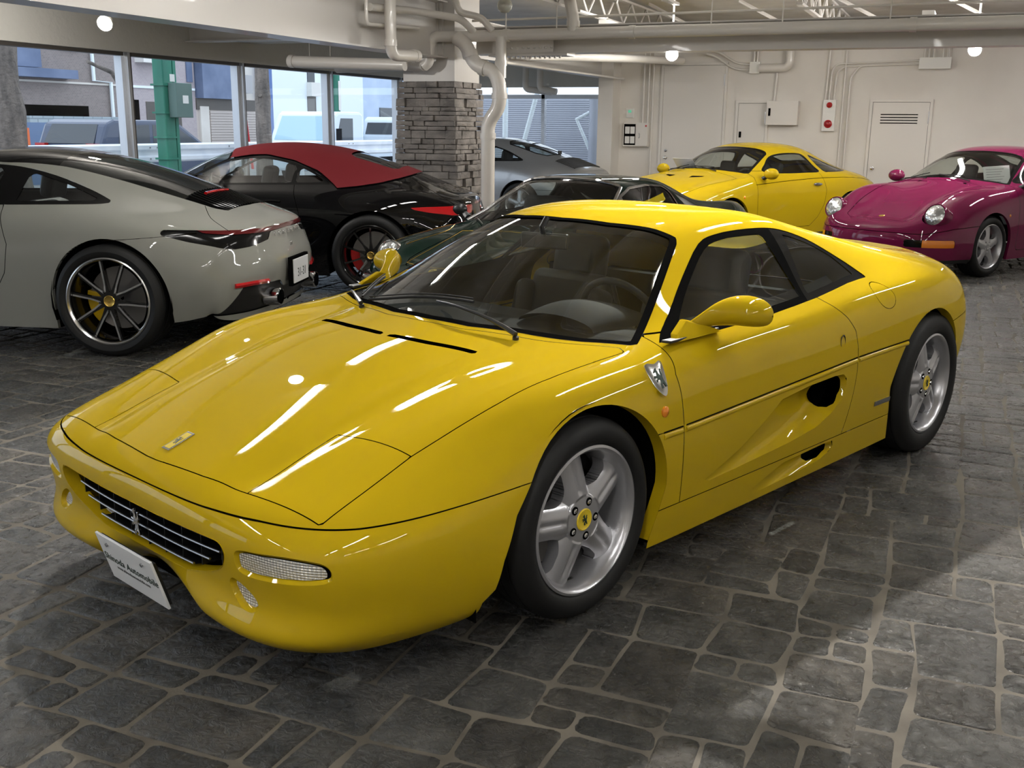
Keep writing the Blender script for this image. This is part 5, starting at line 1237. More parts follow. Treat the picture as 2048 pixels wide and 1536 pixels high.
    for poly,cx0,yy0,y1 in ((fa,-.0,.56,.880),(ra,-2.365,.56,.905)):
        for s in (1,-1):
            q=MB(); V=[];F=[]; pp=[(cx0+(x-cx0)*1.035,.317+(z-.317)*1.03) for x,z in poly]; n=len(pp)
            for x,z in pp:
                for y in (yy0,y1-(.02 if z<.2 else 0)): V.append((x,s*y,max(z,.13)))
            F=[(2*i,2*i+1,2*i+3,2*i+2) for i in range(n-1)]; V.append((cx0,s*yy0,.317)); F+=[(2*i,2*i+2,len(V)-1) for i in range(n-1)]
            q.add(V,F,0,True); q.build('wheel_arch_liner',MT['dark'],car)
    # --- wheels
    for s in (1,-1):
        wheel(car,(0,s*.765,.312),s,.316,.235,.229,'f355','f')
        wheel(car,(-2.45,s*.800,.326),s,.332,.265,.229,'f355','r')
    # --- mirrors
    for s in (1,-1):
        secs=[(.770,-.575,.800,.006,.003),(.774,-.575,.802,.045,.012),(.795,-.585,.812,.052,.018),(.812,-.605,.824,.054,.024),(.828,-.635,.838,.056,.030),(.843,-.660,.850,.060,.037),(.858,-.680,.858,.066,.044),(.885,-.705,.866,.074,.050),(.925,-.722,.870,.080,.053),(.965,-.730,.869,.080,.052),(1.000,-.735,.866,.072,.047),(1.025,-.738,.862,.052,.036),(1.038,-.739,.860,.028,.020),(1.042,-.739,.860,.004,.003)]
        n=24; V=[];F=[]; q=MB()
        for (y,x,z,rx,rz) in secs:
            for k in range(n):
                a=2*PI*k/n; ex=1.0 if math.cos(a)>0 else .5
                V.append((x-.045+rx*math.cos(a)*ex,s*(.80+(y-.80)*.90),z+rz*math.copysign(abs(math.sin(a))**.9,math.sin(a))))
        for i in range(len(secs)-1):
            for k in range(n): F.append((i*n+k,i*n+(k+1)%n,(i+1)*n+(k+1)%n,(i+1)*n+k))
        q.add(V,F,0,True); mo=q.build('door_mirror',yl,car)
        md=mo.modifiers.new('s','SUBSURF'); md.levels=1; md.render_levels=1
        g=MB(); g.lathe([(.0001,0),(.9,0),(1,.02)],28,'x'); go2=g.build('mirror_glass',MT['chrome'],mo)
        go2.matrix_local=Matrix.Translation((-.806,s*.945,.866))@Matrix.Diagonal((.016,.052,.036,1))@Matrix.Rotation(PI,4,'Z')
        b=MB(); V=[(-.49,s*.812,.785),(-.73,s*.838,.796),(-.70,s*.815,.806),(-.64,s*.795,.832),(-.585,s*.780,.846),(-.51,s*.795,.808)]
        V2=[(x,y+s*.030,z) for x,y,z in V]; n=6
        b.add(V+V2,[tuple(range(n)),tuple(range(2*n-1,n-1,-1))]+[(i,(i+1)%n,(i+1)%n+n,i+n) for i in range(n)])
        b.build('mirror_foot',yl,mo,bevel=.007)
        b=MB(); V=[(-.455,s*.80,.784),(-.74,s*.828,.792),(-.74,s*.842,.794),(-.455,s*.84,.786)]; V2=[(x,y,z+.010) for x,y,z in V]
        b.add(V+V2,[(0,1,2,3),(7,6,5,4)]+[(i,(i+1)%4,(i+1)%4+4,i+4) for i in range(4)]); b.build('mirror_gasket',MT['blacktrim'],mo,bevel=.003)
    # --- small side fittings (left and right)
    for s in (1,-1):
        p,nn=on_surf(bvh,(-.330,s*.9,.597),(0,-s,0),.001)
        q=MB(); q.lathe([(.018,-.002),(.018,.003),(.013,.007),(.0001,.009)],24,'z'); o=q.build('side_indicator',MT['redlamp'] if False else MT['amber'],car)
        o.matrix_local=axes_matrix(p,(1,0,0),(0,0,1) if s<0 else (0,0,1)) @ (Matrix.Identity(4) if s<0 else Matrix.Rotation(PI,4,'Y'))
        p,nn=on_surf(bvh,(-1.503,s*.9,.660),(0,-s,0),.000)
        q=MB(); q.lathe([(.0001,-.004),(.016,-.004),(.018,.002),(.021,.001)],24,'z'); o=q.build('door_lock_button',MT['blacktrim'],car)
        o.matrix_local=axes_matrix(p,(1,0,0),(0,0,1))@(Matrix.Identity(4) if s<0 else Matrix.Rotation(PI,4,'Y'))@Matrix.Diagonal((1,1.3,1,1))
        # shield
        sh=[(-.045,.050),(-.03,.060),(0,.052),(.03,.060),(.045,.050),(.040,.005),(.028,-.035),(.0,-.066),(-.028,-.035),(-.040,.005)]
        pc,nc=on_surf(bvh,(-.322,s*.9,.700),(0,-s,0),.004); ex=Vector((-1,0,0)); ex=(ex-nc*ex.dot(nc)).normalized(); ey=Vector((0,0,1)); ey=(ey-nc*ey.dot(nc)).normalized()
        out=smooth_poly(sh,3); n=len(out); V=[]
        for off,k in ((0,1.0),(.004,1.0),(.0065,.86)):
            for u,v in out: V.append(pc+(ex*u*.92+ey*v*.92)*k+nc*(off-.10*(u*u+v*v)*6*0-(abs(u)/.045)**2*.004))
        V.append(pc+nc*.0072)
        F=[(r*n+i,r*n+(i+1)%n,(r+1)*n+(i+1)%n,(r+1)*n+i) for r in range(2) for i in range(n)]+[(2*n+i,2*n+(i+1)%n,3*n) for i in range(n)]
        q=MB(); q.add(V,F,0,True); so=q.build('wing_shield_badge',MT['silverbadge'],car)
        q=MB(); V=[pc+ex*(u*.060)+ey*(v*.070)+nc*.0080 for u,v in HORSE]; n=len(V); q.add(V+[p-nc*.003 for p in V],[tuple(range(n))]+[(i,(i+1)%n,(i+1)%n+n,i+n) for i in range(n)]); q.build('shield_horse',MT['ink'],so)
        # body-side name badge behind the door
        q=MB(); V=[on_surf(bvh,(x,s*.9,z),(0,-s,0),.003)[0] for x,z in ((-1.868,.345),(-2.018,.343),(-2.020,.323),(-1.870,.325))]+[on_surf(bvh,(x,s*.9,z),(0,-s,0),-.001)[0] for x,z in ((-1.868,.345),(-2.018,.343),(-2.020,.323),(-1.870,.325))]
        q.add(V,[(0,1,2,3),(0,1,5,4),(1,2,6,5),(2,3,7,6),(3,0,4,7)]); q.build('side_name_badge',MT['steel'],car)
    # --- rear lamps and exhaust (seen only from other positions)
    for s in (1,-1):
        for yy in (.42,.60):
            q=MB(); q.lathe([(.062,-.02),(.062,.006),(.05,.012),(.0001,.014)],28,'x'); o=q.build('tail_lamp',MT['redlamp'],car)
            hx=bvh.ray_cast(Vector((-5,s*yy,.70)),Vector((1,0,0)))[0]
            o.matrix_local=Matrix.Translation((hx.x if hx else -3.1,s*yy,.70))@Matrix.Rotation(PI,4,'Z')
            q=MB(); q.lathe([(.04,0),(.04,.12),(.034,.12),(.034,0)],20,'x'); o=q.build('exhaust_pipe',MT['chrome'],car); o.matrix_local=Matrix.Translation((-3.27,s*(yy-.05),.25))
    # --- wipers
    def wiper(root,tip,bl0,bl1):
        q=MB()
        def P(x,y,o): return on_surf(bvh,(x,y,.9),(0,0,-1),o)[0]
        a=[P(root[0]+(tip[0]-root[0])*t,root[1]+(tip[1]-root[1])*t,.018+.02*math.sin(PI*t)) for t in np.linspace(0,1,8)]
        q.tube(a,[.009,.008,.007,.006,.006,.005,.005,.004],8)
        q.cyl(P(root[0],root[1],-.01),P(root[0],root[1],.010),.011,14)
        w=q.build('wiper_arm',MT['blacktrim'],car)
        q=MB(); b=[P(bl0[0]+(bl1[0]-bl0[0])*t,bl0[1]+(bl1[1]-bl0[1])*t,.012) for t in np.linspace(0,1,10)]
        q.tube(b,.0055,6); b2=[p+Vector((0,0,.012)) for p in b]; q.tube(b2,.003,6); q.build('wiper_blade',MT['rubber'],w)
    wiper((-.165,.42),(-.235,-.03),(-.27,.12),(-.235,-.42))
    wiper((-.175,-.40),(-.33,-.66),(-.28,-.52),(-.50,-.64))
    # --- interior
    it=MT['leather']
    q=MB(); prof=[(-.26,.725),(-.34,.765),(-.46,.785),(-.62,.780),(-.70,.735),(-.72,.62),(-.66,.50),(-.45,.45),(-.42,.70)]
    q.prism(prof,-.74,.74,'xz'); q.build('dashboard',MT['dash'],car,bevel=.025,seg=3)
    q=MB(); V=[];F=[]; n=14
    for i in range(7):
        for k in range(n+1):
            t=PI*k/n; x=-.42-.33*i/6; V.append((x,.37+.205*math.cos(t)*(.85+.15*i/6),.785+.075*math.sin(t)*math.sin(PI*(.12+.80*i/6))**.6))
    for i in range(6):
        for k in range(n): F.append((i*(n+1)+k,i*(n+1)+k+1,(i+1)*(n+1)+k+1,(i+1)*(n+1)+k))
    q.add(V,F,0,True); q.build('instrument_binnacle',MT['dash'],car)
    q=MB(); q.tube([(-.0,.185*math.cos(a),.185*math.sin(a)) for a in np.linspace(0,2*PI,41)[:-1]],.014,10,closed=True)
    sw_=q.build('steering_wheel',MT['leather'],car); sw_.matrix_local=Matrix.Translation((-.815,.37,.745))@Matrix.Rotation(math.radians(24),4,'Y')
    q=MB()
    for a in (90,210,330): q.cbox((.012,.09*math.cos(math.radians(a)),.09*math.sin(math.radians(a))),(.006,.02,.02)); q.tube([(.0,.04*math.cos(math.radians(a)),.04*math.sin(math.radians(a))),(.0,.18*math.cos(math.radians(a)),.18*math.sin(math.radians(a)))],.009,8)
    q.lathe([(.0001,-.02),(.045,-.02),(.045,.015),(.0001,.02)],24,'x'); q.build('steering_wheel_spokes',MT['blacktrim'],sw_)
    q=MB(); q.cyl((-.79,.37,.74),(-.60,.37,.68),.03,12); q.build('steering_column',MT['dash'],car)
    q=MB(); q.box((-1.6,-.13,.15),(-.62,.13,.40)); q.build('centre_tunnel',MT['dash'],car,bevel=.03,seg=3)
    for s in (1,-1):
        y0=s*.37
        q=MB()
        # cushion, back with side bolsters, head rest
        def pad(cx,cy,cz,dx,dy,dz,rot,nm,parent=None,bev=.045):
            b=MB(); b.cbox((0,0,0),(dx,dy,dz)); o=b.build(nm,it,parent or car,bevel=bev,seg=4); o.matrix_local=Matrix.Translation((cx,cy,cz))@Matrix.Rotation(math.radians(rot),4,'Y'); 
            for p in o.data.polygons: p.use_smooth=True
            return o
        bk_=pad(-1.345,y0,.54,.13,.44,.56,-16,'seat_backrest')
        pad(-1.05,y0,.33,.52,.46,.14,-6,'seat_cushion')
        pad(-1.28,y0+.215,.54,.14,.09,.46,-16,'seat_bolster'); pad(-1.28,y0-.215,.54,.14,.09,.46,-16,'seat_bolster')
        pad(-1.46,y0,.875,.11,.29,.22,-10,'head_restraint',bev=.05)
        q=MB(); q.cbox((-1.272,y0,.72),(.012,.27,.16)); 
    # rear-view mirror
    q=MB(); q.cbox((0,0,0),(.022,.21,.062)); rv=q.build('rear_view_mirror',MT['blacktrim'],car,bevel=.009,seg=3); rv.matrix_local=Matrix.Translation((-.78,.0,1.03))@Matrix.Rotation(math.radians(14),4,'Z')
    q=MB(); q.cbox((-.0125,0,0),(.002,.195,.05)); q.build('mirror_face',MT['steel'],rv)
    q=MB(); q.tube([(-.77,0,1.05),(-.76,0,1.085),(-.79,0,1.12)],.012,8); q.build('mirror_stalk',MT['blacktrim'],car)
    return car

# ================================================================ rear-engined coupes and the other parked cars
N911=[
 [(.98,0,.17),(.975,.2,.17),(.955,.4,.17),(.92,.55,.17),(.85,.68,.17),(.75,.77,.17),(.65,.82,.17),(.55,.84,.17),(.45,.85,.17),(.38,.85,.16)],
 [(1.03,0,.30),(1.025,.2,.30),(1.0,.4,.30),(.96,.56,.30),(.88,.70,.30),(.77,.80,.30),(.65,.855,.29),(.52,.88,.27),(.42,.885,.23),(.33,.87,.16)],
 [(1.03,0,.45),(1.025,.2,.45),(1.0,.4,.45),(.96,.56,.45),(.87,.71,.46),(.74,.82,.46),(.60,.88,.44),(.47,.905,.38),(.37,.91,.28),(.28,.88,.16)],
 [(.97,0,.56),(.965,.2,.56),(.94,.4,.56),(.90,.56,.57),(.81,.70,.59),(.68,.80,.59),(.54,.87,.55),(.41,.91,.46),(.31,.92,.32),(.24,.885,.16)],
 [(.82,0,.65),(.82,.2,.65),(.80,.38,.645),(.76,.53,.67),(.68,.66,.69),(.58,.76,.68),(.46,.85,.62),(.35,.905,.52),(.26,.925,.36),(.2,.885,.16)],
 [(.6,0,.735),(.6,.2,.735),(.6,.37,.73),(.57,.52,.755),(.50,.66,.78),(.44,.76,.76),(.36,.86,.68),(.28,.91,.56),(.2,.93,.38),(.15,.885,.16)],
 [(.3,0,.81),(.3,.2,.81),(.3,.38,.805),(.3,.54,.825),(.27,.68,.845),(.24,.78,.82),(.2,.875,.72),(.14,.92,.58),(.08,.935,.39),(.04,.885,.16)],
 [(0,0,.87),(0,.22,.868),(0,.42,.862),(0,.57,.872),(0,.69,.877),(0,.79,.85),(0,.88,.75),(-.02,.92,.60),(-.05,.93,.40),(-.08,.88,.16)],
 [(-.25,0,.92),(-.26,.24,.916),(-.29,.46,.90),(-.32,.62,.895),(-.34,.73,.885),(-.34,.81,.86),(-.34,.88,.76),(-.34,.905,.60),(-.34,.90,.40),(-.34,.865,.16)],
 [(-.42,0,.965),(-.43,.24,.96),(-.48,.46,.94),(-.54,.63,.915),(-.58,.745,.905),(-.58,.815,.872),(-.58,.875,.77),(-.58,.895,.60),(-.58,.885,.40),(-.58,.855,.16)],
 [(-.64,0,1.085),(-.65,.23,1.08),(-.70,.44,1.06),(-.77,.60,1.015),(-.86,.755,.915),(-.86,.82,.88),(-.86,.87,.77),(-.86,.885,.60),(-.86,.875,.40),(-.86,.85,.16)],
 [(-.88,0,1.195),(-.89,.22,1.19),(-.93,.42,1.17),(-1.0,.565,1.12),(-1.1,.755,.92),(-1.1,.82,.882),(-1.1,.865,.77),(-1.1,.88,.60),(-1.1,.87,.40),(-1.1,.85,.16)],
 [(-1.12,0,1.262),(-1.13,.22,1.257),(-1.16,.40,1.235),(-1.2,.545,1.18),(-1.32,.755,.925),(-1.32,.82,.885),(-1.32,.865,.77),(-1.32,.88,.60),(-1.32,.87,.40),(-1.32,.85,.16)],
 [(-1.4,0,1.295),(-1.4,.22,1.29),(-1.4,.40,1.27),(-1.42,.545,1.205),(-1.5,.755,.93),(-1.5,.82,.89),(-1.5,.865,.77),(-1.5,.88,.60),(-1.5,.87,.40),(-1.5,.85,.16)],
 [(-1.7,0,1.292),(-1.7,.22,1.287),(-1.7,.40,1.265),(-1.7,.54,1.195),(-1.74,.75,.937),(-1.74,.83,.893),(-1.74,.875,.78),(-1.74,.89,.60),(-1.74,.88,.40),(-1.74,.855,.16)],
 [(-2.0,0,1.255),(-2.0,.22,1.25),(-2.0,.40,1.225),(-2.0,.53,1.15),(-2.02,.745,.945),(-2.02,.84,.90),(-2.02,.90,.79),(-2.02,.91,.60),(-2.02,.89,.40),(-2.02,.86,.16)],
 [(-2.3,0,1.185),(-2.3,.22,1.18),(-2.3,.39,1.15),(-2.3,.52,1.075),(-2.3,.74,.948),(-2.3,.86,.903),(-2.3,.925,.80),(-2.3,.94,.62),(-2.3,.91,.42),(-2.3,.87,.16)],
 [(-2.6,0,1.09),(-2.6,.22,1.085),(-2.6,.38,1.055),(-2.6,.52,.99),(-2.6,.73,.932),(-2.6,.865,.885),(-2.6,.935,.79),(-2.6,.95,.62),(-2.6,.92,.42),(-2.6,.87,.18)],
 [(-2.9,0,.985),(-2.9,.22,.98),(-2.9,.39,.96),(-2.9,.54,.925),(-2.88,.72,.895),(-2.86,.85,.845),(-2.84,.92,.75),(-2.82,.94,.60),(-2.8,.915,.42),(-2.78,.87,.2)],
 [(-3.15,0,.90),(-3.15,.22,.895),(-3.14,.40,.885),(-3.12,.55,.865),(-3.08,.70,.84),(-3.04,.81,.79),(-3.0,.885,.70),(-2.96,.92,.57),(-2.9,.91,.42),(-2.86,.86,.22)],
 [(-3.36,0,.845),(-3.355,.2,.842),(-3.34,.4,.83),(-3.31,.55,.81),(-3.27,.68,.78),(-3.23,.78,.74),(-3.18,.85,.66),(-3.12,.895,.55),(-3.05,.90,.42),(-2.95,.85,.23)],
 [(-3.40,0,.78),(-3.395,.2,.78),(-3.38,.4,.77),(-3.345,.55,.755),(-3.30,.67,.73),(-3.26,.76,.70),(-3.21,.83,.63),(-3.15,.88,.54),(-3.08,.885,.41),(-3.0,.84,.24)],
 [(-3.42,0,.68),(-3.415,.2,.68),(-3.40,.4,.675),(-3.37,.55,.66),(-3.33,.67,.64),(-3.29,.755,.61),(-3.24,.82,.57),(-3.18,.865,.50),(-3.12,.87,.39),(-3.05,.83,.25)],
 [(-3.47,0,.56),(-3.465,.2,.56),(-3.45,.4,.555),(-3.42,.55,.55),(-3.38,.67,.535),(-3.33,.755,.51),(-3.28,.81,.48),(-3.22,.85,.43),(-3.16,.86,.36),(-3.1,.82,.26)],
 [(-3.46,0,.42),(-3.455,.2,.42),(-3.44,.4,.42),(-3.41,.55,.41),(-3.37,.66,.40),(-3.32,.74,.385),(-3.27,.795,.365),(-3.22,.83,.34),(-3.17,.84,.31),(-3.12,.81,.27)],
 [(-3.38,0,.22),(-3.38,.2,.22),(-3.36,.4,.22),(-3.33,.55,.22),(-3.29,.65,.22),(-3.25,.72,.22),(-3.21,.77,.23),(-3.18,.80,.24),(-3.15,.80,.25),(-3.13,.79,.26)],
]
def warp_net(net,f): return [[f(i,k,*p) for k,p in enumerate(r)] for i,r in enumerate(net)]
def car_common(car,body_list,wheels,well=.37,seats=True,seatx=-1.35,dashx=-.62,floorz=.17,hw=.80,steer=0,head=1.0):
    q=MB(); q.box((wheels[1][0]+.42,-hw,floorz-.02),(-.42,hw,floorz)); q.box((-.42,-.5,floorz),(.85,.5,floorz+.02)); q.box((wheels[1][0]-.8,-.5,floorz+.02),(wheels[1][0]+.42,.5,floorz+.04)); q.build('floor_pan',MT['dark'],car)
    for (ax,y,z,R,W,rr,st) in wheels:
        for s in (1,-1):
            wheel(car,(ax,s*y,z),s,R,W,rr,st,'')
            q=MB(); n=18; V=[];F=[]; r=R+.045
            for k in range(n+1):
                a=math.radians(-20)+math.radians(220)*k/n
                for yy in (y-.22,y+W/2-.045): V.append((ax+r*math.cos(a),s*yy,z+r*math.sin(a)))
            F=[(2*i,2*i+1,2*i+3,2*i+2) for i in range(n)]; V.append((ax,s*(y-.22),z)); F+=[(2*i,2*i+2,len(V)-1) for i in range(n)]
            q.add(V,F,0,True); q.build('wheel_arch_liner',MT['dark'],car)
    if seats:
        for s in (1,-1):
            for (nm,c,d,rot) in (('seat_backrest',(seatx,s*.37,.62),(.13,.46,.56),-16),('seat_cushion',(seatx+.30,s*.37,.40),(.50,.46,.14),-6),('head_restraint',(seatx-.12,s*.37,.98*head),(.10,.26,.18),-12)):
                b=MB(); b.cbox((0,0,0),d); o=b.build(nm,MT['leather'],car,bevel=.04,seg=3); o.matrix_local=Matrix.Translation(c)@Matrix.Rotation(math.radians(rot),4,'Y')
    q=MB(); q.prism([(dashx+.22,.60),(dashx+.20,.84*head),(dashx,.86*head),(dashx-.12,.82*head),(dashx-.14,.60)],-.70,.70,'xz'); q.build('dashboard',MT['dash'],car,bevel=.02)
    q=MB(); q.tube([(0,.175*math.cos(a),.175*math.sin(a)) for a in np.linspace(0,2*PI,33)[:-1]],.013,8,closed=True); q.tube([(0,-.17,0),(0,.17,0)],.012,6); q.tube([(0,0,0),(0,0,-.17)],.012,6)
    o=q.build('steering_wheel',MT['leather'],car); o.matrix_local=Matrix.Translation((dashx-.28,.36,.83*head))@Matrix.Rotation(math.radians(22),4,'Y')
def arch_fn(wheels,front_bottom=None):
    polys=[]
    for (ax,y,z,R,W,rr,st) in wheels:
        r=R+.038; polys.append([(ax+r,-.2)]+[(ax+r*math.cos(a),z+r*math.sin(a)) for a in np.linspace(-.1,PI+.1,30)]+[(ax-r,-.2)])
    def f(V):
        g=np.maximum(*[sdpoly(V[:,XZ],p) for p in polys]); return -np.minimum(g,V[:,1]-.45)
    return f
def strip_on(bvh,car,name,pts,d,r,mt,off=0,n=6):
    P=[on_surf(bvh,p,d,off)[0] for p in smooth_poly(pts,4,False)]; q=MB(); q.tube(P,r,n); return q.build(name,mt,car)
def disc_on(bvh,car,name,p,d,r,mt,dome=.02,n=28,ring=None,ringm=None,axis=None,off=.0):
    pt,nn=on_surf(bvh,p,d,off); ax=Vector(axis).normalized() if axis else nn
    M=Matrix.Translation(pt)@ax.to_track_quat('Z','Y').to_matrix().to_4x4()
    q=MB(); q.lathe([(r,-.03),(r,.0),(r*.85,dome*.5),(r*.5,dome*.9),(.0001,dome)],n,'z'); o=q.build(name,mt,car); o.matrix_local=M
    if ring: q=MB(); q.lathe([(r+.001,-.05),(r+.001,.004),(r+ring*.6,.008),(r+ring,-.002),(r+ring*1.3,-.06)],n,'z'); g=q.build(name+'_ring',ringm,o)
    return o
def mirror_pod(car,x,y,z,sx,sy,sz,mt,s):
    q=MB(); n=18; V=[];F=[]
    for t in np.linspace(0,PI,11):
        for k in range(n):
            a=2*PI*k/n; V.append((x+sx*math.sin(t)*math.cos(a)*(1 if math.cos(a)>0 else .45),s*(y-sy*math.cos(t)),z+sz*math.sin(t)*math.sin(a)))
    for i in range(10):
        for k in range(n): F.append((i*n+k,i*n+(k+1)%n,(i+1)*n+(k+1)%n,(i+1)*n+k))
    q.add(V,F,0,True); o=q.build('door_mirror',mt,car)
    q=MB(); q.tube([(x+.03,s*(y-sy*1.5),z-sz*1.25),(x,s*(y-sy*.5),z-sz*.4)],[.03,.022],8); q.build('mirror_foot',MT['blacktrim'],o)
def scale911(k):
    """warp of the base net for each generation"""
    def f(i,j,x,y,z):
        if k in('992','991') and x<-2.6: x=-2.6+(x+2.6)*.90
        if k=='992': return (x,y,z)
        if k=='991': return (x,y*.985,z-.005)
        if k=='993':
            return (x*2.272/2.45,y*(.925 if z<.95 else .955),z)
        if k=='964':
            y2=y*(.925 if z<.95 else .96); z2=z+(.018 if z>1 else 0)
            if x>-.3 and j in(3,4): z2+=.030*np.clip((x+.3)/.5,0,1)*np.clip((.62-x)/.1,0,1)
            if x>-.3 and j<3 and i>3: z2-=.022*np.clip((x+.3)/.5,0,1)+.055*np.clip((x-.1)/.6,0,1)
            if i==3 and j<6: z2-=.065 if j<4 else .03
            if i==2: z2-=.045
            x2=x*2.272/2.45
            if i<3: x2=x*.955
            if i==3: x2=x*.97; z2=z-.01
            return (x2,y2,z2)
        if k=='gt':
            z2=z
            if x>-.35 and j in(3,4,5): z2-=.035*np.clip((x+.35)/.4,0,1)
            if i>=16 and j<4: z2-=.02
            return (x*1.0,y*.965,z2)
    return f
def build_911(kind,name,label,loc,yaw,paintm):
    car=thing(name,label,'car',(loc[0],loc[1],0),math.radians(yaw))
    fx=2.272/2.45 if kind in('993','964') else 1.0
    wy=.885 if kind in('964',) else .92 if kind=='993' else .955 if kind=='gt' else 1.0
    net=warp_net(N911,scale911(kind)); full=surf_from_grid(eval_net(net,7,7)); bvh=bvh_of(full)
    ra=-2.45*fx
    WH={'992':[(0,.80,.345,.345,.245,.262,'992'),(ra,.795,.358,.358,.305,.274,'992')],
        '991':[(0,.79,.34,.34,.24,.262,'991'),(ra,.785,.35,.35,.30,.262,'991')],
        '993':[(0,.71,.315,.315,.225,.232,'cup'),(ra,.72,.322,.322,.265,.232,'cup')],
        '964':[(0,.705,.312,.312,.215,.226,'cup'),(ra,.70,.322,.322,.255,.226,'cup')],
        'gt':[(0,.75,.315,.315,.215,.226,'cup'),(ra,.75,.32,.32,.24,.226,'cup')]}[kind]
    rest,_,e=clip(full,arch_fn(WH)); pm_obj('wheel_arch_lip',flange(rest,e,.02,vec=(0,-.03,0)),paintm,car)
    gp=[]
    X=lambda pts:[(x*fx,z) for x,z in pts]
    zz=(lambda z:z)
    # windscreen
    wtop=[(-.405,-.1),(-.415,.22),(-.465,.45),(-.535,.63),(-.575,.67),(-.70,.625),(-.90,.575),(-1.09,.525),(-1.11,.48),(-1.095,.40),(-1.06,.22),(-1.05,-.1)]
    wtop=[(x*fx,y*(.95 if kind in('964','993','gt') else 1)) for x,y in wtop]
    gws=lambda V: np.minimum(sdpoly(V[:,XY],wtop),V[:,2]-zz(.90))
    ws,rest,_=clip(rest,gws)
    fr,gl,_=clip(ws,lambda V:.028-sdpoly(V[:,XY],wtop))
    pm_obj('windscreen_frame',fr,MT['blackgloss'],car); pm_obj('windscreen',offset(gl,-.003),MT['glass'],car)
    # side windows
    if kind=='991': dlo=[(-.66,.935),(-.80,1.02),(-1.0,1.115),(-1.2,1.17),(-1.45,1.175),(-1.70,1.13),(-1.92,1.045),(-2.06,.955),(-2.0,.948),(-1.5,.938),(-1.0,.93)]
    elif kind=='gt': dlo=[(-.80,.945),(-.92,1.03),(-1.05,1.11),(-1.2,1.15),(-1.45,1.168),(-1.72,1.158),(-1.80,1.12),(-1.86,1.0),(-1.89,.93),(-1.6,.922),(-1.1,.922)]
    else: dlo=[(-.66,.935),(-.80,1.01),(-1.0,1.105),(-1.2,1.165),(-1.45,1.188),(-1.7,1.175),(-1.95,1.125),(-2.2,1.045),(-2.36,.985),(-2.40,.965),(-2.33,.953),(-2.1,.948),(-1.6,.938),(-1.1,.932)]
    dlo=smooth_poly(X(dlo),3)
    gs=lambda V: np.minimum(sdpoly(V[:,XZ],dlo),V[:,1]-.40)
    sw,rest,_=clip(rest,gs)
    if kind=='gt':
        dq=smooth_poly([(-1.90,1.135),(-2.05,1.105),(-2.30,1.03),(-2.50,.955),(-2.52,.935),(-2.3,.925),(-2.05,.925),(-1.98,.94)],3)
        gq=lambda V: np.minimum(sdpoly(V[:,XZ],dq),V[:,1]-.40); qm,rest,_=clip(rest,gq); gl,fr,_=clip(qm,lambda V:sdpoly(V[:,XZ],dq)-.014)
        for s in 'LR': pm_obj('quarter_window',offset(gl,-.004),MT['glass'],car,s); pm_obj('quarter_window_frame',offset(fr,-.001),MT['blackgloss'],car,s)
    bp={'991':-1.72,'gt':-1.83}.get(kind,-1.68)*fx
    lean={'991':-.25,'gt':-.35}.get(kind,-.18); wd={'992':.09,'gt':.05}.get(kind,.045)
    core=lambda V: np.minimum(sdpoly(V[:,XZ],dlo)-(.022 if kind=='992' else .018),np.abs(V[:,0]-(-1.0 if kind=='gt' else bp)-(-.15 if kind=='gt' else lean)*(V[:,2]-.95))-(.014 if kind=='gt' else wd))
    if kind=='991': core=lambda V: np.minimum(sdpoly(V[:,XZ],dlo)-.018,np.maximum(V[:,0]-bp-lean*(V[:,2]-.95)-.02,np.minimum(bp+lean*(V[:,2]-.95)-.02-V[:,0],V[:,0]+5)))
    gl,fr,_=clip(sw,core)
    for s in 'LR':
        pm_obj('side_window',offset(gl,-.004),MT['glass'],car,s); pm_obj('side_window_frame',offset(fr,-.001),MT['yellow2'] if False else MT['blackgloss'],car,s)
    # rear screen
    if kind in('992','964','993','gt'):
        if kind=='992': rw=[(-1.30,-.1),(-1.30,.50),(-1.6,.515),(-2.0,.475),(-2.4,.455),(-2.8,.44),(-2.98,.425),(-3.05,.38),(-3.07,-.1)]
        elif kind=='gt': rw=[(-1.95,-.1),(-1.97,.36),(-2.05,.42),(-2.6,.40),(-2.68,.3),(-2.70,-.1)]
        else: rw=[(-1.92,-.1),(-1.93,.33),(-2.0,.43),(-2.5,.42),(-2.68,.36),(-2.72,.2),(-2.73,-.1)]
        rw=[(x*fx,y) for x,y in rw]; grw=lambda V: np.minimum(sdpoly(V[:,XY],rw),V[:,2]-.8)
        rm,rest,_=clip(rest,grw)
        if kind=='992':
            up,lo,_=clip(rm,lambda V:V[:,0]+1.95); lo,lv,_=clip(lo,lambda V:V[:,0]+2.78)
            pm_obj('glass_roof_panel',up,MT['blackgloss'],car); pm_obj('rear_screen',lo,MT['glassdark'],car); lvv=offset(lv,-.015); pm_obj('engine_vent',lvv,MT['dark'],car)
            for k in range(-8,9):
                strip_on(bvh,car,'vent_louvre',[(-2.78,k*.046,1.2),(-2.92,k*.046,1.1),(-3.05,k*.044,1.0)],(0,0,-1),.005,MT['blackgloss'])
            pm_obj('rear_screen_backing',offset(lo,-.05),MT['dark'],car)
            strip_on(bvh,car,'high_brake_lamp',[(-2.83,-.20,1.1),(-2.83,0,1.1),(-2.83,.20,1.1)],(0,0,-1),.012,MT['redlamp'],.004)
        else:
            fr,gl,_=clip(rm,lambda V:.025-sdpoly(V[:,XY],rw)); pm_obj('rear_screen_frame',fr,MT['blackgloss'],car); pm_obj('rear_screen',offset(gl,-.004),MT['glassdark'],car)
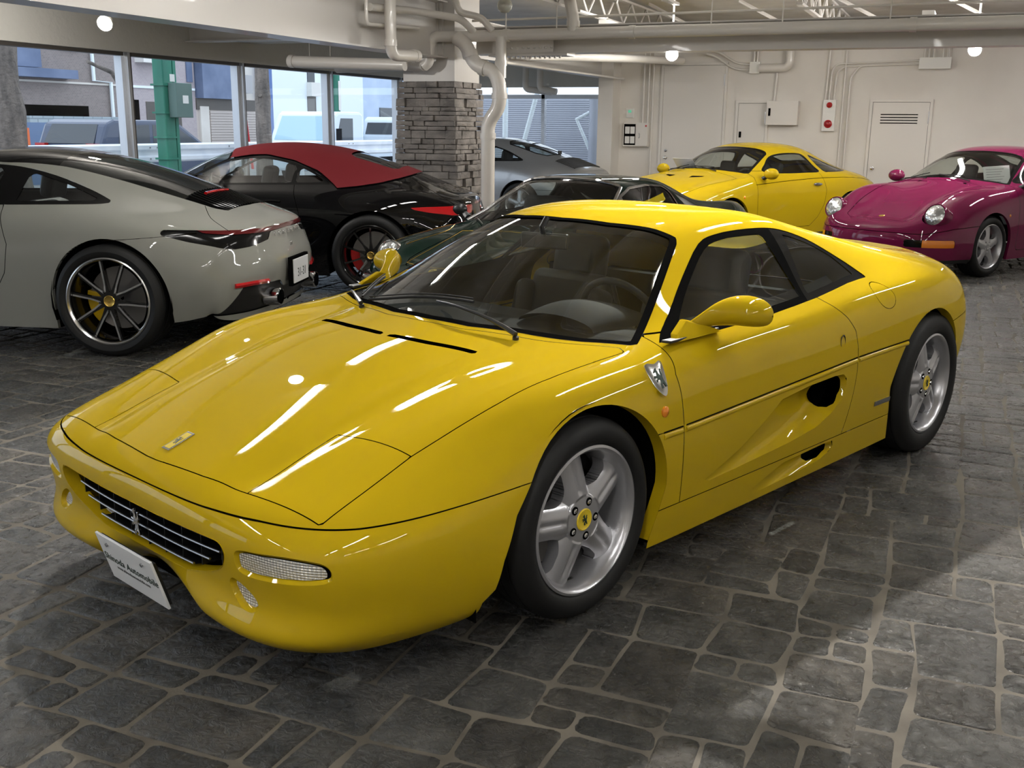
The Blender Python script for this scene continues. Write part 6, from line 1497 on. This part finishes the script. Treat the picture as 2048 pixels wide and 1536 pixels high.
    if kind=='991':
        # canvas top
        belt=[(-1.02,1.4),(-1.035,1.17),(-1.08,1.15),(-1.30,1.185),(-1.45,1.19),(-1.70,1.145),(-1.94,1.055),(-2.10,.945),(-2.14,.915),(-2.30,.93),(-2.48,.955),(-2.63,.99),(-2.74,1.02),(-2.80,1.06),(-2.80,1.4)]
        gtop=lambda V: np.minimum(sdpoly(V[:,XZ],belt),1.5-V[:,1])
        tp,rest,_=clip(rest,gtop)
        rw=[(-2.16,-.1),(-2.16,.30),(-2.22,.36),(-2.55,.345),(-2.60,.28),(-2.61,-.1)]
        rg,tp,_=clip(tp,G(XY,rw,(2,1,.95)))
        pm_obj('soft_top',offset(tp,.010),MT['softtop'],car); pm_obj('rear_screen',rg,MT['glassdark'],car)
        bm_=offset(tp,-.03); pm_obj('soft_top_lining',PM(bm_.V,-bm_.N,[f[::-1] for f in bm_.F]),MT['dash'],car)
    # lamps on the tail
    if kind in('992','991'):
        if kind=='992':
            tl=[(-3.60,.735),(-3.42,.752),(-3.20,.782),(-3.03,.800),(-3.055,.775),(-3.11,.745),(-3.20,.722),(-3.30,.708),(-3.60,.70)]
            gt_=lambda V: np.minimum(np.minimum(-2.80-V[:,0],2),np.minimum(np.interp(V[:,1],[0,.4,.7,.80,.9],[.792,.790,.798,.806,.814])-V[:,2],V[:,2]-np.interp(V[:,1],[0,.30,.36,.6,.72,.80,.86,.915],[.764,.758,.712,.686,.682,.696,.738,.805])))
            tm,rest,_=clip(rest,gt_)
            bar,housing,_=clip(tm,lambda V: np.minimum(V[:,2]-np.interp(V[:,1],[0,.4,.7,.85],[.765,.764,.772,.80]),.78-V[:,1]))
            pm_obj('tail_light_bar',bar,MT['reddark'],car)
            for s in 'LR': pm_obj('tail_lamp',offset(housing,-.004),MT['blackgloss'],car,s)
        else:
            gt_=lambda V: np.minimum(-2.80-V[:,0],np.minimum(np.interp(V[:,1],[.40,.7,.84,.9],[.775,.775,.772,.765])-V[:,2],V[:,2]-np.interp(V[:,1],[.40,.47,.6,.78,.85,.905],[.775,.71,.695,.700,.725,.765])))
            tm,rest,_=clip(rest,gt_)
            bar,rest,_=clip(rest,lambda V: np.minimum(-3.30-V[:,0],np.minimum(.787-V[:,2],V[:,2]-.770)))
            pm_obj('tail_light_bar',bar,MT['redlamp'],car)
            for s in 'LR': pm_obj('tail_lamp',tm,MT['redlamp'],car,s)
        for s,nm in ((1,'L'),(-1,'R')):
            pass
        # lower diffuser, reflectors, exhausts
        df=lambda V: np.minimum(-2.96-V[:,0],np.interp(V[:,1],[0,.20,.28,.72,.83],[.37,.38,.43,.445,.25])-V[:,2])
        dm,rest,_=clip(rest,df)
        lip,dm,_=clip(dm,lambda V: np.minimum(.262-V[:,2],V[:,1]-.0)) if kind=='992' else (None,dm,None)
        pm_obj('rear_diffuser',offset(dm,-.012),MT['blacktrim'],car)
        if lip is not None: pm_obj('lower_bumper_lip',lip,paintm,car)
        for s in (1,-1):
            strip_on(bvh,car,'rear_reflector',[(-3.6,s*.48,.452),(-3.6,s*.64,.458),(-3.6,s*.78,.455)],(1,0,0),.017,MT['redlamp'],.002)
            for yy in ((.41,) if kind=='992' else (.36,.46)):
                q=MB(); q.lathe([(.058,.10),(.060,0),(.050,-.004),(.046,.08),(.0001,.09)],28,'x'); o=q.build('exhaust_pipe',MT['chrome'],car); o.matrix_local=Matrix.Translation((-3.40,s*yy,.335))@Matrix.Diagonal((1,1.25 if kind=='992' else 1,1,1))
                q=MB(); q.lathe([(.0001,0),(.046,0)],20,'x'); g=q.build('exhaust_bore',MT['dark'],o); g.location=(.02,0,0)
        # plate
        q=MB(); q.box((-.004,-.165,-.0825),(.004,.165,.0825)); pl=q.build('licence_plate',MT['whiteplate'],car,bevel=.002); hx,nn=on_surf(bvh,(-5,0,.50),(1,0,0),.012)
        pl.location=(hx.x-.03,0,.47 if kind=='992' else .50); q=MB(); q.box((.004,-.19,-.10),(.03,.19,.10)); q.build('plate_recess',MT['dark'],pl)
        if kind=='992':
            text_mesh('plate_number','31-31',.085,MT['ink'],pl,axes_matrix((-.0046,-.01,-.018),(0,-1,0),(0,0,1)),.0005)
            for k,ch in enumerate('PORSCHE'):
                y=.255-.085*k; h,nn=on_surf(bvh,(-5,y,.742),(1,0,0),.001); ex=Vector((0,-1,0)); 
                text_mesh('tail_letter',ch,.044,MT['rimpolish'],car,axes_matrix((h.x-.010,y,.738),(0,-1,0),tuple((Vector((0,0,1))-nn*nn.z))),.003,sx=1.25)
            text_mesh('model_lettering','911',.040,MT['rimpolish'],car,axes_matrix((on_surf(bvh,(-5,0,.65),(1,0,0),.003)[0].x-.002,0,.65),(0,-1,0),(0,0,1)),.002)
        else:
            text_mesh('model_lettering','911',.060,MT['rimpolish'],car,axes_matrix((on_surf(bvh,(-5,0,.70),(1,0,0),.003)[0].x-.002,0,.70),(0,-1,0),(0,0,1)),.002)
            q=MB(); V=[on_surf(bvh,(x,y,1.2),(0,0,-1),.004)[0] for x,y in ((-2.93,-.38),(-2.93,.38),(-3.10,.36),(-3.10,-.36))]; q.add(V,[(0,1,2,3)]); q.build('deck_vent',MT['glassdark'],car)
        # deck lid joint
        for s in (1,-1): strip_on(bvh,car,'panel_gap',[(-2.92 if kind=='992' else -2.80,s*.44,1.2),(-3.02,s*.60,1.2),(-3.13,s*.66,1.2),(-3.17,s*.665,1.2)],(0,0,-1),.0028,MT['seal'],-.001)
        for s in (1,-1): strip_on(bvh,car,'panel_gap',[(-2.55+.12,s*1.5,.74),(-2.75,s*1.5,.765),(-3.0,s*1.5,.79)],(0,-s,0),.0025,MT['seal'],-.001)
    if kind in('964','993'):
        # separate bumpers
        fbm,rest,gap,_=cut_panel(rest,lambda V: np.minimum(V[:,0]-.22,np.interp(V[:,0],[.3,.6,.75,.85],[.535,.515,.485,.460])-V[:,2]),.003); gp.append(gap)
        rbm,rest,gap,_=cut_panel(rest,lambda V: np.minimum(-2.6*fx-V[:,0],.55-V[:,2]),.003); gp.append(gap); pm_obj('rear_bumper',rbm,paintm,car)
        tlm,rest,_=clip(rest,lambda V: np.minimum(-3.2*fx-V[:,0],np.minimum(.66-V[:,2],V[:,2]-.56))); pm_obj('tail_light_bar',tlm,MT['redlamp'],car)
        if kind=='964':
            sl=lambda V: np.minimum(V[:,0]-.5,np.minimum(.405-V[:,2],V[:,2]-.330))
            lampz,fbm,_=clip(fbm,lambda V: np.minimum(sl(V),np.minimum(V[:,1]-.44,V[:,0]-.60)))
            inn,out,_=clip(lampz,lambda V:.60-V[:,1])
            for s in 'LR':
                pm_obj('fog_lamp',offset(inn,-.010),MT['blackgloss'],car,s); pm_obj('turn_lamp',offset(out,-.004),MT['amber'],car,s)
            lowc,fbm,_=clip(fbm,lambda V: np.minimum(.205-V[:,2],V[:,0]-.2)); pm_obj('front_spoiler_lip',lowc,MT['blacktrim'],car)
        pm_obj('front_bumper',fbm,paintm,car)
    if kind in('964','993'):
        hc=np.array([(.715 if kind=='964' else .66),.615*(1 if kind=='964' else .97),(.652 if kind=='964' else .665)]); hax=np.array([.925,.05,.36]); hax/=np.linalg.norm(hax)
        def gh(V):
            d=V-hc; al=d@hax; rd=np.linalg.norm(d-al[:,None]*hax,axis=1); return np.minimum(.119-rd,al+.12)
        _,rest,_=clip(rest,gh) if False else (None,clip(rest,lambda V:-gh(V))[0],None)
    # bonnet
    hood=[(.845,-.1),(.845,.30),(.80,.395),(.60,.45),(.30,.50),(0,.56),(-.26,.60),(-.34,.50),(-.36,.25),(-.36,-.1)]
    if kind=='964': hood=[(.80,-.1),(.80,.33),(.76,.40),(.55,.43),(.30,.455),(0,.51),(-.24,.56),(-.30,.50),(-.33,.25),(-.33,-.1)]
    if kind=='gt': hood=[(.90,-.1),(.88,.35),(.75,.55),(.40,.64),(0,.68),(-.28,.69),(-.34,.55),(-.38,.25),(-.39,-.1)]
    hd,rest,gap,_=cut_panel(rest,G(XY,hood,(2,1,.50)),.0028); gp.append(gap); pm_obj('bonnet',hd,paintm,car)
    # doors
    dxf,dxr=-.52*fx,bp-.06
    door=[(dxf-.06,.94),(dxf,.86),(dxf+.02,.6),(dxf,.30),(dxf-.03,.25),(dxr+.25,.25),(dxr+.10,.36),(dxr+.0,.52),(dxr-.03,.70),(dxr+.02,.86),(dxr+.04,.97),(dxr+.04,1.6),(dxf-.06,1.6)]
    dr,rest,gap,_=cut_panel(rest,lambda V: np.minimum(sdpoly(V[:,XZ],door),np.minimum(V[:,1]-.5,zz(.955)-V[:,2])),.0025); gp.append(gap)
    for s in 'LR': pm_obj('door',dr,paintm,car,s)
    pm_obj('body_shell',rest,paintm,car); pm_obj('panel_gap',offset(merge(*gp),-.006),MT['seal'],car)
    # dark inner skin
    ish=offset(full,-.035); ish,_,_=clip(ish,lambda V: np.minimum(V[:,0]+2.75*fx,-.36-V[:,0]-np.where(V[:,2]<.72,.12,0))); ish,_,_=clip(ish,lambda V:-np.minimum(np.minimum(np.abs(V[:,0]-ra)*-1+.45,.78-V[:,2]),V[:,1]-.5))
    rwg=(lambda V: np.minimum(sdpoly(V[:,XY],rw)-.0,V[:,2]-.8)) if kind in('964','993','gt','991') else (lambda V: V[:,0]*0-1)
    ish,_,_=clip(ish,lambda V:-np.maximum(np.maximum(gws(V),gs(V) if kind!='gt' else np.maximum(gs(V),gq(V))),rwg(V)))
    pm_obj('inner_lining',PM(ish.V,-ish.N,[f[::-1] for f in ish.F]),MT['dash'],car)
    car_common(car,None,WH,seatx=-1.30*fx,dashx=-.66*fx,hw=.78*wy,head=.97 if kind=='gt' else 1.02)
    # fittings
    for s in (1,-1):
        my=.90*wy if kind!='992' else .95
        mirror_pod(car,-.70*fx,my+.03,.955 if kind!='gt' else .93,.075,.105,.070,paintm,s)
        if kind in('964','993'):
            hx_,hz_=(.715,.650) if kind=='964' else (.66,.665)
            ax=Vector((.925,s*.05,.36)).normalized(); Mh=Matrix.Translation((hx_,s*.615*(1 if kind=='964' else .97),hz_))@ax.to_track_quat('Z','Y').to_matrix().to_4x4()
            q=MB(); q.lathe([(.100,-.34),(.118,-.20),(.124,-.08),(.122,-.01),(.115,.004),(.108,.004),(.105,-.006)],32,'z'); bw=q.build('headlamp_bowl',paintm,car); bw.matrix_local=Mh
            q=MB(); q.lathe([(.106,-.02),(.104,.002),(.085,.016),(.050,.026),(.0001,.030)],32,'z'); q.build('headlamp_lens',MT['clearlamp'],bw)
            disc_on(bvh,car,'side_indicator',(-.28,s*1.5,.62),(0,-s,0),.016,MT['amber'],.006)
            q=MB(); q.tube([on_surf(bvh,(x,s*1.5,.80),(0,-s,0),.022)[0] for x in (bp+.06,bp+.12,bp+.20,bp+.24)],.012,8); q.build('door_handle',paintm,car)
        if kind=='gt':
            disc_on(bvh,car,'side_indicator',(-.24,s*1.5,.66),(0,-s,0),.020,MT['amber'],.006)
            q=MB(); q.tube([on_surf(bvh,(x,s*1.5,.775),(0,-s,0),.008)[0] for x in (bp+.02,bp+.07,bp+.13,bp+.18)],[.014,.024,.022,.012],10); q.build('door_handle',MT['chrome'],car)
            strip_on(bvh,car,'belt_crease',[(-.50,s*1.5,.80),(-1.2,s*1.5,.835),(-1.9,s*1.5,.855),(-2.5,s*1.5,.850),(-3.0,s*1.5,.80)],(0,-s,0),.004,MT['seal'],-.001)
            q=MB(); V=[on_surf(bvh,(x,y*s,1.3),(0,0,-1),.003)[0] for x,y in ((-.02,.16),(-.10,.30),(-.14,.30),(-.10,.14))]; q.add(V,[(0,1,2,3)] if s>0 else [(3,2,1,0)]); q.build('bonnet_vent',MT['dark'],car)
        if kind in('992','991'):
            disc_on(bvh,car,'headlamp',(.62,s*.66,1.2),(0,0,-1),.10,MT['clearlamp'],.02,axis=(.75,s*.15,.62),off=-.01)
            strip_on(bvh,car,'door_handle',[(bp+.08,s*1.5,.80),(bp+.16,s*1.5,.805),(bp+.25,s*1.5,.80)],(0,-s,0),.010,paintm,.004)
    if kind=='964':
        q=MB(); q.lathe([(.0001,.004),(.020,.004),(.026,.001),(.026,-.002)],20,'z'); o=q.build('bonnet_crest',MT['goldbadge'],car); p,nn=on_surf(bvh,(.715,0,1),(0,0,-1),.001)
        o.matrix_local=Matrix.Translation(p)@nn.to_track_quat('Z','Y').to_matrix().to_4x4()@Matrix.Diagonal((1.25,1,1,1))
        q=MB(); V=[on_surf(bvh,(x,y,1.3),(0,0,-1),-.0+.003)[0] for x,y in ((-.275,-.30),(-.275,.30),(-.305,.28),(-.305,-.28))]; q.add(V,[(0,1,2,3)]); q.build('cowl_vent',MT['dark'],car)
        sh=thing('price_card','white handwritten price card standing behind the windscreen of the magenta coupe','card',(0,0,0))
        q=MB(); q.box((-.14,-.0015,-.09),(.14,.0015,.12)); c=q.build('card_sheet',MT['paper'],sh)
        Rz=Matrix.Translation((loc[0],loc[1],0))@Matrix.Rotation(math.radians(yaw),4,'Z')
        sh.matrix_world=Rz@Matrix.Translation((-.74,.36,.985))@Matrix.Rotation(math.radians(100),4,'Z')@Matrix.Rotation(math.radians(14),4,'X')@Matrix.Rotation(math.radians(-6),4,'Y')
        for k in range(6): q=MB(); q.box((-.11,-.0022,.085-k*.028),(.08-.02*(k%3),-.0016,.089-k*.028)); q.build('handwriting_line',MT['inkgrey'],c)
    if kind in('964','gt','991'):
        for (a,b) in (((-.36,.30),(-.45,-.12)),((-.36,-.22),(-.50,-.58))):
            P=[on_surf(bvh,(a[0]*fx+(b[0]-a[0])*fx*t,a[1]+(b[1]-a[1])*t,1.4),(0,0,-1),.018)[0] for t in np.linspace(0,1,8)]; q=MB(); q.tube(P,.007,6); w=q.build('wiper_arm',MT['blacktrim'],car)
            P=[on_surf(bvh,(b[0]*fx-.015+(.02)*t,max(-.62,b[1]+.30-.50*t),1.4),(0,0,-1),.010)[0] for t in np.linspace(0,1,8)]; q=MB(); q.tube(P,.005,6); q.build('wiper_blade',MT['rubber'],w)
    if kind=='993':
        P=[on_surf(bvh,(x,.02+(.25)*t,1.4),(0,0,-1),.02)[0] for x,t in ((-2.50,0),(-2.35,.3),(-2.2,.7),(-2.1,1))]; q=MB(); q.tube(P,.008,6); q.cyl(P[0]-Vector((0,0,.02)),P[0]+Vector((0,0,.03)),.03,12); q.build('rear_wiper',MT['blacktrim'],car)
        for k in range(14):
            strip_on(bvh,car,'engine_grille_slat',[(-2.66-.024*k,-.42,1.2),(-2.66-.024*k,0,1.2),(-2.66-.024*k,.42,1.2)],(0,0,-1),.007,MT['blacktrim'],.006)
    return car
MT['clearlamp']=noise_bump(mat('clear_headlamp_glass',(.62,.64,.64),.08,metal=.75,coat=1),22,.7,.02,2)

# ---------------------------------------------------------------- low dark green coupe with gold pinstripes
NLOTUS=[
 [(.66,0,.24),(.655,.2,.24),(.63,.38,.24),(.59,.52,.24),(.53,.62,.24),(.46,.68,.24),(.40,.71,.24),(.36,.725,.23),(.33,.73,.21),(.31,.73,.18)],
 [(.74,0,.34),(.735,.2,.34),(.71,.38,.34),(.66,.54,.34),(.58,.65,.34),(.50,.71,.34),(.42,.745,.33),(.36,.76,.30),(.31,.765,.25),(.27,.75,.17)],
 [(.76,0,.42),(.755,.2,.42),(.73,.38,.425),(.68,.54,.43),(.59,.66,.44),(.50,.725,.43),(.41,.765,.41),(.33,.78,.36),(.27,.785,.29),(.23,.765,.16)],
 [(.70,0,.475),(.695,.2,.475),(.67,.37,.48),(.62,.52,.52),(.54,.64,.53),(.45,.72,.51),(.36,.77,.47),(.28,.79,.41),(.22,.795,.31),(.18,.77,.15)],
 [(.55,0,.515),(.55,.2,.515),(.54,.35,.53),(.50,.48,.595),(.44,.61,.60),(.37,.71,.575),(.29,.775,.52),(.22,.80,.44),(.16,.805,.33),(.13,.775,.14)],
 [(.30,0,.565),(.30,.2,.565),(.30,.34,.585),(.29,.46,.645),(.26,.60,.652),(.23,.71,.63),(.18,.78,.56),(.13,.805,.46),(.08,.81,.34),(.06,.78,.14)],
 [(.0,0,.630),(.0,.2,.630),(.0,.36,.64),(.0,.47,.675),(.0,.61,.680),(-.02,.715,.655),(-.03,.785,.58),(-.05,.81,.47),(-.07,.81,.35),(-.1,.78,.14)],
 [(-.28,0,.700),(-.28,.22,.698),(-.30,.42,.695),(-.32,.55,.70),(-.33,.65,.705),(-.34,.735,.67),(-.34,.785,.59),(-.34,.805,.47),(-.34,.80,.35),(-.34,.78,.14)],
 [(-.42,0,.760),(-.43,.22,.756),(-.46,.42,.745),(-.52,.56,.73),(-.56,.67,.72),(-.56,.745,.68),(-.56,.785,.59),(-.56,.80,.47),(-.56,.795,.35),(-.56,.775,.14)],
 [(-.70,0,.910),(-.71,.22,.905),(-.74,.40,.893),(-.78,.54,.865),(-.84,.69,.73),(-.84,.75,.69),(-.84,.785,.59),(-.84,.80,.47),(-.84,.79,.35),(-.84,.775,.14)],
 [(-.98,0,1.045),(-.985,.22,1.04),(-1.01,.39,1.025),(-1.04,.50,.985),(-1.1,.70,.735),(-1.1,.755,.69),(-1.1,.785,.59),(-1.1,.80,.47),(-1.1,.79,.35),(-1.1,.775,.14)],
 [(-1.14,0,1.082),(-1.145,.22,1.078),(-1.16,.38,1.066),(-1.18,.49,1.035),(-1.25,.70,.74),(-1.25,.755,.695),(-1.25,.785,.59),(-1.25,.80,.47),(-1.25,.79,.35),(-1.25,.775,.14)],
 [(-1.45,0,1.090),(-1.45,.22,1.086),(-1.45,.38,1.075),(-1.45,.495,1.045),(-1.48,.70,.75),(-1.48,.76,.705),(-1.48,.79,.60),(-1.48,.80,.47),(-1.48,.79,.35),(-1.48,.775,.14)],
 [(-1.75,0,1.078),(-1.75,.22,1.075),(-1.75,.40,1.065),(-1.75,.51,1.035),(-1.76,.71,.765),(-1.76,.77,.72),(-1.76,.80,.61),(-1.76,.81,.48),(-1.76,.80,.35),(-1.76,.775,.14)],
 [(-1.82,0,.96),(-1.82,.22,.96),(-1.84,.44,.985),(-1.92,.55,.98),(-1.95,.72,.775),(-1.95,.78,.73),(-1.95,.81,.62),(-1.95,.82,.48),(-1.95,.80,.36),(-1.95,.775,.14)],
 [(-1.86,0,.80),(-1.88,.24,.80),(-1.95,.48,.86),(-2.08,.585,.91),(-2.12,.72,.785),(-2.12,.785,.735),(-2.12,.815,.63),(-2.12,.82,.48),(-2.1,.80,.36),(-2.1,.775,.15)],
 [(-2.05,0,.75),(-2.08,.26,.75),(-2.2,.50,.79),(-2.35,.60,.875),(-2.38,.71,.80),(-2.38,.78,.74),(-2.38,.815,.63),(-2.38,.82,.49),(-2.36,.80,.37),(-2.34,.775,.16)],
 [(-2.5,0,.745),(-2.5,.26,.745),(-2.55,.50,.775),(-2.65,.60,.865),(-2.68,.70,.795),(-2.68,.765,.73),(-2.68,.80,.62),(-2.66,.81,.49),(-2.62,.79,.37),(-2.6,.765,.18)],
 [(-2.95,0,.74),(-2.95,.26,.74),(-2.97,.48,.765),(-3.0,.585,.85),(-3.02,.67,.78),(-3.0,.73,.71),(-2.98,.77,.60),(-2.94,.785,.48),(-2.9,.77,.37),(-2.86,.75,.2)],
 [(-3.18,0,.72),(-3.18,.25,.72),(-3.17,.45,.73),(-3.16,.55,.77),(-3.14,.62,.72),(-3.12,.67,.66),(-3.09,.71,.57),(-3.06,.735,.47),(-3.02,.735,.37),(-2.98,.72,.23)],
 [(-3.22,0,.55),(-3.22,.25,.55),(-3.21,.43,.55),(-3.20,.53,.55),(-3.18,.60,.54),(-3.16,.65,.51),(-3.13,.68,.47),(-3.10,.70,.42),(-3.07,.70,.36),(-3.04,.69,.25)],
 [(-3.18,0,.35),(-3.18,.25,.35),(-3.17,.42,.35),(-3.16,.52,.35),(-3.14,.58,.345),(-3.12,.62,.34),(-3.10,.65,.33),(-3.08,.67,.31),(-3.06,.67,.29),(-3.05,.67,.26)],
]
def build_lotus(loc,yaw):
    P=MT['green']; car=thing('vintage_coupe','low dark green vintage coupe with gold pinstripes and round headlamps, behind the yellow car','car',(loc[0],loc[1],0),math.radians(yaw))
    full=surf_from_grid(eval_net(NLOTUS,7,7)); bvh=bvh_of(full)
    WH=[(0,.655,.295,.295,.185,.185,'plain'),(-2.34,.66,.30,.30,.20,.185,'plain')]
    rest,_,e=clip(full,arch_fn(WH)); pm_obj('wheel_arch_lip',flange(rest,e,.02,vec=(0,-.03,0)),P,car)
    wtop=[(-.385,-.1),(-.395,.22),(-.44,.43),(-.50,.575),(-.56,.600),(-.80,.535),(-1.05,.475),(-1.09,.455),(-1.085,.38),(-1.07,.22),(-1.065,-.1)]
    gws=lambda V: np.minimum(sdpoly(V[:,XY],wtop),V[:,2]-.71)
    ws,rest,_=clip(rest,gws); fr,gl,_=clip(ws,lambda V:.022-sdpoly(V[:,XY],wtop)); pm_obj('windscreen_frame',fr,MT['blackgloss'],car); pm_obj('windscreen',offset(gl,-.003),MT['glass'],car)
    P_=[on_surf(bvh,(x,y,1.5),(0,0,-1),.002)[0] for x,y in [(-1.10,-.455),(-1.085,-.30),(-1.08,0),(-1.085,.30),(-1.10,.455)]]; q=MB(); q.tube([tuple(p) for p in smooth_poly([tuple(p) for p in P_],4,False)],.016,8); q.build('windscreen_header_trim',MT['chrome'],car)
    for s in (1,-1):
        P_=[on_surf(bvh,(x,y*s,1.5),(0,0,-1),.002)[0] for x,y in [(-1.10,.462),(-.9,.52),(-.7,.575),(-.53,.62)]]; q=MB(); q.tube(P_,.014,8); q.build('pillar_trim',MT['chrome'],car)
    dlo=[(-.68,.755),(-.85,.86),(-1.02,.955),(-1.18,1.01),(-1.45,1.025),(-1.68,1.01),(-1.74,.96),(-1.74,.80),(-1.70,.785),(-1.2,.765)]
    gs=lambda V: np.minimum(sdpoly(V[:,XZ],dlo),V[:,1]-.38)
    sw,rest,_=clip(rest,gs); gl,fr,_=clip(sw,lambda V:np.minimum(sdpoly(V[:,XZ],dlo)-.016,np.maximum(V[:,0]+.98,-1.01-V[:,0])))
    for s in 'LR': pm_obj('side_window',offset(gl,-.004),MT['glass'],car,s); pm_obj('side_window_frame',offset(fr,.001),MT['chrome'],car,s)
    rm,rest,_=clip(rest,lambda V: np.minimum(np.minimum(.42-V[:,1],np.minimum(1.04-V[:,2],V[:,2]-.83)),np.minimum(V[:,0]+1.95,-1.7-V[:,0]))); pm_obj('rear_window',rm,MT['glassdark'],car)
    hood=[(.62,-.1),(.60,.28),(.50,.33),(.20,.35),(-.05,.38),(-.22,.42),(-.28,.36),(-.28,-.1)]
    hd,rest,gap,_=cut_panel(rest,G(XY,hood,(2,1,.40)),.003); pm_obj('bonnet',hd,P,car); pm_obj('panel_gap',offset(gap,-.005),MT['seal'],car)
    pm_obj('body_shell',rest,P,car)
    ish=offset(full,-.03); ish,_,_=clip(ish,lambda V: np.minimum(V[:,0]+1.85,-.42-V[:,0])); ish,_,_=clip(ish,lambda V:-np.maximum(gws(V),gs(V))); pm_obj('inner_lining',PM(ish.V,-ish.N,[f[::-1] for f in ish.F]),MT['dash'],car)
    car_common(car,None,WH,seatx=-1.28,dashx=-.70,hw=.70,head=.82,floorz=.15)
    g=MT['goldbadge']
    for s in (1,-1):
        disc_on(bvh,car,'headlamp',(.47,s*.575,1.2),(0,0,-1),.085,MT['clearlamp'],.025,ring=.012,ringm=MT['chrome'],axis=(.88,0,.42),off=-.020)
        disc_on(bvh,car,'turn_lamp',(.60,s*.40,1.2),(0,0,-1),.035,MT['amber'],.02,ring=.008,ringm=MT['chrome'],axis=(.9,0,.4),off=0)
        mirror_pod(car,-.66,.79,.80,.05,.07,.05,MT['blacktrim'],s)
        # gold pinstripes outlining bonnet and wing tops
        for pts in ([(.56,.30),(.3,.315),(.05,.35),(-.20,.40)],[(-.20,.40),(-.24,.2),(-.25,0)],[(.56,.30),(.58,.15),(.585,0)],[(.36,.48),(.1,.47),(-.15,.50),(-.35,.60)],[(.36,.68),(.1,.69),(-.2,.68),(-.42,.69)]):
            strip_on(bvh,car,'gold_pinstripe',[(x,s*y,1.3) for x,y in pts],(0,0,-1),.0035,g,.001,4)
        strip_on(bvh,car,'gold_pinstripe',[(-.3,s*1.5,.66),(-1.2,s*1.5,.70),(-2.0,s*1.5,.71),(-3.0,s*1.5,.68)],(0,-s,0),.0035,g,.001,4)
        q=MB(); P_=[(.78,s*.06,.40),(.765,s*.25,.40),(.74,s*.42,.40),(.68,s*.58,.40),(.58,s*.69,.40),(.47,s*.745,.40)]; q.tube(smooth_poly(P_,4,False),.034,12); q.build('chrome_bumper',MT['chrome'],car)
    q=MB(); q.lathe([(.0001,.004),(.022,.004),(.030,.002),(.031,-.002)],24,'z'); o=q.build('bonnet_badge',MT['yellowcap'],car); p,nn=on_surf(bvh,(.635,0,1),(0,0,-1),.002); o.matrix_local=Matrix.Translation(p)@nn.to_track_quat('Z','Y').to_matrix().to_4x4()
    q=MB(); q.lathe([(.010,.0045),(.018,.0045)],3,'z'); q.build('badge_emblem',MT['green'],o)
    for (a,b) in (((-.33,.20),(-.47,-.22)),((-.33,-.30),(-.50,-.50))):
        Pp=[on_surf(bvh,(a[0]+(b[0]-a[0])*t,a[1]+(b[1]-a[1])*t,1.4),(0,0,-1),.015)[0] for t in np.linspace(0,1,7)]; q=MB(); q.tube(Pp,.005,6); q.build('wiper_arm',MT['chrome'],car)
    return car
build_f355()
build_911('992','coupe','chalk grey coupe with black V-spoke wheels and yellow calipers, tail towards the middle',(-5.765,2.074),197,MT['grey'])
build_911('991','convertible','black convertible with a closed dark red canvas top',(-5.570,4.870),199,MT['black'])
build_lotus((-1.397,3.865),257.26)
build_911('964','classic_coupe','magenta coupe with round headlamps and a price card in its windscreen',(1.385,9.127),238,MT['magenta'])
build_911('993','silver_coupe','matt silver coupe half hidden behind the stone column',(-6.48,12.62),172,MT['silver'])
build_911('gt','grand_tourer','yellow fastback coupe parked in front of the white doors at the back',(-1.528,9.882),242.5,MT['yellow2'])

t=thing('paper_notice','white paper notice lying at the windscreen base of the yellow fastback','paper',(0,0,0))
q=MB(); q.box((-.15,-.0015,-.10),(.15,.0015,.10)); q.build('notice_sheet',MT['paper'],t)
t.matrix_world=Matrix.Translation((-1.528,9.882,0))@Matrix.Rotation(math.radians(242.5),4,'Z')@Matrix.Translation((-.70,-.52,1.01))@Matrix.Rotation(math.radians(100),4,'Z')@Matrix.Rotation(math.radians(48),4,'X')
